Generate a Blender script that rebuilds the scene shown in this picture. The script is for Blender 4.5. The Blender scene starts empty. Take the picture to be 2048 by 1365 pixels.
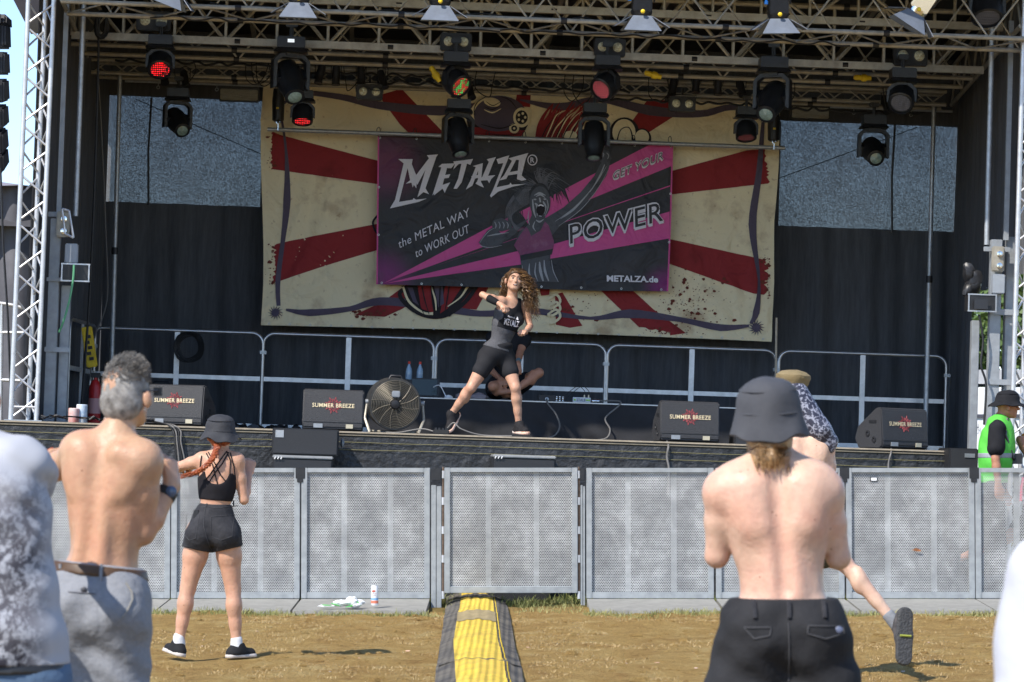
import bpy, bmesh, math, random
import numpy as np
from mathutils import Vector, Matrix, noise as mnoise
from mathutils.geometry import tessellate_polygon
random.seed(7); np.random.seed(7)
sc = bpy.context.scene
COL = sc.collection
PI = math.pi
# ------------------------------------------------------------------ camera
F = 6000.0; HZ = 920.0; CAMH = 1.35
PITCH = math.atan((HZ - 682.5) / F)
cam_d = bpy.data.cameras.new('camera'); cam = bpy.data.objects.new('camera', cam_d); COL.objects.link(cam)
cam_d.lens = 36.0 * F / 2048; cam_d.sensor_width = 36; cam_d.clip_start = .5; cam_d.clip_end = 5000
cam.location = (0, 0, CAMH); cam.rotation_euler = (PI / 2 + PITCH, 0, 0)
cam_d.dof.use_dof = True; cam_d.dof.focus_distance = 28.5; cam_d.dof.aperture_fstop = 8.0
sc.camera = cam
# ------------------------------------------------------------------ light
SUN_EL, SUN_AZ = math.radians(47), math.radians(-138)      # azimuth measured from +Y towards +X
wd = bpy.data.worlds.new('World'); sc.world = wd; wd.use_nodes = True
nt = wd.node_tree; bg = nt.nodes['Background']; sky = nt.nodes.new('ShaderNodeTexSky')
sky.sky_type = 'NISHITA'; sky.sun_disc = False; sky.sun_elevation = SUN_EL; sky.sun_rotation = SUN_AZ
sky.air_density = .8; sky.dust_density = .3; sky.ozone_density = 2.0; sky.altitude = 1200
nt.links.new(sky.outputs[0], bg.inputs[0]); bg.inputs[1].default_value = 0.12
sd = bpy.data.lights.new('sun', 'SUN'); sun = bpy.data.objects.new('sun', sd); COL.objects.link(sun)
sd.energy = 2.7; sd.angle = math.radians(.5); sd.color = (1.0, .94, .85)
sdir = Vector((math.sin(SUN_AZ) * math.cos(SUN_EL), math.cos(SUN_AZ) * math.cos(SUN_EL), math.sin(SUN_EL)))
sun.rotation_euler = sdir.to_track_quat('Z', 'Y').to_euler(); sun.location = (-20, -20, 30)
sc.view_settings.view_transform = 'Standard'; sc.view_settings.look = 'None'
sc.view_settings.exposure = 1.2; sc.view_settings.gamma = 1
# ------------------------------------------------------------------ picking points
CAM = Vector((0, 0, CAMH)); CR = Matrix.Rotation(PITCH, 3, 'X')
def ray(px, py):
    v = CR @ Vector(((px - 1024) / F, 1.0, (682.5 - py) / F)); return v / v.y
def W(px, py, d): return CAM + ray(px, py) * d
T = Matrix.Translation(W(1024, 874, 29.5)) @ Matrix.Rotation(.032, 4, 'Y') @ Matrix.Rotation(.05, 4, 'Z')
TI = T.inverted(); TI3 = TI.to_3x3()
CS = TI @ CAM
def sp(px, py, ys):                     # stage coordinates of the point seen at px, py on the stage plane y = ys
    d = TI3 @ ray(px, py); return CS + d * ((ys - CS.y) / d.y)
def spx(px, z, ys, py=400):             # stage x of a column seen at px
    return sp(px, py, ys).x
# ------------------------------------------------------------------ materials
MATS = {}
def M(name, col, rough=.6, metal=0, namt=0, ns=6, bump=0, bs=30, spec=.5, emit=0, col2=None, stretch=(1, 1, 1), sss=0, coat=0):
    if name in MATS: return MATS[name]
    m = bpy.data.materials.new(name); m.use_nodes = True; n = m.node_tree; N = n.nodes; L = n.links
    b = N['Principled BSDF']; b.inputs['Roughness'].default_value = rough; b.inputs['Metallic'].default_value = metal
    b.inputs['Base Color'].default_value = (*col, 1); b.inputs['Specular IOR Level'].default_value = spec
    if sss: b.inputs['Subsurface Weight'].default_value = sss; b.inputs['Subsurface Radius'].default_value = (.02, .008, .004); b.inputs['Subsurface Scale'].default_value = 1
    if coat: b.inputs['Coat Weight'].default_value = coat
    if emit: b.inputs['Emission Color'].default_value = (*col, 1); b.inputs['Emission Strength'].default_value = emit
    if namt or bump:
        tc = N.new('ShaderNodeTexCoord'); mp = N.new('ShaderNodeMapping'); mp.inputs['Scale'].default_value = stretch
        L.new(tc.outputs['Object'], mp.inputs[0])
    if namt:
        no = N.new('ShaderNodeTexNoise'); no.inputs['Scale'].default_value = ns; no.inputs['Detail'].default_value = 6; no.inputs['Roughness'].default_value = .65
        L.new(mp.outputs[0], no.inputs[0]); r = N.new('ShaderNodeValToRGB'); r.color_ramp.elements[0].position = .3; r.color_ramp.elements[1].position = .7
        c2 = col2 or tuple(min(1, c * (1 + namt)) for c in col); c1 = col if col2 else tuple(c * (1 - namt) for c in col)
        r.color_ramp.elements[0].color = (*c1, 1); r.color_ramp.elements[1].color = (*c2, 1)
        L.new(no.outputs[0], r.inputs[0]); L.new(r.outputs[0], b.inputs['Base Color'])
    if bump:
        n2 = N.new('ShaderNodeTexNoise'); n2.inputs['Scale'].default_value = bs; n2.inputs['Detail'].default_value = 4
        L.new(mp.outputs[0], n2.inputs[0]); bp = N.new('ShaderNodeBump'); bp.inputs['Strength'].default_value = bump; bp.inputs['Distance'].default_value = .02
        L.new(n2.outputs[0], bp.inputs['Height']); L.new(bp.outputs[0], b.inputs['Normal'])
    MATS[name] = m; return m
ALU = M('aluminium', (.5, .5, .51), .38, .85, .12, 14)
ALUW = M('aluminium_pale', (.62, .62, .63), .42, .6, .15, 10)  # paler, less metallic variant of the plain aluminium
ALUD = M('aluminium_dusty', (.37, .34, .28), .5, .35, .25, 9)
GALV = M('galvanised_steel', (.42, .44, .46), .45, .55, .2, 18, .05, 60)
GREYM = M('painted_grey_steel', (.33, .35, .37), .5, .3, .18, 8)
BLK = M('black_plastic', (.018, .018, .02), .42, 0, .3, 20)
BLKM = M('black_metal', (.025, .025, .028), .5, .3, .3, 20)
RUB = M('black_rubber', (.02, .02, .02), .75, 0, .2, 30)
CABLE = M('cable_rubber', (.014, .014, .015), .55)
CABLEG = M('cable_grey', (.16, .15, .14), .6)
CHROME = M('chrome', (.75, .75, .76), .15, 1)
YEL = M('yellow_plastic', (.75, .52, .02), .5, 0, .2, 10)
RED = M('red_paint', (.5, .02, .02), .4, 0, .15, 10)
WHT = M('white_paint', (.8, .8, .8), .5, 0, .08, 10)
# ------------------------------------------------------------------ mesh builder
class MB:
    def __init__(s): s.v = []; s.f = []; s.lay = 0
    def add(s, vs, fs):
        o = len(s.v); s.v += [Vector(v) for v in vs]; s.f += [tuple(o + i for i in f) for f in fs]; return s
    def box(s, c, size, rot=None, taper=None):
        x, y, z = [k / 2 for k in size]; vs = []
        for sz in (-1, 1):
            t = taper if (taper and sz > 0) else (1, 1)
            for sx, sy in ((-1, -1), (1, -1), (1, 1), (-1, 1)): vs.append(Vector((sx * x * t[0], sy * y * t[1], sz * z)))
        if rot is not None: vs = [rot @ v for v in vs]
        c = Vector(c); return s.add([v + c for v in vs], [(0, 3, 2, 1), (4, 5, 6, 7), (0, 1, 5, 4), (1, 2, 6, 5), (2, 3, 7, 6), (3, 0, 4, 7)])
    def bbox(s, a, b):
        a = Vector(a); b = Vector(b); return s.box((a + b) / 2, [abs(b[i] - a[i]) for i in range(3)])
    def tube(s, pts, r, n=8, cap=True, closed=False):
        pts = [Vector(p) for p in pts]; m = len(pts); rs = r if isinstance(r, (list, tuple)) else [r] * m
        vs = []; up = None
        for i, p in enumerate(pts):
            if closed: t = pts[(i + 1) % m] - pts[i - 1]
            else: t = pts[min(i + 1, m - 1)] - pts[max(i - 1, 0)]
            if t.length < 1e-9: t = Vector((0, 0, 1))
            t.normalize()
            if up is None:
                up = Vector((0, 0, 1)) if abs(t.z) < .9 else Vector((1, 0, 0))
            a = t.cross(up)
            if a.length < 1e-6: a = t.cross(Vector((.3, 1, .2)))
            a.normalize(); b = a.cross(t); up = b
            for k in range(n):
                an = 2 * PI * k / n; vs.append(p + (a * math.cos(an) + b * math.sin(an)) * rs[i])
        fs = []
        for i in range(m if closed else m - 1):
            j = (i + 1) % m
            for k in range(n): fs.append((i * n + k, i * n + (k + 1) % n, j * n + (k + 1) % n, j * n + k))
        if cap and not closed: fs.append(tuple(range(n - 1, -1, -1))); fs.append(tuple((m - 1) * n + k for k in range(n)))
        return s.add(vs, fs)
    def lathe(s, prof, c=(0, 0, 0), n=20, axis=None):   # prof: (radius, height) along axis z or rotation matrix
        vs = []; c = Vector(c)
        for r, h in prof:
            for k in range(n):
                a = 2 * PI * k / n; v = Vector((r * math.cos(a), r * math.sin(a), h))
                if axis is not None: v = axis @ v
                vs.append(v + c)
        fs = []
        for i in range(len(prof) - 1):
            for k in range(n): fs.append((i * n + k, i * n + (k + 1) % n, (i + 1) * n + (k + 1) % n, (i + 1) * n + k))
        if prof[0][0] > 1e-6: fs.append(tuple(range(n - 1, -1, -1)))
        if prof[-1][0] > 1e-6: fs.append(tuple((len(prof) - 1) * n + k for k in range(n)))
        return s.add(vs, fs)
    def ell(s, c, r, n=14, m=9, rot=None):
        r = (r, r, r) if not isinstance(r, (list, tuple)) else r; vs = []; c = Vector(c)
        for i in range(m + 1):
            th = PI * i / m
            for k in range(n):
                a = 2 * PI * k / n; v = Vector((r[0] * math.sin(th) * math.cos(a), r[1] * math.sin(th) * math.sin(a), r[2] * math.cos(th)))
                vs.append((rot @ v if rot is not None else v) + c)
        fs = [(i * n + k, (i + 1) * n + k, (i + 1) * n + (k + 1) % n, i * n + (k + 1) % n) for i in range(m) for k in range(n)]
        return s.add(vs, fs)
    def prism(s, poly, fn, th):          # poly: list of (u,v); fn(u,v,w)->point ; extruded w 0..th
        n = len(poly); vs = [fn(u, v, 0) for u, v in poly] + [fn(u, v, th) for u, v in poly]
        tri = tessellate_polygon([[Vector((u, v, 0)) for u, v in poly]])
        fs = [tuple(t) for t in tri] + [tuple(n + i for i in reversed(t)) for t in tri]
        fs += [(i, (i + 1) % n, n + (i + 1) % n, n + i) for i in range(n)]
        return s.add(vs, fs)
    def flat(s, poly, fn):
        tri = tessellate_polygon([[Vector((u, v, 0)) for u, v in poly]])
        return s.add([fn(u, v) for u, v in poly], [tuple(t) for t in tri])
    def merge(s, o, mat=None):
        return s.add([mat @ v if mat else v for v in o.v], o.f)
    def xf(s, mat): s.v = [mat @ v for v in s.v]; return s
    def mesh(s, name, off=Vector((0, 0, 0)), smooth=True, bevel=0):
        me = bpy.data.meshes.new(name); me.from_pydata([v - off for v in s.v], [], s.f)
        bm = bmesh.new(); bm.from_mesh(me); bmesh.ops.recalc_face_normals(bm, faces=bm.faces)
        if bevel: bmesh.ops.bevel(bm, geom=[e for e in bm.edges if len(e.link_faces) == 2 and e.calc_face_angle(0) > .6], offset=bevel, segments=2, affect='EDGES', clamp_overlap=True)
        bm.to_mesh(me); bm.free()
        if smooth:
            me.shade_smooth()
            try: me.set_sharp_from_angle(angle=.65)
            except Exception: pass
        return me
# ------------------------------------------------------------------ things and parts
ROOTOFF = {}
def tag(o, label=None, cat=None, group=None, kind=None):
    if label: o['label'] = label
    if cat: o['category'] = cat
    if group: o['group'] = group
    if kind: o['kind'] = kind
    return o
def thing(name, label, cat, loc=(0, 0, 0), group=None, stage=True, rot=None):
    o = bpy.data.objects.new(name, None); COL.objects.link(o); o.empty_display_size = .1
    loc = Vector(loc); m = Matrix.Translation(loc)
    if rot is not None: m = m @ rot.to_4x4()
    o.matrix_world = (T @ m) if stage else m
    ROOTOFF[o.name] = loc if rot is None else Vector((0, 0, 0))
    return tag(o, label, cat, group)
def part(name, mb, mat, parent, smooth=True, bevel=0, label=None):
    off = ROOTOFF.get(parent.name, Vector((0, 0, 0)))
    me = mb.mesh(name, off, smooth, bevel) if isinstance(mb, MB) else mb
    if me.materials: me.materials[0] = mat
    else: me.materials.append(mat)
    o = bpy.data.objects.new(name, me); COL.objects.link(o); o.parent = parent; ROOTOFF[o.name] = off
    if label: o['label'] = label
    return o
def solo(name, mb, mat, label, cat, group=None, stage=True, kind=None, smooth=True, bevel=0):
    lo = Vector([min(v[i] for v in mb.v) for i in range(3)]); hi = Vector([max(v[i] for v in mb.v) for i in range(3)])
    loc = Vector(((lo.x + hi.x) / 2, (lo.y + hi.y) / 2, lo.z)); me = mb.mesh(name, loc, smooth, bevel); me.materials.append(mat)
    o = bpy.data.objects.new(name, me); COL.objects.link(o); o.matrix_world = (T @ Matrix.Translation(loc)) if stage else Matrix.Translation(loc)
    ROOTOFF[o.name] = loc; return tag(o, label, cat, group, kind)
def copy_tree(o, parent=None):
    c = o.copy(); COL.objects.link(c)
    if parent: c.parent = parent
    ROOTOFF[c.name] = ROOTOFF.get(o.name, Vector((0, 0, 0)))
    for ch in list(o.children): copy_tree(ch, c)
    return c
def place(o, loc, rot=None, stage=True):
    m = Matrix.Translation(Vector(loc))
    if rot is not None: m = m @ rot.to_4x4()
    o.matrix_world = (T @ m) if stage else m
def R(ax, a): return Matrix.Rotation(a, 3, ax)
def text_poly(txt, bold=0.0, space=1.0, shear=0, size=1.0):
    cu = bpy.data.curves.new('txt', 'FONT'); cu.body = txt; cu.size = size; cu.offset = bold; cu.space_character = space; cu.shear = shear; cu.resolution_u = 3
    ob = bpy.data.objects.new('txt', cu); COL.objects.link(ob); bpy.context.view_layer.update()
    me = bpy.data.meshes.new_from_object(ob.evaluated_get(bpy.context.evaluated_depsgraph_get()))
    vs = [v.co.copy() for v in me.vertices]; fs = [tuple(p.vertices) for p in me.polygons]
    bpy.data.objects.remove(ob); bpy.data.meshes.remove(me); bpy.data.curves.remove(cu); return vs, fs
def put_text(mb, txt, fn, bold=0.0, space=1.0, shear=0):   # fn(u,v): u 0..1 along the text, v 0..1 cap height
    vs, fs = text_poly(txt, bold, space, shear)
    x0 = min(v.x for v in vs); x1 = max(v.x for v in vs); y1 = max(v.y for v in vs); y0 = 0
    mb.add([fn((v.x - x0) / (x1 - x0), v.y / y1) for v in vs], fs); return mb
# ------------------------------------------------------------------ signed-distance bodies
def _prim(p, X, Y, Z):
    if p[0] == 'c':
        a = np.array(p[1], float); b = np.array(p[2], float); ab = b - a; l2 = max(float(ab @ ab), 1e-9)
        dx, dy, dz = X - a[0], Y - a[1], Z - a[2]
        t = np.clip((dx * ab[0] + dy * ab[1] + dz * ab[2]) / l2, 0, 1)
        return np.sqrt((dx - t * ab[0]) ** 2 + (dy - t * ab[1]) ** 2 + (dz - t * ab[2]) ** 2) - (p[3] + t * (p[4] - p[3]))
    c = p[1]; r = p[2]; dx, dy, dz = X - c[0], Y - c[1], Z - c[2]
    if len(p) > 4 and p[4] is not None:
        m = np.array(p[4].transposed()); dx, dy, dz = (m[i][0] * dx + m[i][1] * dy + m[i][2] * dz for i in range(3))
    k0 = np.sqrt((dx / r[0]) ** 2 + (dy / r[1]) ** 2 + (dz / r[2]) ** 2); k1 = np.sqrt((dx / r[0] ** 2) ** 2 + (dy / r[1] ** 2) ** 2 + (dz / r[2] ** 2) ** 2)
    return k0 * (k0 - 1) / np.maximum(k1, 1e-6)
def C(a, b, ra, rb, k=.03): return ('c', tuple(a), tuple(b), ra, rb, k)
def E(c, r, k=.03, rot=None): return ('e', tuple(c), tuple(r), k, rot)
def kof(p): return p[5] if p[0] == 'c' else p[3]
def bound(p, e):
    if p[0] == 'c':
        a = np.array(p[1]); b = np.array(p[2]); r = max(p[3], p[4]) + e; return np.minimum(a, b) - r, np.maximum(a, b) + r
    r = (max(p[2]) if (len(p) > 4 and p[4] is not None) else np.array(p[2])) + e; return np.array(p[1]) - r, np.array(p[1]) + r
def sdf(name, prims, res=.007, infl=0, cuts=(), subs=(), disp=None, minus=None):
    lo = np.min([bound(p, infl + .02)[0] for p in prims], 0); hi = np.max([bound(p, infl + .02)[1] for p in prims], 0)
    for (n_, p0) in cuts:              # shrink the box for axis-aligned cuts
        n_ = np.array(n_, float); ax = int(np.argmax(np.abs(n_)))
        if abs(n_[ax]) > .99:
            if n_[ax] > 0: hi[ax] = min(hi[ax], p0[ax] + .03)
            else: lo[ax] = max(lo[ax], p0[ax] - .03)
    N = np.ceil((hi - lo) / res).astype(int) + 1
    xs, ys, zs = [lo[i] + res * np.arange(N[i]) for i in range(3)]
    G = np.full(N, .5, np.float32)
    def rng(p, e):
        a, b = bound(p, e); i0 = np.clip(np.floor((a - lo) / res).astype(int), 0, N); i1 = np.clip(np.ceil((b - lo) / res).astype(int) + 1, 0, N); return i0, i1
    for p in prims:
        k = kof(p); i0, i1 = rng(p, infl + k + .03)
        if (i1 <= i0).any(): continue
        sl = tuple(slice(i0[i], i1[i]) for i in range(3))
        d = _prim(p, xs[sl[0]][:, None, None], ys[sl[1]][None, :, None], zs[sl[2]][None, None, :]) - infl
        g = G[sl]; h = np.clip(.5 + .5 * (g - d) / k, 0, 1); G[sl] = g * (1 - h) + d * h - k * h * (1 - h)
    for p in subs:
        k = kof(p); i0, i1 = rng(p, k + .03)
        if (i1 <= i0).any(): continue
        sl = tuple(slice(i0[i], i1[i]) for i in range(3))
        d = -_prim(p, xs[sl[0]][:, None, None], ys[sl[1]][None, :, None], zs[sl[2]][None, None, :])
        g = G[sl]; h = np.clip(.5 - .5 * (g - d) / k, 0, 1); G[sl] = g * (1 - h) + d * h + k * h * (1 - h)
    X, Y, Z = xs[:, None, None], ys[None, :, None], zs[None, None, :]
    if disp is not None: G = G + disp(X, Y, Z)
    for (n_, p0) in cuts:
        d = (X - p0[0]) * n_[0] + (Y - p0[1]) * n_[1] + (Z - p0[2]) * n_[2]; G = np.maximum(G, d)
    G = np.pad(G, 1, constant_values=.5); N = N + 2; lo = lo - res
    S = G < 0; cs = N - 1; acc = {}
    CI = []; PP = []; QF = []
    def cid(i, j, k): return (i * cs[1] + j) * cs[2] + k
    for ax in range(3):
        s0 = [slice(None)] * 3; s1 = [slice(None)] * 3; s0[ax] = slice(0, -1); s1[ax] = slice(1, None)
        A = S[tuple(s0)]; B = S[tuple(s1)]; ii = np.argwhere(A != B)
        if len(ii) == 0: continue
        i, j, k = ii.T; nx = ii.copy(); nx[:, ax] += 1
        g0 = G[i, j, k]; g1 = G[nx[:, 0], nx[:, 1], nx[:, 2]]; t = g0 / (g0 - g1)
        pos = ii.astype(float); pos[:, ax] += t
        b, c = (ax + 1) % 3, (ax + 2) % 3; q = []
        for ob, oc in ((0, 0), (-1, 0), (-1, -1), (0, -1)):
            cc = ii.copy(); cc[:, b] += ob; cc[:, c] += oc; q.append(cid(cc[:, 0], cc[:, 1], cc[:, 2])); CI.append(q[-1]); PP.append(pos)
        q = np.stack(q, 1); fl = A[i, j, k]; q[~fl] = q[~fl][:, ::-1]; QF.append(q)
    CI = np.concatenate(CI); PP = np.concatenate(PP); QF = np.concatenate(QF)
    u, inv = np.unique(CI, return_inverse=True); cnt = np.bincount(inv)
    V = np.stack([np.bincount(inv, PP[:, a]) / cnt for a in range(3)], 1) * res + lo
    Q = np.searchsorted(u, QF)
    # light Laplacian relaxation
    for _ in range(2):
        sm = np.zeros_like(V); ct = np.zeros(len(V))
        for a, b in ((0, 1), (1, 2), (2, 3), (3, 0)):
            for s_, d_ in ((a, b), (b, a)):
                for ax in range(3): sm[:, ax] += np.bincount(Q[:, s_], V[Q[:, d_], ax], len(V))
                ct += np.bincount(Q[:, s_], minlength=len(V))
        V = V * .5 + .5 * sm / np.maximum(ct, 1)[:, None]
    me = bpy.data.meshes.new(name); me.vertices.add(len(V)); me.vertices.foreach_set('co', V.astype(np.float32).ravel())
    me.loops.add(len(Q) * 4); me.loops.foreach_set('vertex_index', Q.astype(np.int32).ravel())
    me.polygons.add(len(Q)); me.polygons.foreach_set('loop_start', np.arange(0, len(Q) * 4, 4, dtype=np.int32)); me.polygons.foreach_set('loop_total', np.full(len(Q), 4, np.int32))
    me.update(calc_edges=True); me.validate(); me.shade_smooth(); return me
def smooth_path(pts, n=6):
    P = [Vector(p) for p in pts]; out = []
    for i in range(len(P) - 1):
        p0, p1, p2, p3 = P[max(i - 1, 0)], P[i], P[i + 1], P[min(i + 2, len(P) - 1)]
        for k in range(n):
            t = k / n; out.append(.5 * ((2 * p1) + (p2 - p0) * t + (2 * p0 - 5 * p1 + 4 * p2 - p3) * t * t + (3 * p1 - p0 - 3 * p2 + p3) * t ** 3))
    out.append(P[-1]); return out
# ================================================================== ground
def node_mat(name):
    m = bpy.data.materials.new(name); m.use_nodes = True; n = m.node_tree; return m, n.nodes, n.links, n.nodes['Principled BSDF']
def ramp(N, pts):
    r = N.new('ShaderNodeValToRGB'); e = r.color_ramp.elements
    while len(e) < len(pts): e.new(.5)
    for i, (p, c) in enumerate(pts): e[i].position = p; e[i].color = (*c, 1) if len(c) == 3 else c
    return r
gm, N, L, B = node_mat('dry_dirt')
tc = N.new('ShaderNodeTexCoord'); n1 = N.new('ShaderNodeTexNoise'); n1.inputs['Scale'].default_value = 2.6; n1.inputs['Detail'].default_value = 9; n1.inputs['Roughness'].default_value = .78
n2 = N.new('ShaderNodeTexNoise'); n2.inputs['Scale'].default_value = 38; n2.inputs['Detail'].default_value = 8; n2.inputs['Roughness'].default_value = .85
L.new(tc.outputs['Object'], n1.inputs[0]); L.new(tc.outputs['Object'], n2.inputs[0])
r1 = ramp(N, [(.28, (.38, .22, .08)), (.42, (.62, .39, .145)), (.54, (.74, .50, .19)), (.68, (.85, .66, .32))]); r2 = ramp(N, [(.34, (.40, .34, .27)), (.46, (.9, .88, .84)), (.6, (1, 1, 1)), (.7, (1.3, 1.28, 1.15))])
mx = N.new('ShaderNodeMixRGB'); mx.blend_type = 'MULTIPLY'; mx.inputs[0].default_value = .8
L.new(n1.outputs[0], r1.inputs[0]); L.new(n2.outputs[0], r2.inputs[0]); L.new(r1.outputs[0], mx.inputs[1]); L.new(r2.outputs[0], mx.inputs[2])
sx = N.new('ShaderNodeSeparateXYZ'); L.new(tc.outputs['Object'], sx.inputs[0])
mr = N.new('ShaderNodeMapRange'); mr.inputs[1].default_value = 26.9; mr.inputs[2].default_value = 27.9; L.new(sx.outputs[1], mr.inputs[0])
mg = N.new('ShaderNodeMixRGB'); mg.inputs[2].default_value = (.10, .12, .035, 1); ma = N.new('ShaderNodeMath'); ma.operation = 'MULTIPLY'; ma.inputs[1].default_value = .8
L.new(mr.outputs[0], ma.inputs[0]); L.new(ma.outputs[0], mg.inputs[0]); L.new(mx.outputs[0], mg.inputs[1]); L.new(mg.outputs[0], B.inputs['Base Color'])
B.inputs['Roughness'].default_value = .95; B.inputs['Specular IOR Level'].default_value = .1
bp = N.new('ShaderNodeBump'); bp.inputs['Strength'].default_value = 1; bp.inputs['Distance'].default_value = .11
L.new(n2.outputs[0], bp.inputs['Height']); L.new(bp.outputs[0], B.inputs['Normal'])
# near ground: gently uneven grid; far ground: one big sheet joined round it
mb = MB(); nx, ny = 240, 300; X0, X1, Y0, Y1 = -12, 12, 8, 40
for j in range(ny + 1):
    for i in range(nx + 1):
        x = X0 + (X1 - X0) * i / nx; y = Y0 + (Y1 - Y0) * j / ny; e = min(1, min(x - X0, X1 - x, y - Y0, Y1 - y) / 1.5)
        mb.v.append(Vector((x, y, e * (.035 * (mnoise.noise(Vector((x * .9, y * .9, 0)))) + .03 * mnoise.noise(Vector((x * 3.1, y * 3.1, 3))) + .016 * mnoise.noise(Vector((x * 8, y * 5, 6))) - .02))))
mb.f = [(j * (nx + 1) + i, j * (nx + 1) + i + 1, (j + 1) * (nx + 1) + i + 1, (j + 1) * (nx + 1) + i) for j in range(ny) for i in range(nx)]
o = len(mb.v); mb.v += [Vector(p) for p in ((X0, Y0, 0), (X1, Y0, 0), (X1, Y1, 0), (X0, Y1, 0), (-1500, -200, 0), (1500, -200, 0), (1500, 3000, 0), (-1500, 3000, 0))]
mb.f += [(o + a, o + 4 + a, o + 4 + (a + 1) % 4, o + (a + 1) % 4) for a in range(4)]
me = mb.mesh('ground'); me.materials.append(gm); g = bpy.data.objects.new('ground', me); COL.objects.link(g); tag(g, 'brown dried-out festival ground of trampled dirt and straw', 'ground', kind='structure')
def gz(x, y):
    e = min(1, min(x - X0, X1 - x, y - Y0, Y1 - y) / 1.5); return max(0, e) * (.035 * (mnoise.noise(Vector((x * .9, y * .9, 0)))) + .03 * mnoise.noise(Vector((x * 3.1, y * 3.1, 3))) + .016 * mnoise.noise(Vector((x * 8, y * 5, 6))) - .02)
def blades(n, fn, hmin, hmax, w, lean=.6):
    mb = MB()
    for _ in range(n):
        x, y = fn(); h = random.uniform(hmin, hmax); a = random.uniform(0, 2 * PI); z = gz(x, y); l = random.uniform(.1, lean) * h * 1.6
        dx, dy = math.cos(a), math.sin(a); b = random.uniform(0, PI); wx, wy = math.cos(b) * w, math.sin(b) * w
        o = len(mb.v); hz = h * random.uniform(.25, 1)
        mb.v += [Vector((x - wx, y - wy, z - .005)), Vector((x + wx, y + wy, z - .005)), Vector((x + dx * l * .5 + wx * .7, y + dy * l * .5 + wy * .7, z + hz * .7)), Vector((x + dx * l * .5 - wx * .7, y + dy * l * .5 - wy * .7, z + hz * .7)), Vector((x + dx * l, y + dy * l, z + hz))]
        mb.f += [(o, o + 1, o + 2, o + 3), (o + 3, o + 2, o + 4)]
    return mb
def rnd_ground(): 
    while 1:
        d = random.uniform(16.5, 26.6); x = random.uniform(-.2, .2) * d
        if mnoise.noise(Vector((x * 1.3, d * .8, 5))) + .7 * mnoise.noise(Vector((x * 5, d * 2.5, 8))) + random.uniform(-.2, .2) > .05: return x, d
straw = M('straw', (.38, .26, .12), .8, namt=.4, ns=3, col2=(.58, .44, .22))
solo('dry_grass', blades(42000, rnd_ground, .004, .024, .0019, 1.3), straw, 'short dry straw and dead grass scattered over the dirt', 'dry grass', stage=False, kind='stuff', smooth=False)
def near_bar():
    while 1:
        x = random.uniform(-5, 5); y = 26.6 - abs(random.gauss(0, .16)) + .06
        if -.32 > x or x > .02:
            if -.62 < x < .64: y = random.uniform(26.7, 28.6)
            if mnoise.noise(Vector((x * 2.2, y, 9))) + random.uniform(-.3, .45) > 0: return x, y
grass = M('green_grass', (.11, .15, .03), .7, namt=.4, ns=4, col2=(.42, .37, .15))
solo('grass', blades(7000, near_bar, .02, .075, .003, .7), grass, 'tufts of green and yellow grass along the foot of the barrier', 'grass', stage=False, kind='stuff', smooth=False)
def pit_r():
    return random.uniform(-5.5, 5.5), random.uniform(28.1, 29.4)
solo('pit_grass', blades(9000, pit_r, .03, .12, .004, .7), M('pit_grass', (.09, .14, .03), .7, namt=.4, ns=4, col2=(.3, .3, .1)), 'green grass growing in the pit behind the perforated barrier', 'grass', stage=False, kind='stuff', smooth=False)
litter = MB()
for _ in range(60):
    d = random.uniform(17, 26.4); x = random.uniform(-.19, .19) * d; z = gz(x, d); a = random.uniform(0, PI); s_ = random.uniform(.006, .016); litter.box((x, d, z + .006), (s_ * 2, s_, .004), R('Z', a) @ R('X', random.uniform(-.5, .5)))
solo('litter', litter, M('litter_pale', (.5, .45, .4), .7, 0, .5, 2, col2=(.65, .3, .1)), 'tiny scraps of paper and leaf scattered on the ground', 'litter', stage=False, kind='stuff')
# clods of dirt
mb = MB()
for _ in range(1500):
    d = random.uniform(17, 26.5); x = random.uniform(-.19, .19) * d; r = random.uniform(.005, .018) * (2.2 if random.random() < .06 else 1)
    mb.ell((x, d, gz(x, d)), (r * random.uniform(1, 2.2), r * 1.4, r * .8), 6, 4)
solo('dirt_clods', mb, gm, 'small crumbled clods of earth and turf lying on the ground', 'dirt clods', stage=False, kind='stuff')
# ================================================================== barrier
DB = 27.9
pm, N, L, B = node_mat('perforated_steel')
tc = N.new('ShaderNodeTexCoord'); sx = N.new('ShaderNodeSeparateXYZ'); L.new(tc.outputs['Object'], sx.inputs[0])
def mth(op, a, b=None, c=None):
    m_ = N.new('ShaderNodeMath'); m_.operation = op
    for i, v in enumerate((a, b, c)):
        if v is None: continue
        if isinstance(v, (int, float)): m_.inputs[i].default_value = v
        else: L.new(v, m_.inputs[i])
    return m_.outputs[0]
PX, PZ = .0165, .0143
def dots(ox, oz):
    u = mth('SUBTRACT', mth('FRACT', mth('ADD', mth('DIVIDE', sx.outputs[0], PX), ox)), .5); v = mth('SUBTRACT', mth('FRACT', mth('ADD', mth('DIVIDE', sx.outputs[2], 2 * PZ), oz)), .5)
    u = mth('MULTIPLY', u, PX); v = mth('MULTIPLY', v, 2 * PZ); return mth('LESS_THAN', mth('ADD', mth('MULTIPLY', u, u), mth('MULTIPLY', v, v)), .0061 ** 2)
hole = mth('MAXIMUM', dots(0, 0), dots(.5, .5)); L.new(mth('SUBTRACT', 1, hole), B.inputs['Alpha'])
ge = N.new('ShaderNodeNewGeometry'); nn = N.new('ShaderNodeTexNoise'); nn.inputs['Scale'].default_value = 4.5; nn.inputs['Detail'].default_value = 10; nn.inputs['Roughness'].default_value = .72; L.new(ge.outputs['Position'], nn.inputs[0])
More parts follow.
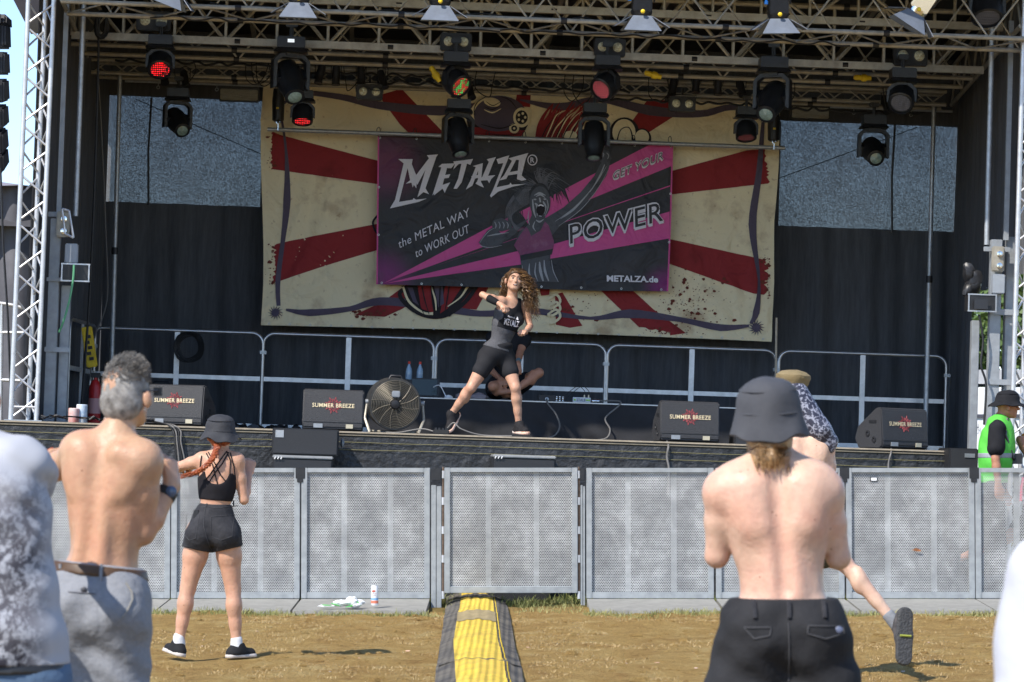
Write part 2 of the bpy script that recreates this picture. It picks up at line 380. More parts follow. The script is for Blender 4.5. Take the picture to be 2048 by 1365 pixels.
rr = ramp(N, [(.32, (.35, .35, .35)), (.50, (.52, .52, .51)), (.66, (.76, .76, .75))]); L.new(nn.outputs[0], rr.inputs[0]); L.new(rr.outputs[0], B.inputs['Base Color'])
B.inputs['Metallic'].default_value = .25; B.inputs['Roughness'].default_value = .55
BARM = M('barrier_galvanised', (.28, .295, .30), .5, .35, .22, 12, .04, 50, col2=(.40, .415, .42))
PLATE = M('barrier_plate', (.33, .32, .29), .6, .3, .2, 10)
def bx(px, d=DB): return (px - 1024) * d / F
def make_panel(w, zb, zt, gate=False):
    p = bpy.data.objects.new('crowd_barrier', None); COL.objects.link(p); ROOTOFF[p.name] = Vector((0, 0, 0)); fr = .055
    f = MB()
    f.bbox((-w / 2, -.025, zb), (-w / 2 + fr, .025, zt)); f.bbox((w / 2 - fr, -.025, zb), (w / 2, .025, zt))
    f.bbox((-w / 2 + fr, -.024, zt - fr * .8), (w / 2 - fr, .024, zt - .001)); f.bbox((-w / 2 + fr, -.024, zb), (w / 2 - fr, .024, zb + fr * 1.1))
    part('frame', f, BARM, p, bevel=.004)
    s = MB(); x0 = w / 2 - fr; s.add([(-x0, .006, zb + fr), (x0, .006, zb + fr), (x0, .006, zt - fr * .8), (-x0, .006, zt - fr * .8)], [(0, 1, 2, 3)])
    part('perforated_sheet', s, pm, p)
    b = MB()
    for q in (-.17, .19): b.bbox((q * w - .025, .03, zb + .01), (q * w + .025, .07, zt - .02))
    part('stiffener', b, BARM, p)
    if not gate:
        pl = MB(); pl.add([(-w / 2 + .004, -1.18, .012), (w / 2 - .004, -1.18, .012), (w / 2 - .004, -.02, zb - .004), (-w / 2 + .004, -.02, zb - .004), (-w / 2 + .004, -1.18, -.06), (w / 2 - .004, -1.18, -.06), (w / 2 - .004, -.02, -.06), (-w / 2 + .004, -.02, -.06)], [(0, 1, 2, 3), (4, 7, 6, 5), (0, 4, 5, 1), (1, 5, 6, 2), (2, 6, 7, 3), (3, 7, 4, 0)])
        part('floor_plate', pl, PLATE, p, smooth=False)
        st = MB(); st.bbox((-w / 2 + .02, .12, .22), (w / 2 - .02, .5, .26))
        for q in (-w / 2 + .1, w / 2 - .1): st.tube([(q, .48, .0), (q, .1, 1.05)], .02, 6); st.bbox((q - .02, .1, -.05), (q + .02, .14, .24)); st.bbox((q - .02, .46, -.05), (q + .02, .5, .22))
        part('step', st, M('step_dark_steel', (.07, .075, .08), .6, .3, .2, 10), p)
    return p
zt = CAMH - .075; edges = [-430, -173, 85, 343, 602, 862]; redges = [1171, 1428, 1690, 1948, 2206]
proto = None; labs = ['barrier panel behind the shirtless grey-haired man, mostly hidden', 'perforated barrier panel just left of the woman in black shorts', 'perforated barrier panel directly behind the woman in black shorts',
        'perforated barrier panel with the plastic bag and can at its foot', 'perforated barrier panel next to the gate on its right side', 'barrier panel behind the shirtless man in the bucket hat', 'perforated barrier panel with a small sticker near its top', 'perforated barrier panel in front of the green vest']
segs = [(85 - 258, 85), (85, 343), (343, 602), (602, 862), (1171, 1428), (1428, 1690), (1690, 1948), (1948, 2206)]
for (a, b), lb in zip(segs, labs):
    w = (b - a) * DB / F - .006; x = bx((a + b) / 2)
    if proto is None: proto = make_panel(w, .065, zt); o = proto
    else: o = copy_tree(proto)
    o.name = 'crowd_barrier'; place(o, (x, DB, 0), stage=False); tag(o, lb, 'barrier', 'perforated steel crowd barrier panels')
    if a == 1171: o.scale = (w / (258 * DB / F), 1, 1)
gt = make_panel((1155 - 889) * DB / F, (1205 - 1195) / 215 + .07, zt + .002, True); gt.name = 'barrier_gate'; place(gt, (bx(1022), DB - .02, 0), stage=False); tag(gt, 'raised perforated steel gate in the barrier above the yellow cable mat', 'gate')
for px in (886.5, 1157.5):
    x = bx(px) - bx(1022); mb = MB(); mb.tube([(x, 0, .06), (x, 0, zt + .01)], .009, 8); part('hinge_rod', mb, M('rusty_steel', (.17, .12, .09), .6, .5, .3, 30), gt)
    for y in (950, 1003, 1061, 1118, 1190): mb = MB(); mb.lathe([(.016, -.035), (.016, .035)], (x, 0, (1211 - y) / 215), 10); part('hinge', mb, ALUW, gt)
for (a, b, lb) in ((862, 884, 'narrow galvanised post at the left side of the barrier gate'), (1160, 1170.5, 'narrow galvanised post at the right side of the barrier gate')):
    t = thing('barrier_post', lb, 'post', (bx((a + b) / 2), DB, 0), 'posts beside the barrier gate', stage=False); m1 = MB()
    w0 = bx(a) + .004; w1 = bx(b) - .003; m1.bbox((w0, DB - .035, -.05), ((w0 + w1) / 2 - .002, DB + .03, zt - .16)); m1.bbox(((w0 + w1) / 2 + .002, DB - .03, -.05), (w1, DB + .03, zt - .17)); part('upright', m1, BARM, t, bevel=.003)
    m1 = MB(); m1.bbox((w0 - .004, DB - .042, zt - .12 - .0), (w1, DB + .036, zt - .004)); part('tape_wrap', m1, BLK, t, bevel=.006)
for px, w in ((602, 20), (1688, 20), (1947, 20), (343, 16)):
    m1 = MB(); xx = bx(px); ww = w / 2 * DB / F; m1.bbox((xx - ww, DB - .032, zt - .1), (xx + ww * .9, DB + .03, zt + .004))
    m1.bbox((xx - ww * .7, DB - .034, zt - .135), (xx + ww * .5, DB - .026, zt - .098))
    solo('gaffer_tape', m1, BLK, {602: 'black tape over the barrier joint above the plastic bag panel', 1688: 'black tape over the barrier joint right of the bucket hat man', 1947: 'black tape over the barrier joint below the green vest', 343: 'black tape over the barrier joint left of the woman in shorts'}[px], 'tape', 'strips of black tape over the barrier joints', stage=False, bevel=.004)
t = thing('sticker', 'small white sticker with a dark edge high on the barrier panel', 'sticker', (bx(1747), DB - .002, zt - .12), stage=False)
m1 = MB(); m1.bbox((bx(1747) - .033, DB - .004, zt - .125), (bx(1747) + .033, DB + .003, zt - .085)); part('backing', m1, BLK, t)
m1 = MB(); m1.bbox((bx(1747) - .026, DB - .007, zt - .119), (bx(1747) + .026, DB - .0042, zt - .091)); part('face', m1, WHT, t)
# dead leaf caught on the sheet
m1 = MB(); x = bx(1832); z = CAMH - (1100 - 920) / 215
m1.add([(x - .05, DB - .01, z), (x - .01, DB - .03, z + .02), (x + .03, DB - .02, z + .005), (x + .035, DB - .03, z - .01), (x, DB - .02, z - .012)], [(0, 1, 4), (1, 2, 4), (2, 3, 4)])
solo('dead_leaf', m1, M('leaf_brown', (.3, .12, .05), .8), 'curled brown leaf stuck on the perforated panel', 'leaf', stage=False)
# can and plastic bag on the floor plate
d0 = 26.95; zc = .045; x = (750 - 1024) * d0 / F
t = thing('drink_can', 'tall white drink can with red and blue print on the barrier foot plate', 'can', (x, d0, zc - .01), stage=False); m1 = MB()
m1.lathe([(.026, .0), (.033, .012), (.033, .165), (.027, .18)], (x, d0, zc), 20); part('can_body', m1, WHT, t)
m1 = MB(); m1.lathe([(.027, .18), (.028, .184), (.02, .181)], (x, d0, zc), 20); part('lid', m1, ALU, t)
m1 = MB(); m1.lathe([(.0334, .02), (.0334, .045)], (x, d0, zc), 20); part('red_band', m1, M('can_red', (.7, .2, .12), .4), t)
m1 = MB(); m1.lathe([(.0334, .05), (.0334, .068)], (x, d0, zc), 20); part('blue_band', m1, M('can_blue', (.2, .38, .62), .4), t)
m1 = MB(); m1.ell((x - .008, d0 - .033, zc + .13), (.017, .002, .01), 10, 6); part('emblem', m1, M('can_red2', (.55, .12, .08), .4), t)
m1 = MB()
for wd_, y in ((.036, .105), (.03, .09)):
    put_text(m1, 'GO fruit' if y > .1 else 'drink', lambda u, v: Vector((x - wd_ / 2 + u * wd_, d0 - .0345, zc + y + v * .009)), .01)
part('lettering', m1, M('can_ink', (.25, .08, .1), .5), t)
mb = MB()
x0, d0b = (700 - 1024) * 26.9 / F, 26.85
for k in range(16):
    a = random.uniform(0, 2 * PI); mb.ell((x0 + random.uniform(-.11, .11), d0b + random.uniform(-.05, .05), .055 + random.uniform(0, .035)), (random.uniform(.03, .07), .03, random.uniform(.015, .035)), 9, 6, Matrix.Rotation(random.uniform(-.6, .6), 3, 'Y'))
mb.ell((x0 - .2, d0b, .045), (.09, .03, .009), 10, 5); mb.ell((x0 + .02, d0b, .1), (.05, .03, .03), 9, 6)
for v in mb.v: v += Vector(mnoise.noise_vector(v * 40)) * .012
bag = thing('plastic_bag', 'crumpled white plastic bag with green print lying on the barrier foot', 'bag', (x0, d0b, .03), stage=False)
part('bag_film', mb, M('bag_plastic', (.72, .74, .73), .35, bump=.6, bs=60), bag)
m1 = MB()
for (dx, dz, rx, an) in ((-.12, .03, .05, .3), (.03, .02, .07, -.2), (-.2, .025, .05, .05), (.09, .04, .03, .8)): m1.ell((x0 + dx, d0b - .05, .03 + dz), (rx, .012, .006), 9, 5, Matrix.Rotation(an, 3, 'Y'))
part('green_print', m1, M('bag_green', (.12, .5, .12), .4), bag)
# ------------------------------------------------------------------ cable mat
ym, N, L, B = node_mat('mat_yellow')
def mat_tex(N, L, B, c1, c2, cd):
    tc = N.new('ShaderNodeTexCoord'); sx = N.new('ShaderNodeSeparateXYZ'); L.new(tc.outputs['Object'], sx.inputs[0])
    w1 = N.new('ShaderNodeTexWave'); w1.bands_direction = 'Y'; w1.inputs['Scale'].default_value = 22; w1.inputs['Distortion'].default_value = .8; L.new(tc.outputs['Object'], w1.inputs[0])
    w3 = N.new('ShaderNodeTexWave'); w3.bands_direction = 'X'; w3.inputs['Scale'].default_value = 7; w3.inputs['Distortion'].default_value = .6; L.new(tc.outputs['Object'], w3.inputs[0])
    no = N.new('ShaderNodeTexNoise'); no.inputs['Scale'].default_value = 5; no.inputs['Detail'].default_value = 8; L.new(tc.outputs['Object'], no.inputs[0])
    r = ramp(N, [(.35, c1), (.6, c2)]); L.new(no.outputs[0], r.inputs[0]); mx = N.new('ShaderNodeMixRGB'); mx.inputs[2].default_value = (*cd, 1)
    m1 = N.new('ShaderNodeMath'); m1.operation = 'MULTIPLY'; m1.inputs[1].default_value = .22; L.new(w1.outputs['Fac'], m1.inputs[0]); L.new(m1.outputs[0], mx.inputs[0]); L.new(r.outputs[0], mx.inputs[1]); L.new(mx.outputs[0], B.inputs['Base Color'])
    b = N.new('ShaderNodeBump'); b.inputs['Strength'].default_value = .6; b.inputs['Distance'].default_value = .02; ad = N.new('ShaderNodeMath'); ad.operation = 'ADD'; L.new(w1.outputs['Fac'], ad.inputs[0]); L.new(w3.outputs['Fac'], ad.inputs[1]); L.new(ad.outputs[0], b.inputs['Height']); L.new(b.outputs[0], B.inputs['Normal'])
    B.inputs['Roughness'].default_value = .7
mat_tex(N, L, B, (.72, .49, .07), (.9, .64, .07), (.5, .33, .05))
km, N, L, B = node_mat('mat_black'); mat_tex(N, L, B, (.07, .065, .06), (.17, .15, .12), (.05, .045, .04))
tp = M('mat_tape_brown', (.32, .25, .13), .7, namt=.25, ns=12)
def matrow(py):
    d = CAMH * F / (py - HZ); K = [(1195, 893, 924, 984, 1008), (1230, 889, 918, 989, 1020), (1290, 880, 907, 996, 1030), (1340, 872, 910, 1008, 1044), (1400, 866, 914, 1020, 1056), (1600, 850, 905, 1050, 1100)]
    for a, b in zip(K, K[1:]):
        if a[0] <= py <= b[0] or b is K[-1]:
            t = (py - a[0]) / (b[0] - a[0]); return d, [((a[i] + (b[i] - a[i]) * t) - 1024) * d / F for i in (1, 2, 3, 4)]
def strip(u0, u1, lay, j0=0, j1=None, edge=False):
    mb = MB(); rows = [1194 + k * 3 for k in range(0, 140)]; rows = rows[j0:j1]; nu = 12; P = []
    for py in rows:
        d, e = matrow(py); hw = e[3] - e[0]
        for i in range(nu + 1):
            u = u0(e) + (u1(e) - u0(e)) * i / nu; t = (u - e[0]) / hw
            h = .012 + .055 * math.sin(PI * min(1, max(0, t))) ** .8 * (1 + .12 * math.sin(d * 5) + .1 * math.sin(d * 11 + t * 6)) + .005 * math.sin(t * 40)
            P.append(Vector((u, d, gz(u, d) * .6 + h + lay)))
    mb.v = P; mb.f = [(j * (nu + 1) + i, j * (nu + 1) + i + 1, (j + 1) * (nu + 1) + i + 1, (j + 1) * (nu + 1) + i) for j in range(len(rows) - 1) for i in range(nu)]
    return mb
t = thing('cable_mat', 'humped rubber cable mat with a yellow centre strip running under the gate', 'cable mat', (bx(955), 25, 0), stage=False)
part('rubber_mat', strip(lambda e: e[0], lambda e: e[3], 0), km, t)
part('yellow_strip', strip(lambda e: e[1], lambda e: e[2], .006), ym, t)
part('tape_band', strip(lambda e: e[1] - .003, lambda e: e[2] + .003, .01, 15, 21), tp, t)
for j in (2, 47, 76, 104): part('joint', strip(lambda e: e[0] + .01, lambda e: e[3] - .01, .009, j, j + 2), km, t)
m1 = strip(lambda e: e[2] + .015, lambda e: e[2] + .022, .004); part('stitching', m1, YEL, t)
# ================================================================== stage
XL, XR = sp(-60, 845, 0).x, sp(1955, 905, 0).x; XLI = sp(205, 500, 6.1).x; XRI = sp(1908, 500, 6.1).x
SB = sp(1024, 874, 0)
GZS = (TI @ Vector((0, 29.5, 0))).z
stg = thing('stage', 'open-air concert stage deck with a black tarpaulin skirt', 'stage', (0, 3, -1.6))
WOODE = M('deck_plywood', (.36, .3, .22), .6, 0, .2, 14)
DECKM = M('deck_black', (.05, .045, .04), .5, 0, .3, 8)
m1 = MB(); m1.bbox((XL, .02, -.09), (XR, 6.6, -.001)); part('deck', m1, DECKM, stg)
m1 = MB(); m1.bbox((XL, -.012, -.014), (XR, .018, .0015)); part('deck_edge', m1, WOODE, stg)
m1 = MB(); m1.bbox((XL, -.016, -.040), (XR, .014, -.030)); part('trim', m1, M('trim_tan', (.2, .17, .12), .6, 0, .2, 20), stg)
skm, N, L, B = node_mat('skirt_tarp'); B.inputs['Roughness'].default_value = .48
tc = N.new('ShaderNodeTexCoord'); n1 = N.new('ShaderNodeTexNoise'); n1.inputs['Scale'].default_value = 5; n1.inputs['Detail'].default_value = 9; n1.inputs['Roughness'].default_value = .7; L.new(tc.outputs['Object'], n1.inputs[0])
r1 = ramp(N, [(.35, (.018, .019, .021)), (.62, (.032, .033, .036)), (.78, (.075, .075, .077))]); L.new(n1.outputs[0], r1.inputs[0]); L.new(r1.outputs[0], B.inputs['Base Color'])
n2 = N.new('ShaderNodeTexNoise'); n2.inputs['Scale'].default_value = 16; n2.inputs['Detail'].default_value = 5; L.new(tc.outputs['Object'], n2.inputs[0]); bp = N.new('ShaderNodeBump'); bp.inputs['Strength'].default_value = .5; bp.inputs['Distance'].default_value = .04; L.new(n2.outputs[0], bp.inputs['Height']); L.new(bp.outputs[0], B.inputs['Normal'])
def sheet(fn, nu, nv, keep=None):
    mb = MB(); mb.v = [Vector(fn(i / nu, j / nv)) for j in range(nv + 1) for i in range(nu + 1)]
    mb.f = [(j * (nu + 1) + i, j * (nu + 1) + i + 1, (j + 1) * (nu + 1) + i + 1, (j + 1) * (nu + 1) + i) for j in range(nv) for i in range(nu) if keep is None or keep((i + .5) / nu, (j + .5) / nv)]
    return mb
part('skirt', sheet(lambda u, v: (XL + (XR - XL) * u, -.02 - .012 * mnoise.noise(Vector((u * 60, v * 3, 0))) - .01 * mnoise.noise(Vector((u * 200, v * 12, 4))), -.055 - 1.75 * (1 - v)), 300, 30), skm, stg)
m1 = MB()
for z in (-.105, -.175):
    m1.tube([(XL + (XR - XL) * i / 120, -.034, z + .005 * mnoise.noise(Vector((i * .15, z * 9, 0)))) for i in range(121)], .003, 4)
part('hem_stitching', m1, M('hem_thread', (.2, .18, .08), .6), stg)
m1 = MB(); m1.bbox((XR - .02, 0, -1.8), (XR, 6.6, -.1)); m1.bbox((XL, 6.55, -1.8), (XR - .03, 6.58, -.1)); part('side_skirt', m1, skm, stg)
# curtains
cum, N, L, B = node_mat('curtain_black'); B.inputs['Roughness'].default_value = .85; B.inputs['Base Color'].default_value = (.03, .032, .037, 1); B.inputs['Sheen Weight'].default_value = .05
tc = N.new('ShaderNodeTexCoord'); mp = N.new('ShaderNodeMapping'); mp.inputs['Scale'].default_value = (14, 14, 1.3); L.new(tc.outputs['Object'], mp.inputs[0])
n1 = N.new('ShaderNodeTexNoise'); n1.inputs['Scale'].default_value = 1.6; n1.inputs['Detail'].default_value = 9; n1.inputs['Roughness'].default_value = .75; L.new(mp.outputs[0], n1.inputs[0])
r1 = ramp(N, [(.3, (.045, .047, .053)), (.7, (.095, .098, .108))]); L.new(n1.outputs[0], r1.inputs[0]); L.new(r1.outputs[0], B.inputs['Base Color'])
def pleat(s, z, a=.035):
    return a * (math.sin(s * 11 + 1.2 * math.sin(s * 3.1)) + .6 * math.sin(s * 23 + z * .4) + .5 * mnoise.noise(Vector((s * 6, z * .6, 2)))) * (.35 + .65 * min(1, (4.4 - z) / 3))
zwt = sp(378, 197, 6.1).z; zwb = sp(378, 409, 6.1).z; ZT = 4.55
solo('backdrop_curtain', sheet(lambda u, v: (XLI - .1 + (XRI - XLI + .2) * u, 6.12 + pleat(u * 10, v * zwb), zwb * v), 240, 24), cum, 'long black pleated curtain closing the back of the stage', 'curtain')
solo('valance', sheet(lambda u, v: (XLI - .1 + (XRI - XLI + .2) * u, 6.1 + .3 * pleat(u * 10, 2), zwt + (ZT + .3 - zwt) * v), 160, 6), cum, 'narrow black curtain strip above the mesh openings at the stage back', 'curtain')
msm, N, L, B = node_mat('mesh_scrim'); B.inputs['Base Color'].default_value = (.10, .088, .08, 1); B.inputs['Roughness'].default_value = .9
tc = N.new('ShaderNodeTexCoord'); mp = N.new('ShaderNodeMapping'); mp.inputs['Scale'].default_value = (1, .05, .75); L.new(tc.outputs['Object'], mp.inputs[0])
sn = N.new('ShaderNodeVectorMath'); sn.operation = 'SNAP'; sn.inputs[1].default_value = (.0085, 1, .0075); L.new(tc.outputs['Object'], sn.inputs[0]); n1 = N.new('ShaderNodeTexWhiteNoise'); L.new(sn.outputs[0], n1.inputs[0])
n2 = N.new('ShaderNodeTexNoise'); n2.inputs['Scale'].default_value = 3; n2.inputs['Detail'].default_value = 3; L.new(mp.outputs[0], n2.inputs[0])
mA = N.new('ShaderNodeMath'); mA.operation = 'MULTIPLY'; mA.inputs[1].default_value = .5; L.new(n2.outputs[0], mA.inputs[0]); mB_ = N.new('ShaderNodeMath'); mB_.operation = 'SUBTRACT'; L.new(n1.outputs[0], mB_.inputs[0]); L.new(mA.outputs[0], mB_.inputs[1])
mr = N.new('ShaderNodeMapRange'); mr.inputs[1].default_value = .0; mr.inputs[2].default_value = .75; mr.inputs[3].default_value = .98; mr.inputs[4].default_value = .88; L.new(mB_.outputs[0], mr.inputs[0]); L.new(mr.outputs[0], B.inputs['Alpha'])
for (a, b, lb) in ((195, 560, 'see-through black mesh panel left of the banners with bright sky behind'), (1530, 1915, 'see-through black mesh panel right of the banners with bright sky behind')):
    x0, x1 = spx(a, 0, 6.1), spx(b, 0, 6.1)
    solo('mesh_screen', sheet(lambda u, v: (x0 + (x1 - x0) * u, 6.19 + .15 * pleat(u * 3 + a, 2), zwb - .12 + (zwt - zwb + .24) * v), 40, 10), msm, lb, 'mesh panel', 'mesh panels in the stage back')
xa, xb = spx(520, 0, 6.1), spx(1560, 0, 6.1)
solo('centre_curtain', sheet(lambda u, v: (xa + (xb - xa) * u, 6.18, zwb + (zwt - zwb) * v), 20, 4), cum, 'black curtain section hidden behind the big beige banner', 'curtain')
# dark seams in the mesh
for px, py0, lb in ((303, 196, 'dark vertical seam rope down the left mesh panel'), (1790, 250, 'dark vertical seam rope down the right mesh panel')):
    m1 = MB(); a = sp(px, py0, 6.05); b = sp(px - 6, py0 + 215, 6.05); m1.tube([a, (a + b) / 2 + Vector((-.02, 0, 0)), b], .014, 6); solo('seam_rope', m1, BLK, lb, 'rope', 'seam ropes on the mesh panels')
xlf, xlb = sp(66, 300, .5).x, XLI; xrf, xrb = sp(2052, 300, .5).x, XRI
solo('side_curtain', sheet(lambda u, v: (xlf + (xlb - xlf) * u + .8 * pleat(u * 6, v * 4), .45 + 5.7 * u, (ZT + .3) * v), 150, 16), cum, 'black curtain along the left side of the stage', 'curtain', 'black side curtains of the stage')
zc_ = sp(1937, 570, 3).z
solo('side_curtain', sheet(lambda u, v: (xrf + (xrb - xrf) * u + .8 * pleat(u * 6, v * 4), .45 + 5.7 * u, (ZT + .3) * v), 150, 40, lambda u, v: v * (ZT + .3) > zc_ or u > .70), cum, 'black curtain along the right side of the stage with a gap low down', 'curtain', 'black side curtains of the stage')
# roof
rf = thing('stage_roof', 'dark stage roof canopy on light metal purlins', 'roof', (0, 3, 4.7))
CANM = M('canopy_black', (.012, .012, .015), .35, 0, .3, 3, .3, 4)
rz = lambda y: 5.15 - .07 * y
part('canopy', sheet(lambda u, v: (-5.6 + 11.4 * u, -.6 + 7.2 * v, rz(-.6 + 7.2 * v) + .03 * math.sin(u * 70) * math.sin(v * 20)), 60, 20), CANM, rf)
for i in range(10):
    x = -5.2 + i * 1.15; m1 = MB(); m1.box((x, 3, rz(3) - .08), (.05, 6.8, .06), Matrix.Rotation(-.07, 3, 'X')); part('purlin', m1, ALUD, rf)
m1 = MB(); m1.bbox((-5.6, -.62, 4.75), (5.8, -.58, 5.6)); part('fascia', m1, CANM, rf)
for side, (fx, fy), (bx_, by) in (('l', (124, 0), (190, 150)), ('r', (2042, 52), (1903, 210))):
    a = sp(fx, fy, .3); b = sp(bx_, by, 5.8); m1 = MB()
    m1.tube([a, b], .025, 8); m1.tube([a + Vector((0, 0, .45)), b + Vector((0, 0, .45))], .025, 8)
    for k in range(12):
        p = a.lerp(b, k / 12); q = a.lerp(b, (k + 1) / 12); m1.tube([p + Vector((0, 0, .45 * (k % 2))), q + Vector((0, 0, .45 * ((k + 1) % 2)))], .013, 6)
    solo('roof_side_rail', m1, ALUD, 'laced side rail of the roof running back along the ' + ('left' if side == 'l' else 'right') + ' wall', 'rail', 'roof side rails')
def truss(label, A, Bp, offs, lac, pitch, rc=.025, rl=.012, mat=ALUD, group='roof trusses across the stage', name='roof_truss', boxc=False):
    A, Bp = Vector(A), Vector(Bp); t = thing(name, label, 'truss', (A + Bp) / 2, group); D = Bp - A; n = max(2, round(D.length / pitch))
    for o in offs:
        m1 = MB(); o = Vector(o)
        if boxc and o.length < .01:
            m1.box((A + Bp) / 2 + o, (D.length, .06, .078), Matrix.Rotation(-math.atan2(D.z, D.x), 3, 'Y'))
        else: m1.tube([A + o, Bp + o], rc, 8)
        part('chord', m1, mat, t)
    for (i, j, ph, st) in lac:
        m1 = MB(); oi, oj = Vector(offs[i]), Vector(offs[j])
        for k in range(n):
            p = A + D * (k / n); q = A + D * ((k + 1) / n)
            if (k + ph) % 2: m1.tube([p + oi, q + oj], rl, 5, cap=False)
            else: m1.tube([p + oj, q + oi], rl, 5, cap=False)
            if st: m1.tube([p + oi, p + oj], rl, 5, cap=False)
        part('lacing', m1, mat, t)
    for k in range(1, 6):
        p = A + D * (k / 6 + .013)
        for o in offs[:2]: m1 = MB(); m1.tube([p + Vector(o) - D.normalized() * .03, p + Vector(o) + D.normalized() * .03], rc * 1.35, 8); part('coupling', m1, BLKM, t)
    return t
xl_, xr_ = -4.75, 5.05
z1 = sp(1024, 38, .1).z; truss('front roof truss with lamps and barn doors below its bars', (sp(122, 3, .1).x, .1, z1), (5.1, .1, z1), [(0, 0, 0), (0, .62, sp(1024, 62, .72).z - z1), (0, .0, .62), (0, .62, .62)], [(0, 1, 0, 0), (0, 2, 1, 0), (1, 3, 0, 0)], .46, .025, .010)
z2 = sp(1024, 105, 2.3).z; truss('deep roof girder with a flat bottom bar and upright struts', (-4.68, 2.3, z2), (5.05, 2.3, z2), [(0, 0, 0), (0, 0, .62)], [(0, 1, 0, 1)], .55, .03, .02, boxc=True)
z3 = sp(1024, 122, 2.9).z; truss('roof truss behind the girder carrying the twin-lamp blinders', (-4.75, 2.9, z3), (5.05, 2.9, z3), [(0, 0, 0), (0, .55, sp(1024, 140, 3.45).z - z3), (0, .28, .5)], [(0, 2, 0, 0), (1, 2, 1, 0)], .45)
z4 = sp(1024, 151, 4.6).z; z5 = sp(1024, 177, 4.6).z; truss('rearmost roof truss above the big beige banner', (-4.85, 4.6, z5), (5.1, 4.6, z5), [(0, 0, 0), (0, .3, -.012), (0, 0, z4 - z5), (0, .3, z4 - z5)], [(0, 2, 0, 0), (1, 3, 1, 0)], .19, .023, .009)
z6 = sp(1024, 8, 1.3).z; truss('upper roof girder near the top of the picture', (-4.6, 1.6, z6), (5.1, 1.6, z6), [(0, 0, 0), (0, 0, .4)], [(0, 1, 0, 1)], .5, .025, .018, boxc=True)
m1 = MB(); a = sp(250, 162, 5.9); b = sp(1905, 223, 5.9); m1.tube([a, b], .018, 8)
cp = thing('curtain_pipe', 'thin pipe with hooks carrying the rear mesh and curtains', 'pipe', (a + b) / 2); part('pipe', m1, GALV, cp)
for i in range(14):
    p = a.lerp(b, .04 + i / 14.3); m1 = MB(); m1.tube([p + Vector((0, -.02, 0)), p + Vector((0, -.02, -.05))], .006, 6); m1.tube([p + Vector((.018 * math.cos(q * PI / 5), -.02, -.066 + .018 * math.sin(q * PI / 5))) for q in range(10)], .005, 5, closed=True); part('hook', m1, GALV, cp)
# poles
for (p0, p1, ys, r, lb) in (((240, 152), (219, 868), 4.8, .029, 'left'), ((1868, 213), (1849, 912), 4.8, .029, 'right')):
    a = sp(*p0, ys); b = sp(*p1, ys); b = a + (b - a) * ((a.z) / (a.z - b.z)); b.z = 0; t = thing('support_pole', 'long galvanised pole standing before the curtain on the ' + lb, 'pole', b, 'support poles in the stage corners')
    m1 = MB(); m1.tube([b, a.lerp(b, .5)], r, 14); part('lower_tube', m1, GALV, t); m1 = MB(); m1.tube([a.lerp(b, .5), a], r * .88, 14); part('upper_tube', m1, GALV, t)
    m1 = MB(); m1.tube([a.lerp(b, .49), a.lerp(b, .51)], r * 1.3, 12); part('clamp', m1, BLKM, t)
# railings
RY = 5.0; zr = sp(1024, 684, RY).z; zm = sp(1024, 775, RY).z; zb_ = .06
rw = [(-1, 186, 523), (0, 528, 867), (1, 873, 1212), (2, 1217, 1552), (3, 1558, 1895)]
rproto = None; rl = ['rounded steel guard rail section at the far left with a cable coil', 'guard rail section behind the second monitor and the fan', 'guard rail section behind the dancer', 'guard rail section right of the dancer above the black riser', 'guard rail section at the far right of the stage']
def make_rail(w):
    p = bpy.data.objects.new('guard_rail', None); COL.objects.link(p); ROOTOFF[p.name] = Vector((0, 0, 0)); c = .13
    pts = [(-w / 2, 0, 0), (-w / 2, 0, zr - c)] + [(-w / 2 + c - c * math.cos(a), 0, zr - c + c * math.sin(a)) for a in [PI / 2 * k / 6 for k in range(1, 7)]]
    pts += [(-x, y, z) for x, y, z in reversed(pts)]; m1 = MB(); m1.tube(pts, .021, 10); part('tube_frame', m1, ALU, p)
    for q in (((-w / 2 + .018, -.012, zm - .025), (-.031, .012, zm + .025)), ((.031, -.012, zm - .025), (w / 2 - .018, .012, zm + .025)), ((-w / 2 + .018, -.012, .03), (-.031, .012, .09)), ((.031, -.012, .03), (w / 2 - .018, .012, .09))): m1 = MB(); m1.bbox(*q); part('cross_bar', m1, ALUW, p, bevel=.003)
    m1 = MB(); m1.bbox((-.03, -.014, .0), (.03, .014, zr - .015)); part('centre_post', m1, ALUW, p, bevel=.003)
    for s_ in (1,):
        m1 = MB(); m1.bbox((s_ * w / 2 - .03, -.03, zr - .24), (s_ * w / 2 + .045, .03, zr - .2)); part('clamp', m1, GALV, p, bevel=.004)
    return p
for (i, a, b), lb in zip(rw, rl):
    xa, xb = sp(a, 680, RY).x, sp(b, 680, RY).x
    if rproto is None: rproto = make_rail(1.955); o = rproto
    else: o = copy_tree(rproto)
    o.name = 'guard_rail'; place(o, ((xa + xb) / 2, RY, 0)); tag(o, lb, 'railing', 'guard rail sections along the stage back')
o = copy_tree(rproto); place(o, (sp(166, 700, 3.6).x - .02, 3.7, 0), R('Z', PI / 2 - .05)); tag(o, 'guard rail section standing edge-on beside the left mast', 'railing', 'guard rail sections along the stage back')
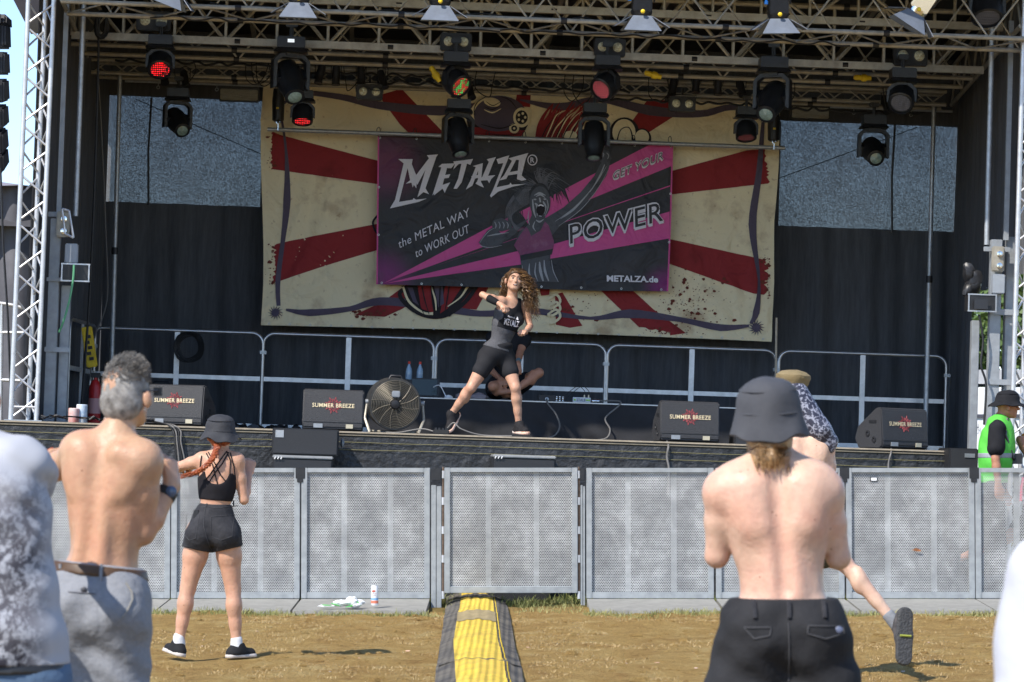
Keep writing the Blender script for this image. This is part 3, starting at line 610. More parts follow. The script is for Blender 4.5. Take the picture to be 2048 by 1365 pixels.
# PA towers (triangular)
def tower(label, p_top, p_bot, ys, mirror=1, zb=0, extra=1.2, w=.25):
    a = sp(*p_top, ys); b = sp(*p_bot, ys); dr = (a - b) / (a.z - b.z); b = b + dr * (zb - b.z); a = a + dr * extra
    t = thing('truss_tower', label, 'truss tower', b, 'truss towers at the stage sides'); H = a.z - b.z; offs = [(0, 0, 0), (w, 0, 0), (w * .58 * mirror + (0 if mirror > 0 else w), w * .85, 0)]
    for o in offs: m1 = MB(); m1.tube([b + Vector(o), a + Vector(o)], .0245, 14); part('leg', m1, ALUW, t)
    n = round(H / .245)
    for (i, j) in ((0, 1), (1, 2), (2, 0)):
        m1 = MB()
        for k in range(n):
            p = b.lerp(a, (k + .12) / n); q = b.lerp(a, (k + .95) / n); oi, oj = Vector(offs[i]), Vector(offs[j])
            if k % 2: oi, oj = oj, oi
            m1.tube([p + oi, q + oj], .011, 8, cap=False)
        for k in (0,): m1.tube([b + Vector(offs[i]) + Vector((0, 0, .14)), b + Vector(offs[j]) + Vector((0, 0, .14))], .011, 8)
        part('lacing', m1, ALUW, t)
    m1 = MB(); m1.bbox((b.x - .06, b.y - .06, zb + .001), (b.x + w + .06, b.y + w, zb + .012)); part('base_plate', m1, GALV, t)
tower('bright aluminium truss tower at the left stage edge', (57, 0), (22, 830), .25)
tower('bright truss tower cut off by the right picture edge', (2046, 100), (2024, 850), .25, 1, -1.3)
# ================================================================== banners
def drape(mb, name, wave, off, step=.07, base=None):
    me = bpy.data.meshes.new(name); me.from_pydata(mb.v, [], mb.f); bm = bmesh.new(); bm.from_mesh(me)
    for ax in (0, 2):
        lo = min(v.co[ax] for v in bm.verts); hi = max(v.co[ax] for v in bm.verts); k = math.ceil(lo / step)
        while k * step < hi:
            co = [0, 0, 0]; no = [0, 0, 0]; co[ax] = k * step + .0007; no[ax] = 1
            bmesh.ops.bisect_plane(bm, geom=bm.verts[:] + bm.edges[:] + bm.faces[:], plane_co=co, plane_no=no); k += 1
    for f in bm.faces:
        f.normal_update()
        if f.normal.y > 0: f.normal_flip()
    for v in bm.verts: v.co.y += wave(v.co.x, v.co.z); v.co -= off
    bm.to_mesh(me); bm.free(); me.shade_smooth(); return me
class Art:
    def __init__(s, name, label, ys, wave, thing_loc, step=.07): s.ys = ys; s.wave = wave; s.t = thing(name, label, 'banner', thing_loc); s.n = 0; s.step = step
    def pt(s, px, py, lay): return sp(px, py, s.ys) + Vector((0, -lay, 0))
    def polys(s, name, polys, mat, lay, label=None):
        mb = MB()
        for i, p in enumerate(polys):
            l = lay + (i % 12) * .0005; mb.flat(p, lambda u, v: s.pt(u, v, l))
        s.mb(name, mb, mat, label)
    def mb(s, name, mb, mat, label=None):
        me = drape(mb, name, s.wave, ROOTOFF[s.t.name], s.step); part(name, me, mat, s.t, label=label)
    def text(s, name, items, mat, lay):     # items: (txt, p0, p1(end of baseline), height vector, bold, space, shear)
        mb = MB()
        for it in items:
            txt, p0, p1, h = it[:4]; bold = it[4] if len(it) > 4 else .01; spc = it[5] if len(it) > 5 else 1; sh = it[6] if len(it) > 6 else 0
            put_text(mb, txt, lambda u, v: s.pt(p0[0] + (p1[0] - p0[0]) * u + h[0] * v, p0[1] + (p1[1] - p0[1]) * u + h[1] * v, lay), bold, spc, sh)
        s.mb(name, mb, mat)
def wob(a, b, w0, w1, n=10, amp=.2, seed=0):   # tapered stroke polygon between points
    a = Vector((*a, 0)); b = Vector((*b, 0)); d = (b - a); nn = Vector((-d.y, d.x, 0)).normalized(); L_, R_ = [], []
    for i in range(n + 1):
        t = i / n; w = (w0 + (w1 - w0) * t) / 2; p = a + d * t + nn * amp * mnoise.noise(Vector((t * 3, seed, 0))) * 10
        L_.append((p.x + nn.x * w, p.y + nn.y * w)); R_.append((p.x - nn.x * w, p.y - nn.y * w))
    return L_ + R_[::-1]
def stroke(pts, ws):
    P = smooth_path([(x, y, 0) for x, y in pts], 5); n = len(P); L_, R_ = [], []
    for i, p in enumerate(P):
        d = P[min(i + 1, n - 1)] - P[max(i - 1, 0)]; d.normalize(); t = i / (n - 1) * (len(ws) - 1); k = min(int(t), len(ws) - 2); w = (ws[k] + (ws[k + 1] - ws[k]) * (t - k)) / 2
        L_.append((p.x - d.y * w, p.y + d.x * w)); R_.append((p.x + d.y * w, p.y - d.x * w))
    return L_ + R_[::-1]
def disc(cx, cy, rx, ry=None, n=24, rot=0):
    ry = ry or rx; return [(cx + rx * math.cos(a) * math.cos(rot) - ry * math.sin(a) * math.sin(rot), cy + rx * math.cos(a) * math.sin(rot) + ry * math.sin(a) * math.cos(rot)) for a in [2 * PI * k / n for k in range(n)]]
def sunpoly(cx, cy, r, ri, n=14, tw=.25):
    return [(cx + (r if k % 2 else ri) * math.cos(PI * k / n + (tw if k % 2 else 0)), cy + (r if k % 2 else ri) * math.sin(PI * k / n + (tw if k % 2 else 0))) for k in range(2 * n)]
def rough_edge(x0, y0, x1, y1, n=40, amp=4): # jagged polyline
    return [(x0 + (x1 - x0) * i / n + random.uniform(-amp, amp), y0 + (y1 - y0) * i / n) for i in range(n + 1)]
def cloth_mat(name, col, stain=None, samt=.5, rough=.85, sscale=1.6, grad=None):
    m, N, L, B = node_mat(name); B.inputs['Roughness'].default_value = rough; B.inputs['Specular IOR Level'].default_value = .25
    tc = N.new('ShaderNodeTexCoord'); out = None
    rgb = N.new('ShaderNodeRGB'); rgb.outputs[0].default_value = (*col, 1); out = rgb.outputs[0]
    if grad:
        for (cx, cz, rad, gc) in grad:
            sb = N.new('ShaderNodeVectorMath'); sb.operation = 'DISTANCE'; sb.inputs[1].default_value = (cx, 0, cz); ml = N.new('ShaderNodeVectorMath'); ml.operation = 'MULTIPLY'; ml.inputs[1].default_value = (1, 0, 1); L.new(tc.outputs['Object'], ml.inputs[0]); L.new(ml.outputs[0], sb.inputs[0])
            mr = N.new('ShaderNodeMapRange'); mr.interpolation_type = 'SMOOTHERSTEP'; mr.inputs[1].default_value = 0; mr.inputs[2].default_value = rad; mr.inputs[3].default_value = .9; mr.inputs[4].default_value = 0; L.new(sb.outputs['Value'], mr.inputs[0])
            mx = N.new('ShaderNodeMixRGB'); L.new(mr.outputs[0], mx.inputs[0]); L.new(out, mx.inputs[1]); mx.inputs[2].default_value = (*gc, 1); out = mx.outputs[0]
    if stain:
        for sc_, lo, hi, am in ((sscale, .56, .68, samt), (sscale * 9, .62, .70, samt * .8)):
            no = N.new('ShaderNodeTexNoise'); no.inputs['Scale'].default_value = sc_; no.inputs['Detail'].default_value = 7; no.inputs['Roughness'].default_value = .6; L.new(tc.outputs['Object'], no.inputs[0])
            r = ramp(N, [(lo, (0, 0, 0)), (hi, (am, am, am))]); L.new(no.outputs[0], r.inputs[0]); mx = N.new('ShaderNodeMixRGB'); L.new(r.outputs[0], mx.inputs[0]); L.new(out, mx.inputs[1]); mx.inputs[2].default_value = (*stain, 1); out = mx.outputs[0]
    L.new(out, B.inputs['Base Color'])
    nb = N.new('ShaderNodeTexNoise'); nb.inputs['Scale'].default_value = 3.5; nb.inputs['Detail'].default_value = 3; nb.inputs['Distortion'].default_value = .8; L.new(tc.outputs['Object'], nb.inputs[0]); bp = N.new('ShaderNodeBump'); bp.inputs['Strength'].default_value = .7; bp.inputs['Distance'].default_value = .08; L.new(nb.outputs[0], bp.inputs['Height']); L.new(bp.outputs[0], B.inputs['Normal'])
    return m
BEI = cloth_mat('banner_beige', (.84, .73, .49), (.32, .18, .10), .55)
REDC = cloth_mat('banner_red', (.29, .034, .038), (.14, .02, .02), .5)
PURC = cloth_mat('banner_purple', (.11, .09, .13), (.07, .055, .085), .4)
INK = cloth_mat('banner_ink', (.03, .026, .03)); BRN = cloth_mat('banner_brown', (.28, .17, .09))
CRS = [((695, 285), (570, 620), .03), ((640, 290), (560, 560), .018), ((735, 400), (600, 640), .02), ((600, 200), (545, 420), .015), ((1480, 480), (1530, 640), .025), ((1420, 520), (1520, 650), .02), ((1400, 300), (1540, 420), .016), ((1250, 590), (1500, 660), .014), ((700, 600), (560, 640), .016), ((1365, 200), (1450, 300), .015)]
CRS = [(sp(*a, YA_), sp(*b, YA_), w) for YA_ in (5.55,) for a, b, w in CRS]
def waveA(x, z):
    return waveA0(x, z) + sum(crease(x, z, *c_) for c_ in CRS)
def crease(x, z, a, b, A):
    dx, dz = b.x - a.x, b.z - a.z; L2 = dx * dx + dz * dz; t = ((x - a.x) * dx + (z - a.z) * dz) / L2; q = ((x - a.x) * dz - (z - a.z) * dx) / math.sqrt(L2) + .03 * math.sin(t * 5)
    if t < -.2 or t > 1.2 or abs(q) > .3: return 0
    return -A * (math.exp(-(q / .045) ** 2) - .5 * math.exp(-((q - .09) / .06) ** 2)) * math.sin(PI * (t + .2) / 1.4) ** 2
def waveA0(x, z):
    a = .022 * math.sin(x * 2.2 + z * 3.5 + .8 * math.sin(z * 2)) + .02 * mnoise.noise(Vector((x * 1.1, z * 1.6, 1))) 
    dl = math.hypot(x + 3.0, (z - 1.0)); c = math.atan2(z - 1.0, x + 3.0); a += .03 * math.sin(c * 26) * math.exp(-dl / 1.3) * min(1, dl * 2)
    dr = math.hypot(x - 3.1, (z - .9)); c = math.atan2(z - .9, x - 3.1); a += .028 * math.sin(c * 26) * math.exp(-dr / 1.2) * min(1, dr * 2)
    return a
YA = 5.55
big = Art('big_banner', 'large beige festival banner with red rays and a dark purple ribbon border', YA, waveA, sp(1030, 690, YA), .05)
cor = [(528, 158), (1560, 205), (1543, 684), (522, 651)]
base = [cor[0], cor[1]] + [(cor[1][0] + (cor[2][0] - cor[1][0]) * t + 3 * math.sin(t * 9), cor[1][1] + (cor[2][1] - cor[1][1]) * t) for t in (.25, .5, .75)] + [cor[2]] + [(cor[2][0] + (cor[3][0] - cor[2][0]) * t, cor[2][1] + (cor[3][1] - cor[2][1]) * t - 4 * math.sin(PI * t)) for t in [k / 12 for k in range(1, 12)]] + [cor[3]] + [(524 + 3 * math.sin(k), 651 - k * 82) for k in range(1, 6)]
big.polys('cloth', [base], BEI, 0)
rays = [[(560, 270), (757, 322), (757, 369)] + rough_edge(543, 339, 544, 264, 24, 2), [(757, 448), (757, 500), (640, 535), (552, 565)] + rough_edge(549, 562, 550, 488, 24, 4) + [(600, 478)],
        [(757, 192), (803, 178), (905, 285), (835, 285), (800, 250)], rough_edge(705, 630, 770, 634, 20, 2)[::-1] + [(711, 629), (767, 603), (812, 570), (872, 570), (805, 618), (770, 634)], [(912, 617), (940, 570), (980, 570), (953, 620)],
        [(1110, 590), (1125, 585), (1150, 628), (1165, 652), (1140, 656), (1112, 650)], [(1195, 575), (1258, 575), (1305, 618), (1372, 667), (1340, 671)] + [(1340 - k * 7, 669 - k * 1.4 - random.uniform(0, 5)) for k in range(9)] + [(1278, 655)],
        [(1335, 478), (1527, 519)] + rough_edge(1533, 521, 1533, 590, 20, 5) + [(1507, 588), (1335, 527)], [(1335, 345), (1495, 301)] + rough_edge(1530, 299, 1538, 368, 20, 4) + [(1335, 390)],
        [(1295, 200), (1395, 204), (1345, 235), (1250, 296), (1232, 296), (1255, 255)], [(1035, 180), (1062, 182), (1060, 215), (1030, 212)]]
big.polys('red_rays', rays, REDC, .003)
sp_ = []
for _ in range(520):
    k = random.random()
    if k < .35: x, y = random.gauss(1385, 38), random.gauss(602, 30)
    elif k < .5: x, y = random.gauss(1535, 6), random.uniform(515, 600)
    elif k < .62: x, y = random.gauss(544, 5), random.choice((random.uniform(262, 345), random.uniform(485, 570)))
    elif k < .75: x, y = random.uniform(700, 800), random.gauss(628, 4)
    elif k < .9: x, y = random.uniform(1280, 1380), random.gauss(664, 5)
    else: x, y = random.gauss(1155, 25), random.gauss(610, 20)
    if not (530 < x < 1541 and 215 < y < 645 + (x - 530) * .03): continue
    r = random.uniform(.6, 1.6) if random.random() < .8 else random.uniform(2, 5); sp_.append([(x + r * random.uniform(.6, 1.3) * math.cos(a), y + r * .8 * random.uniform(.6, 1.3) * math.sin(a)) for a in [PI * 2 * q / 7 for q in range(7)]])
big.polys('splatter', sp_, cloth_mat('splatter_red', (.17, .045, .03)), .0095)
rib = [stroke([(556, 195), (572, 300), (574, 400), (566, 480), (556, 560), (557, 612)], [4, 5, 15, 9, 10, 8]), stroke([(572, 620), (620, 626), (700, 618), (760, 603), (860, 612), (960, 628), (1060, 622), (1180, 637), (1260, 628), (1360, 640), (1440, 656), (1498, 652)], [4, 14, 10, 16, 18, 12, 14, 6, 18, 10, 14, 5]),
       stroke([(1526, 245), (1518, 340), (1505, 450), (1518, 560), (1512, 625), (1500, 648)], [6, 12, 16, 5, 14, 4]), stroke([(560, 215), (600, 188), (680, 195), (760, 212), (880, 222), (960, 208)], [3, 8, 12, 16, 20, 6]), stroke([(1040, 200), (1120, 215), (1200, 200), (1300, 222), (1400, 228), (1460, 215), (1528, 222)], [3, 16, 12, 20, 14, 12, 3])]
big.polys('ribbon_border', rib, PURC, .014)
big.polys('corner_suns', [sunpoly(551, 626, 16, 7), sunpoly(1512, 656, 17, 8), sunpoly(1528, 236, 12, 6)], PURC, .021)
# plain stand-in art: a round helmet with flames, a striped pot and chain loops
big.polys('drawing_shadow', [disc(995, 240, 62, 48), stroke([(840, 568), (800, 585), (815, 612), (850, 632), (890, 632), (930, 605), (955, 570)], [8, 8, 8, 8, 8, 8]), [(803, 572), (950, 572), (900, 634), (850, 632), (815, 612)], disc(1248, 268, 30, 32), disc(1283, 278, 19, 20), stroke([(757, 430), (746, 445), (750, 462), (757, 470)], [4, 4, 4])], INK, .024)
fl = []
for k in range(17):
    x = 1075 + k * 5; fl.append(stroke([(x, 285), (x + random.uniform(2, 8), 255), (x + random.uniform(10, 22), 232 + random.uniform(-5, 5)), (x + random.uniform(22, 46), 205 + random.uniform(-6, 14))], [11, 10, 6, .5]))
big.polys('drawing_red', fl + [[(945, 255), (1050, 262), (1040, 278), (950, 272)], [(835, 572), (862, 572), (868, 628), (842, 618)], [(890, 572), (925, 572), (895, 618), (880, 628)], [(1078, 572), (1100, 572), (1098, 590), (1082, 592)]], REDC, .031)
big.polys('drawing_purple', [disc(995, 228, 56, 36), [(815, 576), (828, 576), (838, 612), (826, 604)], [(868, 572), (885, 572), (888, 608), (876, 616)]], PURC, .0385)
big.polys('drawing_cream', [stroke([(948, 246), (944, 225), (956, 206), (976, 196)], [3, 8, 6, 2]), disc(984, 205, 17, 9, 20, .2), stroke([(968, 220), (985, 226), (1002, 218)], [1, 3, 1]), disc(1043, 236, 17, 20), disc(1028, 258, 10, 10), disc(1140, 272, 14, 9), disc(1247, 266, 23, 26), disc(1283, 276, 14, 15)] +
          [stroke([(1090 + k * 11, 280), (1100 + k * 11, 258), (1112 + k * 12, 240 + random.uniform(-8, 6)), (1130 + k * 12, 222)], [1, 2.4, 2, .4]) for k in range(7)] + [stroke([(806, 574), (818, 604), (846, 626), (866, 628)], [4, 5, 4, 6]), stroke([(862, 574), (870, 600), (872, 622)], [2, 4, 2]), stroke([(935, 574), (920, 596), (895, 614)], [5, 3, 2])] +
          [stroke([(1095, 600 + k * 15), (1112, 590 + k * 15), (1120, 604 + k * 15), (1106, 616 + k * 15), (1094, 616 + k * 15)], [4, 5, 5, 5, 4]) for k in range(3)], BEI, .045)
big.polys('drawing_lines', [stroke([(950, 232), (948, 220), (955, 205), (972, 194)], [1, 2, 1]), stroke([(962, 250), (1000, 258), (1030, 248)], [1, 2.5, 1]), stroke([(968, 214), (984, 220), (1000, 212)], [.6, 2, .6]), stroke([(972, 204), (986, 212), (1003, 203)], [.6, 1.8, .6]), stroke([(1000, 194), (1020, 202), (1034, 220)], [.6, 2, .6]), stroke([(975, 268), (1010, 272), (1040, 268)], [.6, 2, .6])] + [stroke([(1080 + k * 14, 284), (1092 + k * 14, 258), (1108 + k * 14, 236 - (k % 3) * 6)], [1, 2.4, .5]) for k in range(6)] + [stroke([(826 + k * 18, 574), (834 + k * 15, 600), (848 + k * 10, 630)], [2, 2.4, 1]) for k in range(5)] + [disc(1043, 236, 12, 14), disc(1028, 258, 6, 6), stroke([(1232, 290), (1240, 262), (1258, 258), (1266, 288)], [3, 2, 2, 3])], INK, .052)
big.polys('drawing_rings', [disc(1043 + 7 * math.cos(a), 236 + 8 * math.sin(a), 2.6, 3, 8) for a in [k * PI / 2.5 for k in range(5)]] + [disc(1028, 258, 2.5, 2.5, 8)], BEI, .056)
def grommet(t, p, n=Vector((0, -1, 0))):
    m1 = MB(); m1.tube([p + Vector((.010 * math.cos(q * PI / 5), -.008, .010 * math.sin(q * PI / 5))) for q in range(10)], .0035, 5, closed=True); part('grommet', m1, ALU, t)
for k in range(25):
    t_ = (k + .3) / 24.6; x = 526 + t_ * 1012; p = sp(x, 647.5 + t_ * 31.5, YA); p.y += waveA(p.x, p.z) - .004
    grommet(big.t, p)
# ---- pink and black banner
def waveB(x, z): return .016 * math.sin(x * 5.1 + z * 1.2) * .6 + .018 * mnoise.noise(Vector((x * 2.0, z * 2.6, 7))) + .006 * mnoise.noise(Vector((x * 6, z * 5, 2)))
YB = 5.33
bb = sp(1045, 575, YB); pk = Art('pink_banner', 'black and magenta advertising banner with a shouting woman, hung on a pipe', YB, waveB, bb, .06)
lc = lambda px, py: (sp(px, py, YB) - bb)
g1, g2, g3 = lc(775, 330), lc(765, 560), lc(1330, 575)
DRK = cloth_mat('banner_black', (.042, .042, .048), (.085, .08, .09), .4, .5, 1.4, grad=[(g1.x, g1.z, .6, (.17, .045, .11)), (g2.x, g2.z, .5, (.24, .035, .17)), (g3.x, g3.z, .35, (.24, .03, .17))])
PNK = cloth_mat('banner_pink', (.66, .095, .31), (.52, .075, .25), .35, .5); LIL = cloth_mat('banner_lilac', (.74, .72, .78), None, 0, .5); WHC = cloth_mat('banner_white', (.78, .76, .82), None, 0, .5)
m = lambda X, Y: (740 + X / 2.7306, 180 + Y / 2.73)
nz = lambda X, Y: (680 + X / 2.9257, Y / 2.9267)
PB = [(757, 272), (1345, 290), (1341, 440), (1334, 583), (1190, 582), (1040, 577), (900, 573), (754, 569), (755, 420)]
pk.polys('cloth', [PB], DRK, 0)
ed = [(757, 272), (1345, 290), (1335, 583), (754, 569)]
pk.polys('hem', [stroke([ed[0], ((ed[0][0] + ed[3][0]) / 2, (ed[0][1] + ed[3][1]) / 2), ed[3]], [3, 3]), stroke([ed[1], (1341, 440), ed[2]], [3, 3])], PNK, .0022)
pk.polys('pink_rays', [[m(75, 1056), m(660, 745), m(1000, 575), m(1535, 296), m(1652, 300), m(1650, 415), m(1100, 640), m(640, 850)], [m(330, 972), m(1640, 521), m(1640, 527)], [m(85, 1058), m(790, 885), m(1000, 843), m(1636, 665), m(1633, 812), m(1000, 920), m(820, 955)]], PNK, .0035)
SK1 = cloth_mat('print_dark_grey', (.035, .036, .042), None, 0, .5); SK2 = cloth_mat('print_mid_grey', (.085, .09, .105), (.03, .03, .036), .8, .5, 7); SK3 = cloth_mat('print_light_grey', (.38, .39, .43), None, 0, .5); BRA = cloth_mat('print_plum', (.24, .07, .16), (.34, .16, .26), .7, .5, 5)
hair = []
random.seed(11)
for k in range(70):
    s0 = random.uniform(0, 1); a = (850 + 130 * s0 + random.uniform(-15, 15), 560 - 90 * math.sin(s0 * PI) + random.uniform(-10, 40))
    if s0 < .55: e = (735 + random.uniform(-10, 110), 560 + random.uniform(-60, 190)); c = ((a[0] + e[0]) / 2 - 30, min(a[1], e[1]) - random.uniform(0, 70))
    else: e = (1000 + random.uniform(0, 110), 450 + random.uniform(-40, 190)); c = ((a[0] + e[0]) / 2, min(a[1], e[1]) - random.uniform(20, 50))
    hair.append(stroke([m(*a), m(*c), m(*e)], [3.4, 4.5, .3]))
for k in range(16): hair.append(stroke([m(850 + k * 3, 470 + random.uniform(-20, 40)), m(810 - k * 3, 600), m(760 + k * 5, 700), m(770 + k * 7, 760)], [3, 6, 5, .6]))
pk.polys('printed_hair', hair, SK1, .0075)
random.seed(23); fly = []
for k in range(46):
    a_ = random.uniform(-2.9, -.2); r1_ = random.uniform(110, 190); c0 = (925 + 50 * math.cos(a_), 560 + 50 * math.sin(a_)); fly.append(stroke([m(*c0), m(925 + r1_ * .6 * math.cos(a_ - .25), 560 + r1_ * .7 * math.sin(a_ - .25)), m(925 + r1_ * math.cos(a_), 560 + r1_ * .75 * math.sin(a_) + 20)], [1.6, 1.2, .2]))
for k in range(26):
    fly.append(stroke([m(870, 520 + k * 4), m(800 - k, 560 + k * 5), m(745 + 2 * k, 640 + k * 5), m(740 + 5 * k, 720 + 2 * k)], [.6, 1.3, 1.0, .2]))
pk.polys('printed_flying_strands', fly, cloth_mat('print_strand_grey', (.15, .15, .17), None, 0, .5), .0142)
body = [[m(815, 780), m(860, 740), m(880, 690), m(960, 700), m(990, 760), m(1000, 850), m(985, 900), m(985, 960), m(1030, 1050), m(850, 1050), m(825, 960), m(815, 880), m(785, 850)],           # trunk
        [m(960, 700), m(1060, 640), m(1150, 560), m(1225, 470), m(1262, 395), m(1312, 400), m(1290, 470), m(1230, 560), m(1130, 670), m(1040, 740), m(990, 800)],   # raised arm
        [m(1256, 395), m(1250, 345), m(1270, 325), m(1305, 340), m(1318, 375), m(1308, 405)], [m(870, 700), m(790, 790), m(700, 855), m(620, 862), m(593, 835), m(640, 770), m(680, 745), m(720, 790), m(800, 740)],
        [m(665, 745), m(670, 715), m(720, 700), m(770, 725), m(775, 760), m(720, 775), m(680, 765)], disc(*m(928, 615), 21, 32), [m(880, 640), m(960, 640), m(955, 720), m(885, 730)]]
pk.polys('printed_figure', body, SK2, .015)
pk.polys('printed_top', [[m(785, 850), m(815, 800), m(850, 750), m(862, 760), m(880, 800), m(930, 770), m(955, 720), m(975, 740), m(1005, 830), m(1000, 870), m(820, 905)]], BRA, .0195)
pk.polys('printed_band', [[m(818, 905), m(1000, 868), m(992, 900), m(823, 935)]], SK1, .0205)
lt = [stroke([m(598, 838), m(620, 805), m(650, 772), m(680, 755)], [.6, 1.6, .6]), stroke([m(600, 850), m(650, 862), m(720, 850)], [1, 1.6, .5]), stroke([m(1010, 720), m(1120, 640), m(1220, 530), m(1290, 420)], [.6, 2, 1.6, .6]), stroke([m(1030, 745), m(1150, 655), m(1240, 545), m(1300, 440)], [.6, 1.6, 1.2, .4]), stroke([m(990, 930), m(1000, 990), m(1028, 1050)], [.8, 2, .8]),
      stroke([m(830, 960), m(838, 1010), m(860, 1050)], [.8, 2.5, .8]), stroke([m(905, 945), m(900, 1000), m(915, 1045)], [1, 3, .5]), stroke([m(950, 930), m(955, 990), m(975, 1045)], [1, 5, 2]), stroke([m(870, 740), m(862, 700), m(868, 660)], [1, 2, .8]), stroke([m(887, 600), m(893, 660), m(905, 700)], [2, 4, 1]), stroke([m(905, 585), m(930, 575), m(955, 590)], [1, 3, 1]), stroke([m(966, 600), m(972, 640), m(955, 690)], [1, 2.5, 1]),
      stroke([m(925, 590), m(930, 615)], [3, 3]), stroke([m(1262, 340), m(1275, 352), m(1270, 370)], [1, 2, 1]), stroke([m(1290, 345), m(1302, 360), m(1296, 380)], [1, 2, 1]), disc(*m(900, 600), 3, 1.6), disc(*m(955, 598), 3, 1.6)] + [stroke([m(680 + 22 * k, 722), m(688 + 22 * k, 740), m(684 + 22 * k, 758)], [1, 2, 1]) for k in range(4)]
lt += [stroke([m(640, 800), m(690, 790), m(760, 780)], [1, 3, .5]), stroke([m(1040, 705), m(1110, 655), m(1190, 570)], [1, 4, 1]), stroke([m(1200, 560), m(1250, 480), m(1280, 410)], [1, 3.5, 1.5]), stroke([m(870, 950), m(868, 1000), m(882, 1048)], [1, 4, 1]), stroke([m(925, 940), m(930, 990), m(945, 1046)], [2, 6, 3]), stroke([m(900, 620), m(915, 640), m(912, 690)], [2, 6, 1]), stroke([m(945, 610), m(956, 640), m(950, 680)], [2, 6, 1]), stroke([m(896, 578), m(925, 566), m(958, 578)], [1, 5, 1]), stroke([m(905, 712), m(925, 722), m(948, 708)], [1, 4, 1]), stroke([m(900, 720), m(890, 750), m(905, 775)], [1, 3, .5])]
pk.polys('printed_highlights', lt, SK3, .0215)
pk.polys('printed_mouth', [disc(*m(932, 655), 8.5, 12.5, 20, .15)], INK, .028); pk.polys('printed_teeth', [stroke([m(918, 636), m(932, 630), m(948, 637)], [2, 3, 2]), stroke([m(922, 690), m(936, 692)], [1, 1])], WHC, .030)
pk.polys('printed_hair_shine', [stroke([m(860 + 10 * k, 520 - abs(5 - k) * 3), m(820 - 4 * k, 560), m(760 + 8 * k, 640), m(745 + 12 * k, 700)], [.3, 1.1, .8, .2]) for k in range(9)] + [stroke([m(960, 500 + 5 * k), m(1010, 470 + 12 * k), m(1070, 500 + 14 * k)], [.3, .9, .2]) for k in range(8)], SK2, .031)
L1 = [[(340, 934), (415, 936), (400, 968), (345, 1185), (425, 1172), (430, 1162), (445, 1172), (508, 1165), (460, 1185), (292, 1223), (322, 1172), (372, 960)], [(378, 936), (425, 935), (420, 965), (450, 1040), (446, 1105), (432, 1085), (425, 1100), (418, 1072), (385, 1078), (410, 1058), (398, 1000)],
      [(440, 1035), (520, 930), (508, 912), (574, 907), (552, 935), (545, 968), (520, 960), (452, 1085), (438, 1060)], [(515, 945), (562, 925), (500, 1105), (520, 1140), (488, 1128), (452, 1158), (470, 1100)],
      [(598, 966), (632, 962), (600, 1085), (572, 1110), (540, 1147), (558, 1090)], [(575, 980), (596, 962), (675, 958), (650, 988), (612, 985)], [(590, 1032), (645, 1022), (636, 1044), (592, 1050)], [(562, 1098), (645, 1070), (628, 1098), (612, 1132), (600, 1108), (548, 1147)],
      [(662, 948), (778, 933), (762, 968), (738, 958), (695, 962), (662, 995), (672, 965)], [(712, 952), (745, 952), (712, 1070), (684, 1108), (664, 1108), (690, 1050)],
      [(776, 975), (835, 958), (824, 1068), (842, 1102), (818, 1092), (792, 1078), (806, 1060), (808, 985)], [(796, 975), (816, 980), (774, 1090), (736, 1112), (762, 1060)], [(768, 1034), (818, 1024), (814, 1042), (770, 1054)],
      [(858, 935), (912, 922), (898, 950), (866, 1032), (908, 1028), (885, 1050), (872, 1076), (862, 1058), (800, 1062), (832, 1038), (870, 950)],
      [(915, 935), (990, 912), (978, 945), (915, 1100), (990, 1084), (996, 1072), (1004, 1084), (1086, 1080), (1010, 1096), (925, 1125), (884, 1158), (876, 1150), (896, 1110), (955, 958), (925, 962)],
      [(985, 930), (1102, 898), (1086, 932), (1062, 1030), (1090, 1055), (1062, 1062), (1034, 1052), (1046, 940), (1030, 938), (972, 1050), (930, 1060), (958, 1030), (1005, 945)], [(985, 1012), (1050, 1000), (1046, 1020), (982, 1030)]]
pk.polys('brand_lettering', [[nz(x, y) for x, y in p] for p in L1], LIL, .0325)
ring = disc(1064.5, 321, 10, 11, 28); pk.polys('registered_ring', [[*ring, ring[0], *[(1064.5 + (x - 1064.5) * .8, 321 + (y - 321) * .8) for x, y in [ring[0]] + ring[::-1]]]], LIL, .0335)
pk.text('registered_letter', [('R', (1060.5, 326), (1068.5, 326), (0, -10), .02)], LIL, .0335)
p_ = lambda X, Y: m(X, Y)
pk.text('slogan', [('the METAL WAY', p_(158, 868), p_(545, 690), (-2, -16.5), .0, 1.05), ('to WORK OUT', p_(250, 918), p_(542, 780), (-2, -16.5), .0, 1.05)], LIL, .034)
pk.text('power_shadow', [('POWER', p_(1090, 858), p_(1606, 724), (-1, -38), .03, 1.1), ('GET YOUR', p_(1323, 502), p_(1597, 388), (2, -16), .01, 1.08)], LIL, .034)
pk.text('power_outline', [('POWER', p_(1086, 847), p_(1607, 712), (-1, -41.5), .045, 1.085), ('GET YOUR', p_(1321, 496), p_(1602, 379), (2, -17.5), .03, 1.06)], LIL, .0355)
pk.text('power_fill', [('POWER', p_(1092, 842), p_(1600, 714), (-1, -38), .005, 1.1), ('GET YOUR', p_(1324, 493), p_(1598, 380), (2, -15.5), -.012, 1.08)], DRK, .037)
pk.text('web_address', [('METALZA.de', p_(1292, 1046), p_(1572, 1052), (0, -12), .035, 1)], WHC, .034)
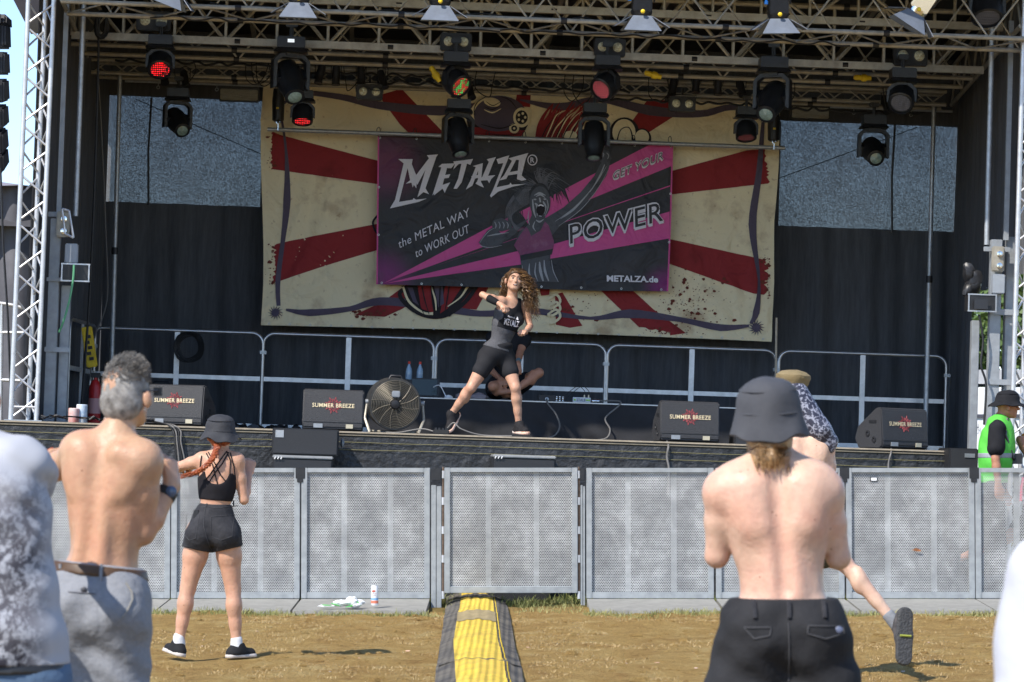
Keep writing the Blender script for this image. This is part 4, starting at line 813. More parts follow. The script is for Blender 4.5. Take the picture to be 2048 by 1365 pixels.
for k in range(9):
    t_ = k / 8; x, y = ed[0][0] + 3 + (ed[1][0] - ed[0][0] - 6) * t_, ed[0][1] + 4 + (ed[1][1] - ed[0][1]) * t_; p = sp(x, y, YB); p.y += waveB(p.x, p.z) - .004; grommet(pk.t, p)
    m1 = MB(); q = sp(x - 3, y - 6, YB); m1.tube(smooth_path([p + Vector((0, -.01, 0)), p + Vector((-.03, -.03, .03)), q + Vector((-.02, -.05, .06)), q + Vector((.01, -.03, .08)), p + Vector((.01, .02, .02))], 4), .0045, 5); part('cable_tie', m1, BLK, pk.t)
for k in range(8):
    t_ = (k + .08) / 7.2; x, y = ed[3][0] + 3 + (ed[2][0] - ed[3][0] - 6) * t_, ed[3][1] - 3 + (ed[2][1] - ed[3][1]) * t_; p = sp(x, y, YB); p.y += waveB(p.x, p.z) - .004; grommet(pk.t, p)
for (x, y) in ((1341, 388), (1338, 485), (758, 375), (757, 470)): p = sp(x, y, YB); p.y += waveB(p.x, p.z) - .004; grommet(pk.t, p)
m1 = MB(); m1.tube([sp(535, 259, 5.2), sp(1570, 296.5, 5.2)], .024, 12); solo('banner_pipe', m1, GALV, 'long steel pipe that carries the black and magenta banner', 'pipe')
for px, y0, y1, lb in ((557, 178, 262, 'left'), (1548, 222, 300, 'right')):
    a = sp(px, y0, 5.15); b = sp(px - 1, y1, 5.15); t = thing('chain_hoist', 'black chain bag and hook above the ' + lb + ' end of the banner pipe', 'hoist', b, 'chain bags on the banner pipe')
    m1 = MB(); m1.tube([a, a.lerp(b, .3), a.lerp(b, .75), a.lerp(b, .8)], [.06, .075, .07, .03], 10); part('chain_bag', m1, BLK, t); m1 = MB(); m1.tube([a.lerp(b, .8) + Vector((.02 * math.cos(q), -.03, .02 * math.sin(q))) for q in [k * .6 for k in range(9)]] + [b + Vector((0, -.03, 0))], .005, 5); part('hook', m1, CHROME, t)
    m1 = MB(); m1.bbox((a.x - .015, a.y - .09, a.lerp(b, .5).z), (a.x + .015, a.y - .074, a.lerp(b, .5).z + .02)); part('label_tag', m1, YEL, t)
# ================================================================== lamps
LENS = M('spot_lens', (.25, .34, .30), .12, 0, .3, 40, coat=1, spec=1); LAMPW = M('lamp_cream', (.75, .68, .5), .2, .4, .5, 60, .6, 90)
def led_mat(name, c1, c2, em, off=(.06, .03, .03)):
    m, N, L, B = node_mat(name); tc = N.new('ShaderNodeTexCoord'); v = N.new('ShaderNodeTexVoronoi'); v.inputs['Scale'].default_value = 52; v.inputs['Randomness'].default_value = .15; L.new(tc.outputs['Object'], v.inputs[0])
    r = ramp(N, [(.26, (1, 1, 1)), (.40, (.0, .0, .0))]); L.new(v.outputs['Distance'], r.inputs[0])
    sx = N.new('ShaderNodeSeparateColor'); L.new(v.outputs['Color'], sx.inputs[0]); g = N.new('ShaderNodeMath'); g.operation = 'GREATER_THAN'; g.inputs[1].default_value = .5; L.new(sx.outputs[0], g.inputs[0])
    mx = N.new('ShaderNodeMixRGB'); L.new(g.outputs[0], mx.inputs[0]); mx.inputs[1].default_value = (*c1, 1); mx.inputs[2].default_value = (*c2, 1); L.new(mx.outputs[0], B.inputs['Emission Color'])
    ml = N.new('ShaderNodeMath'); ml.operation = 'MULTIPLY'; ml.inputs[1].default_value = em; L.new(r.outputs[0], ml.inputs[0]); L.new(ml.outputs[0], B.inputs['Emission Strength']); B.inputs['Base Color'].default_value = (*off, 1); B.inputs['Roughness'].default_value = .3; return m
LEDR = led_mat('led_red', (1, .005, .01), (.9, .02, .03), 1.3); LEDG = led_mat('led_red_green', (.9, .05, .03), (.1, .85, .15), 1.0); LEDP = led_mat('led_pink', (.9, .12, .16), (.6, .1, .12), .55, (.12, .05, .05)); LEDO = led_mat('led_off', (.1, .1, .12), (.12, .1, .1), .25, (.08, .08, .09)); LEDD = led_mat('led_dim_red', (.3, .03, .04), (.25, .03, .04), .3, (.06, .02, .02))
HOUS = M('lamp_housing', (.012, .013, .016), .38, 0, .3, 14, .15, 60)
def yoke(mb, w, zt_, zb_, th=.035, dp=.09):
    c = .06; P = [(-w, zb_), (-w, zt_ - c), (-w + c, zt_), (w - c, zt_), (w, zt_ - c), (w, zb_), (w - th, zb_ + .02), (w - th, zt_ - c - .01), (w - c - .02, zt_ - th), (-w + c + .02, zt_ - th), (-w + th, zt_ - c - .01), (-w + th, zb_ + .02)]
    mb.prism(P, lambda u, v, q: Vector((u, q - dp / 2, v)), dp); return mb
def spot_head(name, label, pos, pan, tilt, kind='spot', led=None, group=None, s=1.0, screen=False):
    t = thing(name, label, 'stage light', (0, 0, 0), group)
    z0 = 0
    b = MB(); b.box((0, 0, -.05), (.24, .2, .1), None); b.box((0, 0, -.115), (.3, .24, .04), None, (.8, .84)); b.tube([(0, 0, 0), (0, 0, .12)], .02, 8); b.bbox((-.05, -.03, .09), (.05, .03, .14)); b.v = [v * s for v in b.v]; part('base', b, HOUS, t, bevel=.008)
    if screen: m1 = MB(); m1.bbox((-.035, -.128, -.065), (.035, -.102, -.03)); part('display', m1, M('display_white', (.6, .65, .7), .4, emit=.5), t)
    Rp = R('Z', pan)
    if kind == 'spot':
        y = MB(); yoke(y, .165, -.14, -.45); y.box((0, 0, -.145), (.12, .12, .03)); y.v = [Rp @ (v * s) for v in y.v]; part('yoke', y, HOUS, t, bevel=.006)
        h = MB(); A = Rp @ R('X', tilt); prof = [(.05, .2), (.095, .17), (.115, .08), (.12, -.03), (.1, -.12), (.085, -.19), (.088, -.215), (.07, -.22)]
        h.lathe(prof, (0, 0, 0), 22); h.box((0, 0, .02), (.26, .12, .12)); c = Vector((0, 0, -.37)); h.v = [(A @ v + Rp @ c) * s for v in h.v]; part('lamp_head', h, HOUS, t)
        l = MB(); l.lathe([(.068, -.205), (.06, -.222), (.03, -.232), (0, -.235)], (0, 0, 0), 20); l.v = [(A @ v + Rp @ c) * s for v in l.v]; part('lens', l, LENS, t)
    else:
        y = MB(); yoke(y, .145, -.14, -.33, .03, .07); y.box((0, 0, -.145), (.1, .1, .03)); y.v = [Rp @ (v * s) for v in y.v]; part('yoke', y, HOUS, t, bevel=.006)
        h = MB(); A = Rp @ R('X', tilt); h.lathe([(.04, .12), (.09, .105), (.118, .06), (.127, -.02), (.125, -.1), (.112, -.108), (.112, -.095)], (0, 0, 0), 26); c = Vector((0, 0, -.28)); h.v = [(A @ v + Rp @ c) * s for v in h.v]; part('lamp_head', h, HOUS, t)
        l = MB(); l.lathe([(.113, -.094), (.0, -.1)], (0, 0, 0), 26); l.v = [(A @ v + Rp @ c) * s for v in l.v]; part('led_face', l, led, t)
    place(t, pos); return t
def hp(px, py, ys, dz=0): return sp(px, py, ys) + Vector((0, 0, dz))
GS, GW = 'moving head spotlights hanging from the roof', 'moving head wash lights hanging from the roof'
spot_head('spotlight', 'moving head spotlight with a small lit display, left of the beige banner top', hp(583, 76, 2.0), .35, -.75, group=GS, s=1.22, screen=True)
spot_head('spotlight', 'moving head spotlight hanging in front of the left mesh panel', hp(357, 178, 4.2), .4, -1.0, group=GS, s=1.0)
spot_head('spotlight', 'moving head spotlight above the left half of the pink banner, tilted right', hp(918, 200, 4.0), .35, -.45, group=GS, s=1.1)
spot_head('spotlight', 'moving head spotlight above the raised fist on the pink banner', hp(1190, 208, 4.0), 0, -.35, group=GS, s=1.08)
spot_head('spotlight', 'moving head spotlight right of centre with a greenish lens, yoke wide open', hp(1547, 116, 2.0), -.45, -.85, group=GS, s=1.22)
spot_head('spotlight', 'moving head spotlight with a bright lens before the right mesh panel', hp(1748, 232, 4.2), 0, -1.1, group=GS, s=1.08)
spot_head('wash_light', 'wash light with a glowing red face under the left end of the girder', hp(322, 72, 2.05), .1, -.75, 'wash', LEDR, GW, 1.05)
spot_head('wash_light', 'wash light with mixed green and red diodes below the twin blinder', hp(912, 106, 2.05), .75, -1.0, 'wash', LEDG, GW, 1.1)
spot_head('wash_light', 'wash light with a pinkish red face tilted to the left', hp(1215, 113, 2.05), -.8, -1.0, 'wash', LEDP, GW, 1.1)
spot_head('wash_light', 'unlit grey wash light high on the right of the stage', hp(1806, 138, 2.05), -.35, -.85, 'wash', LEDO, GW, 1.1)
spot_head('wash_light', 'small wash light glowing bright red at the left end of the banner pipe', hp(607, 182, 4.2), 0, -.35, 'wash', LEDR, GW, .95)
spot_head('wash_light', 'small wash light with a dull red face near the right end of the banner pipe', hp(1493, 215, 4.2), .1, -.35, 'wash', LEDD, GW, .95)
spot_head('wash_light', 'wash light at the top right edge of the picture', hp(1975, -55, .4), 0, -.5, 'wash', LEDO, GW, 1.3)
def blinder(label, px, py, ys, w=.33):
    c = sp(px, py, ys); t = thing('blinder', label, 'stage light', c, 'twin-lamp blinders on the roof trusses'); s = w / .33
    m1 = MB(); m1.box(c + Vector((0, .06, 0)), (w, .14, .19 * s)); part('housing', m1, BLKM, t, bevel=.012)
    for q in (-1, 1):
        m1 = MB(); m1.lathe([(.062 * s, .0), (.066 * s, .012), (.056 * s, .014)], c + Vector((q * .08 * s, -.01, 0)), 18, R('X', PI / 2)); part('rim', m1, BLK, t)
        m1 = MB(); m1.lathe([(.056 * s, .008), (.045 * s, .022), (.02 * s, .03), (0, .032)], c + Vector((q * .08 * s, -.01, 0)), 18, R('X', PI / 2)); part('lamp', m1, LAMPW, t)
    m1 = MB(); m1.tube([c + Vector((-w / 2, .06, 0)), c + Vector((-w / 2 - .012, .06, .12 * s)), c + Vector((w / 2 + .012, .06, .12 * s)), c + Vector((w / 2, .06, 0))], .006, 6); m1.tube([c + Vector((0, .06, .12 * s)), c + Vector((0, .06, .2 * s))], .015, 6); part('bracket', m1, BLKM, t)
blinder('twin-lamp blinder with yellowish lamps at the far left of the roof', 307, 42, 2.2, .36); blinder('twin-lamp blinder over the green and red wash light', 912, 84, 2.2, .33); blinder('twin-lamp blinder over the pinkish wash light', 1220, 95, 2.2, .33)
blinder('twin-lamp blinder at the right of the roof over the grey wash light', 1822, 112, 2.2, .36); blinder('small twin-lamp blinder in front of the beige banner, left of centre', 739, 184, 4.2, .3); blinder('small twin-lamp blinder in front of the beige banner, right of centre', 1365, 208, 4.2, .3)
FLAP = M('barndoor_grey', (.16, .185, .23), .5, .2, .2, 6)
def fresnel(label, px, py, ang=0, body=BLKM, knob=((-.0, .12),), tint=0):
    c = sp(px, py, -.15); t = thing('barndoor_lamp', label, 'stage light', (0, 0, 0), 'theatre lamps with barn doors on the front truss')
    m1 = MB(); m1.box((0, 0, .13), (.19, .2, .22)); m1.lathe([(.1, -.0), (.11, .06)], (0, 0, -.02), 14); part('housing', m1, body, t, bevel=.01)
    for k in range(4):
        A = R('Z', k * PI / 2); B_ = R('X', (-.75, -1.0, -.75, -1.0)[k]); m1 = MB(); w0, w1, hh = .09, .185, .2
        m1.prism([(-w0, 0), (w0, 0), (w1, -hh), (-w1, -hh)], lambda u, v, q: A @ (Vector((0, -.1, -.02)) + B_ @ Vector((u, q, v))), .004); part('barn_door', m1, FLAP, t)
    m1 = MB(); m1.lathe([(.014, 0), (.022, .02), (.022, .035), (.01, .045)], (0, -.12, .02), 10, R('X', PI / 2)); part('knob', m1, YEL, t)
    m1 = MB(); m1.tube([(-.12, 0, .12), (-.13, 0, .3), (.13, 0, .3), (.12, 0, .12)], .01, 6); m1.tube([(0, 0, .3), (0, .12, .42)], .016, 6); part('bracket', m1, BLKM, t)
    if tint: m1 = MB(); m1.lathe([(.018, 0), (.02, .03), (.008, .05)], (-.13, -.1, .12), 10); part('blue_connector', m1, M('blue_plastic', (.03, .25, .75), .4), t)
    place(t, c, R('Y', ang) @ R('X', .12)); return t
fresnel('barn door lamp at the top left, almost cut off by the picture edge', 345, -22, .35); fresnel('barn door lamp with a grey flap left of centre', 598, 2); fresnel('barn door lamp left of the middle of the roof', 880, 8); fresnel('barn door lamp right of the middle with a sunlit blue-grey flap', 1283, 28, 0, tint=1)
fresnel('barn door lamp on the right half with a blue connector', 1556, 34, -.05, tint=1); fresnel('shiny chrome barn door lamp tilted sideways at the top right', 1832, 24, .55, CHROME, tint=1)
pc = 0
def parcan(label, px, py, ys, tilt, pan=0, s=1.0):
    t = thing('par_can', label, 'stage light', (0, 0, 0), 'small black cylindrical lamps under the rear truss')
    A = R('Z', pan) @ R('X', tilt); m1 = MB(); m1.lathe([(.02, .14), (.045, .12), (.052, .0), (.045, -.04), (.055, -.12), (.048, -.118)], (0, 0, 0), 14); m1.v = [A @ v * s for v in m1.v]; part('can', m1, BLKM, t)
    m1 = MB(); m1.tube([Vector((-.06, 0, 0)) * s, Vector((-.065, 0, .14)) * s, Vector((0, 0, .17)) * s, Vector((.065, 0, .14)) * s, Vector((.06, 0, 0)) * s], .006, 6); part('bracket', m1, BLKM, t); place(t, sp(px, py, ys))
for i, (px, py, ti, pa) in enumerate(((640, 150, -.3, -.6), (672, 152, -.1, 0), (722, 150, -.2, .3), (765, 160, -.5, .6), (1346, 172, -.3, -.5), (1392, 168, -.2, -.3), (1436, 172, -.1, 0), (1482, 176, -.5, .4), (905, 176, -.6, .5), (940, 182, -.6, .4), (1200, 186, -.7, .4), (1222, 178, -.6, -.2), (328, 152, -.6, .3), (370, 160, -.6, .4), (1772, 210, -.7, .2), (1800, 200, -.7, -.3))):
    place_ = ['left part of the rear truss', 'left of the first small blinder', 'beside the first small blinder', 'right of the first small blinder', 'left of the second small blinder', 'above the second small blinder', 'right of the second small blinder', 'left of the wide open spotlight', 'on the cluster over the spotlight left of centre, left side', 'on the cluster over the spotlight left of centre, right side', 'on the cluster over the central spotlight, lower', 'on the cluster over the central spotlight, upper', 'on the left cluster over the mesh panel, first', 'on the left cluster over the mesh panel, second', 'on the right cluster over the mesh panel, first', 'on the right cluster over the mesh panel, second'][i]
    parcan('small black cylindrical lamp ' + place_, px, py, 4.3, ti, pa, .9)
for (px, py, lb) in ((478, 190, 'left'), (1621, 226, 'right')):
    c = sp(px, py, 5.0); t = thing('flood_light', 'flat rectangular work light with ribbed glass above the ' + lb + ' mesh panel', 'flood light', c, 'rectangular work lights at the back')
    m1 = MB(); m1.box(c + Vector((0, .05, .01)), (.46, .09, .17)); part('housing', m1, BLKM, t, bevel=.01); m1 = MB(); m1.box(c + Vector((0, -.0, 0)), (.43, .02, .125)); part('glass', m1, M('flood_glass', (.42, .4, .33), .25, .2, .25, 8, .8, 50, stretch=(1, 1, 12)), t, bevel=.008)
# connectors and cables
for (px, py, an, lb) in ((870, 148, 1.0, 'bright yellow cable connector left of the green and red wash light'), (1305, 150, .25, 'bright yellow cable connector on the rear truss right of centre'), (1724, 156, 0, 'bright yellow cable connector on the rear truss at the right')):
    c = sp(px, py, 2.8); m1 = MB(); m1.lathe([(.02, -.09), (.03, -.07), (.03, -.01), (.042, 0), (.042, .04), (.028, .06), (.025, .1)], (0, 0, 0), 12, R('Y', PI / 2 + an)); m1.xf(Matrix.Translation(c)); solo('cable_connector', m1, YEL, lb, 'connector', 'yellow connectors on the trusses')
random.seed(5)
def cable(label, pts, r=.009, mat=CABLE, group=None, name='cable', sag=0):
    m1 = MB(); m1.tube(smooth_path(pts, 8), r, 6); solo(name, m1, mat, label, 'cable', group)
for k, (y, ys, a, b) in enumerate(((30, .2, 420, 1260), (60, .7, 300, 1000), (58, .7, 1000, 1700), (158, 4.4, 560, 900), (172, 4.4, 760, 1260), (186, 4.4, 1220, 1560), (190, 4.4, 1560, 1850), (150, 4.4, 230, 620))):
    pts = [sp(a + (b - a) * i / 26, y + (a + (b - a) * i / 26 - 1024) * .042 + 5 * abs(math.sin(i * 1.1 + k)) + random.uniform(-2, 3), ys - .05) for i in range(27)]
    cable(['long black cable drooping along the front truss', 'black cable on the left half of the front truss', 'black cable on the right half of the front truss', 'black cable bundle left on the rear truss', 'black cable bundle in the middle of the rear truss', 'black cable bundle right of the middle on the rear truss', 'black cable at the right end of the rear truss', 'black cable at the left end of the rear truss'][k], pts, .014 if k > 2 else .009, group='cables along the roof trusses')
for k in range(14):
    px = random.uniform(330, 1830); y = 165 + (px - 1024) * .042; pts = [sp(px, y - 20, 4.2), sp(px + random.uniform(-6, 6), y + 15, 4.2), sp(px + random.uniform(10, 25), y + random.uniform(25, 40), 4.15), sp(px + random.uniform(26, 45), y + 8, 4.2), sp(px + random.uniform(30, 48), y - 22, 4.2)]
    cable('thin black cable loop hanging between the lamps', pts, .006, group='thin cable loops below the rear truss')
cable('grey cable running down beside the left support pole', [sp(195, 130, 4.2), sp(203, 260, 4.2), sp(212, 470, 4.2), sp(214, 600, 4.2), sp(188, 680, 4.0), sp(180, 760, 3.8)], .008, CABLEG)
cable('thick black cable dropping from a coil at the left roof corner', [sp(205, 30, 2.0), sp(198, 45, 2.0), sp(196, 140, 2.0), sp(188, 400, 2.0), sp(176, 640, 2.0), sp(160, 845, 2.0)], .014, CABLE)
m1 = MB()
for k in range(4): c = sp(203, 45 + k * 3, 2.0); m1.tube([c + Vector((.05 * math.sin(a) * (1 + .15 * k), .02 * math.cos(a * 2 + k), .13 * math.cos(a))) for a in [2 * PI * q / 16 for q in range(16)]], .011, 6, closed=True)
solo('cable_coil', m1, CABLE, 'black cable coil hung in the left roof corner', 'cable')
m1 = MB()
for k in range(6): c = sp(379, 695, 4.95); m1.tube([c + Vector(((.11 + .012 * k) * math.sin(a), -.03 - .008 * k, (.13 + .01 * k) * math.cos(a) + .01 * math.sin(3 * a + k))) for a in [2 * PI * q / 22 for q in range(22)]], .009, 6, closed=True)
solo('cable_coil', m1, CABLE, 'coiled black cable tied to the leftmost guard rail', 'cable')
for (p, q, lb) in (((270, 198), (530, 312), 'thin dark guy line crossing the left mesh panel'), ((1555, 358), (1835, 255), 'thin dark guy line crossing the right mesh panel')):
    m1 = MB(); m1.tube([sp(*p, 6.0), sp(*q, 6.0)], .005, 5); solo('guy_line', m1, BLK, lb, 'line', 'guy lines behind the mesh')
# ================================================================== things on the stage
SBL = M('lettering_cream', (.72, .60, .38), .6); SBR = M('star_red', (.42, .07, .08), .6)
MONM = M('monitor_textured_black', (.035, .035, .038), .55, 0, .25, 90, .35, 160)
def make_monitor():
    p = bpy.data.objects.new('stage_monitor', None); COL.objects.link(p); ROOTOFF[p.name] = Vector((0, 0, 0)); w = .30
    P = [(0, .085), (.035, .40), (.11, .415), (.40, .22), (.44, .10), (.38, 0), (.05, 0), (.0, .03)]
    m1 = MB(); m1.prism(P, lambda u, v, q: Vector((q - w, u, v)), 2 * w); part('cabinet', m1, MONM, p, bevel=.012)
    fn = lambda x, z, l=.004: Vector((x, .035 * (z - .085) / .315 - l, z))
    m1 = MB(); m1.bbox((-w + .01, -.004, .085), (w - .01, .008, .09)); part('seam', m1, BLK, p)
    m1 = MB()
    for k in range(16):
        a0 = 2 * PI * k / 16; c = (0, .255); r0, r1 = (.055, .085) if k % 2 else (.045, .065)
        pts = [(c[0] + r_ * math.cos(a0 + t_), c[1] + r_ * math.sin(a0 + t_)) for r_, t_ in ((r0 * .8, -.17), (r0, -.1), (r1, .12), (r0, .17), (r0 * .8, .22))]
        for a, b in zip(pts, pts[1:]): m1.tube([fn(*a), fn(*b)], .0022, 4)
    for k in range(8): a = k * PI / 4 + .2; m1.tube([fn(.012 * math.cos(a), .255 + .012 * math.sin(a)), fn(.042 * math.cos(a + .2), .255 + .042 * math.sin(a + .2))], .002, 4)
    part('star_emblem', m1, SBR, p)
    m1 = MB(); put_text(m1, 'SUMMER BREEZE', lambda u, v: fn(-.208 + .416 * u, .234 + .04 * v, .007), .012, 1.06); part('lettering', m1, SBL, p, smooth=False)
    for s_ in (-1, 1):
        m1 = MB(); m1.bbox((s_ * w - .004, .10, .25), (s_ * w + .004, .22, .285)); part('handle', m1, BLK, p, bevel=.012)
        for (y, z) in ((.23, .15), (.13, .09)): m1 = MB(); m1.lathe([(.032, 0), (.032, .006), (.016, .008), (.012, -.002)], (s_ * w, y, z), 14, R('Y', s_ * PI / 2)); part('socket', m1, BLK, p)
    m1 = MB(); m1.bbox((.13, -.007, .03), (.2, .004, .07)); part('rating_plate', m1, M('plate_label', (.5, .45, .33), .5), p)
    m1 = MB(); m1.bbox((-.19, -.006, .03), (-.1, .004, .07)); part('jack_panel', m1, GREYM, p); return p
pr = make_monitor()
for i, (px, py, yaw, lb) in enumerate(((345, 853, -.28, 'stage monitor wedge at the left, behind the grey-haired man'), (665, 863, 0, 'stage monitor wedge left of the big drum fan, facing squarely front'), (1379, 887, .10, 'stage monitor wedge on the black riser side, right of the dancer'), (1810, 901, .52, 'stage monitor wedge farthest right, turned to show its side'))):
    o = pr if i == 0 else copy_tree(pr); o.name = 'stage_monitor'; c = sp(px, py, .28); place(o, (c.x, .25 if i else .35, .001), R('Z', yaw)); tag(o, lb, 'monitor speaker', 'wedge stage monitors along the stage edge')
# drum fan
c = sp(790, 809, .95); t = thing('drum_fan', 'large black drum fan on a tubular stand beside the monitor', 'fan', (c.x, c.y, 0)); A = R('Z', .12) @ R('X', PI / 2 + .06)
FANM = M('fan_black', (.05, .05, .05), .4, .2, .3, 20)
m1 = MB(); m1.lathe([(.245, .0), (.262, -.0), (.268, -.02), (.262, -.04), (.262, -.30), (.25, -.31), (.25, -.02), (.245, 0)], (0, 0, 0), 40); m1.v = [A @ v + c for v in m1.v]; part('drum', m1, FANM, t)
GRL = M('fan_grille', (.24, .215, .17), .45, .5, .15, 20)
m1 = MB()
for k in range(1, 13): r_ = .045 + .2 * k / 12.3; m1.tube([A @ Vector((r_ * math.cos(q), r_ * math.sin(q), .012 + .02 * (1 - r_ / .25))) + c for q in [2 * PI * j / 36 for j in range(36)]], .0022, 4, closed=True)
for k in range(12): a = 2 * PI * k / 12; m1.tube([A @ Vector((r_ * math.cos(a + r_ * 1.5), r_ * math.sin(a + r_ * 1.5), .014 + .02 * (1 - r_ / .25))) + c for r_ in (.05, .12, .18, .248)], .0028, 4)
part('grille', m1, GRL, t)
for k in range(5):
    a = 2 * PI * k / 5; m1 = MB(); m1.add([A @ Vector((r_ * math.cos(a + da), r_ * math.sin(a + da), -.06 + dz)) + c for r_, da, dz in ((.05, -.3, -.03), (.235, -.32, -.05), (.235, .32, .03), (.05, .45, .02))], [(0, 1, 2, 3)]); part('blade', m1, M('fan_blade', (.22, .195, .15), .4, .5, .2, 10), t)
m1 = MB(); m1.lathe([(.05, .0), (.052, .03), (.04, .05), (.018, .056), (.0, .057)], (0, 0, 0), 18); m1.v = [A @ v + c for v in m1.v]; part('motor_cap', m1, BLKM, t)
m1 = MB(); m1.box((0, .105, .04), (.085, .065, .02)); m1.v = [A @ v + c for v in m1.v]; part('badge', m1, GREYM, t, bevel=.008)
for s_ in (-1, 1):
    m1 = MB(); q0 = c + Vector((s_ * .28, .12, .02)); m1.tube([q0, Vector((q0.x + s_ * .02, q0.y - .02, c.z * .5)), Vector((q0.x - s_ * .03, q0.y - .14, .02)), Vector((q0.x - s_ * .05, q0.y + .1, .02))], .014, 8); part('stand_leg', m1, ALUD, t)
    m1 = MB(); m1.lathe([(.025, -.02), (.025, .02)], q0, 10, R('Y', PI / 2)); part('knob', m1, GREYM, t)
m1 = MB(); m1.tube([Vector((c.x - .26, c.y + .22, .02)), Vector((c.x + .26, c.y + .22, .02))], .014, 8); part('stand_bar', m1, ALUD, t)
m1 = MB(); m1.tube([c + Vector((x, .1, z)) for x, z in ((-.07, .25), (-.05, .29), (.05, .29), (.07, .25))], .012, 8); part('carry_handle', m1, BLK, t)
# riser
RZ = .405; x0 = sp(738, 800, 2.5).x; x1 = sp(1562, 820, 2.5).x
t = thing('riser', 'low black cloth-covered riser with a thin metal edge', 'riser', ((x0 + x1) / 2, 3.5, 0))
CLO = M('riser_cloth', (.016, .016, .019), .8, 0, .3, 4)
m1 = MB(); m1.bbox((x0 + .02, 2.54, RZ - .06), (x1 - .02, 4.5, RZ - .004)); part('platform', m1, M('riser_top', (.03, .03, .03), .6, 0, .2, 8), t)
part('cloth_skirt', sheet(lambda u, v: (x0 + (x1 - x0) * u, 2.5 - .05 * (1 - v) * (.5 + mnoise.noise(Vector((u * 9 + v * 1.5, v * 1.2, 3)))) - .055 * (1 - v * .6) * math.sin(u * 44 + 2.5 * math.sin(v * 3 + u * 12)) * (.4 + mnoise.noise(Vector((u * 4, 0, 1)))), .002 + (RZ - .012) * v), 260, 24), CLO, t)
m1 = MB(); m1.bbox((x0, 2.49, RZ - .008), (x1, 2.54, RZ + .004)); part('metal_edge', m1, ALU, t)
def onr(px, ys=2.9, z=RZ): return Vector((sp(px, 800, ys).x, ys, z))
# laptop, bottles, boxes
p = onr(850, 2.9, RZ + .005); t = thing('laptop', 'dark laptop standing open beside the fan on the riser', 'laptop', p); m1 = MB(); m1.box(p + Vector((0, .12, .008)), (.3, .22, .014)); part('keyboard_base', m1, BLKM, t)
m1 = MB(); m1.box(p + Vector((0, -.0, .115)), (.3, .01, .2), R('X', -.12)); part('lid', m1, BLKM, t, bevel=.003); m1 = MB(); m1.box(p + Vector((-.01, -.008, .115)), (.27, .004, .17), R('X', -.12)); part('screen', m1, M('laptop_green', (.006, .018, .014), .2), t)
p = onr(828, 3.7); t = thing('flight_case', 'black flight case behind the laptop with two bottles on it', 'case', p); m1 = MB(); m1.box(p + Vector((0, 0, .11)), (.55, .4, .21)); part('case_body', m1, BLKM, t, bevel=.01)
m1 = MB(); m1.box(p + Vector((0, -.202, .15)), (.56, .008, .02)); part('case_trim', m1, ALUD, t)
BOT = M('bottle_blue', (.30, .42, .55), .12, 0, .1, 8, spec=.8)
for dx, lb in ((816, 'clear bottle with red cap, left of the pair behind the laptop'), (838, 'clear bottle with red cap, right of the pair behind the laptop')):
    q = onr(dx, 3.6, RZ + .215); t = thing('water_bottle', lb, 'bottle', q, 'red-capped bottles on the case'); m1 = MB(); m1.lathe([(.03, 0), (.036, .01), (.036, .09), (.03, .12), (.012, .165), (.011, .18)], q, 16); part('bottle_body', m1, BOT, t); m1 = MB(); m1.lathe([(.015, .172), (.015, .2), (.0, .202)], q, 12); part('cap', m1, M('cap_red', (.75, .05, .03), .4), t)
p = onr(1093, 2.62); t = thing('receiver_box', 'black wireless receiver box with a round knob on the riser edge', 'box', p); m1 = MB(); m1.box(p + Vector((0, 0, .038)), (.18, .12, .07)); part('box_body', m1, BLKM, t, bevel=.006); m1 = MB(); m1.lathe([(.021, 0), (.021, .012), (.012, .016), (.0, .016)], p + Vector((0, -.06, .028)), 14, R('X', PI / 2)); part('dial', m1, GREYM, t)
p = onr(1119, 2.62); t = thing('preamp_box', 'small steel box with white and black knobs beside the receiver', 'box', p); m1 = MB(); m1.box(p + Vector((0, 0, .036)), (.1, .1, .064)); part('box_body', m1, BLKM, t)
for k in range(9): m1 = MB(); m1.lathe([(.009, 0), (.007, .01), (0, .011)], p + Vector((-.034 + .033 * (k % 3), -.05, .016 + .02 * (k // 3))), 8, R('X', PI / 2)); part('knob', m1, CHROME if k % 2 else WHT, t)
p = onr(1163, 2.62); t = thing('labelled_box', 'small pale box lettered STALB in dark and green on the riser', 'box', p); m1 = MB(); m1.box(p + Vector((0, 0, .032)), (.19, .1, .056)); part('box_body', m1, M('box_pale', (.55, .58, .62), .5), t, bevel=.004)
m1 = MB(); put_text(m1, 'STALB', lambda u, v: p + Vector((-.055 + .095 * u, -.053, .018 + .028 * v)), .01, 1.1); part('lettering', m1, M('ink_grey', (.08, .09, .1), .5), t, smooth=False)
for k, dx in enumerate((-.075, .055, .078)): m1 = MB(); m1.ell(p + Vector((dx, -.052, .032)), (.011, .003, .01), 8, 5, R('Y', .6)); part('green_mark', m1, M('mark_green', (.3, .6, .05), .5), t)
for dx in (.03, .075): m1 = MB(); m1.lathe([(.008, .06), (.008, .085), (.004, .09)], p + Vector((dx, 0, 0)), 8); part('plug', m1, M('plug_cream', (.7, .6, .4), .4), t)
for k, dx in enumerate((.03, .075)): cable('thin black signal cable arching from the pale box', [p + Vector((dx, 0, .088)), p + Vector((dx, 0, .13)), p + Vector((dx - .07, 0, .18)), p + Vector((dx - .16, 0, .12)), p + Vector((dx - .22, .02, .06))], .004, group='thin signal cables on the pale box')
p = onr(1193, 2.62); m1 = MB(); m1.lathe([(.018, -.05), (.022, -.02), (.016, 0), (.02, .02), (.012, .05)], p + Vector((0, 0, .026)), 10, R('Y', PI / 2)); solo('cable_plug', m1, CHROME, 'chrome plug joined to the right of the pale box', 'plug')
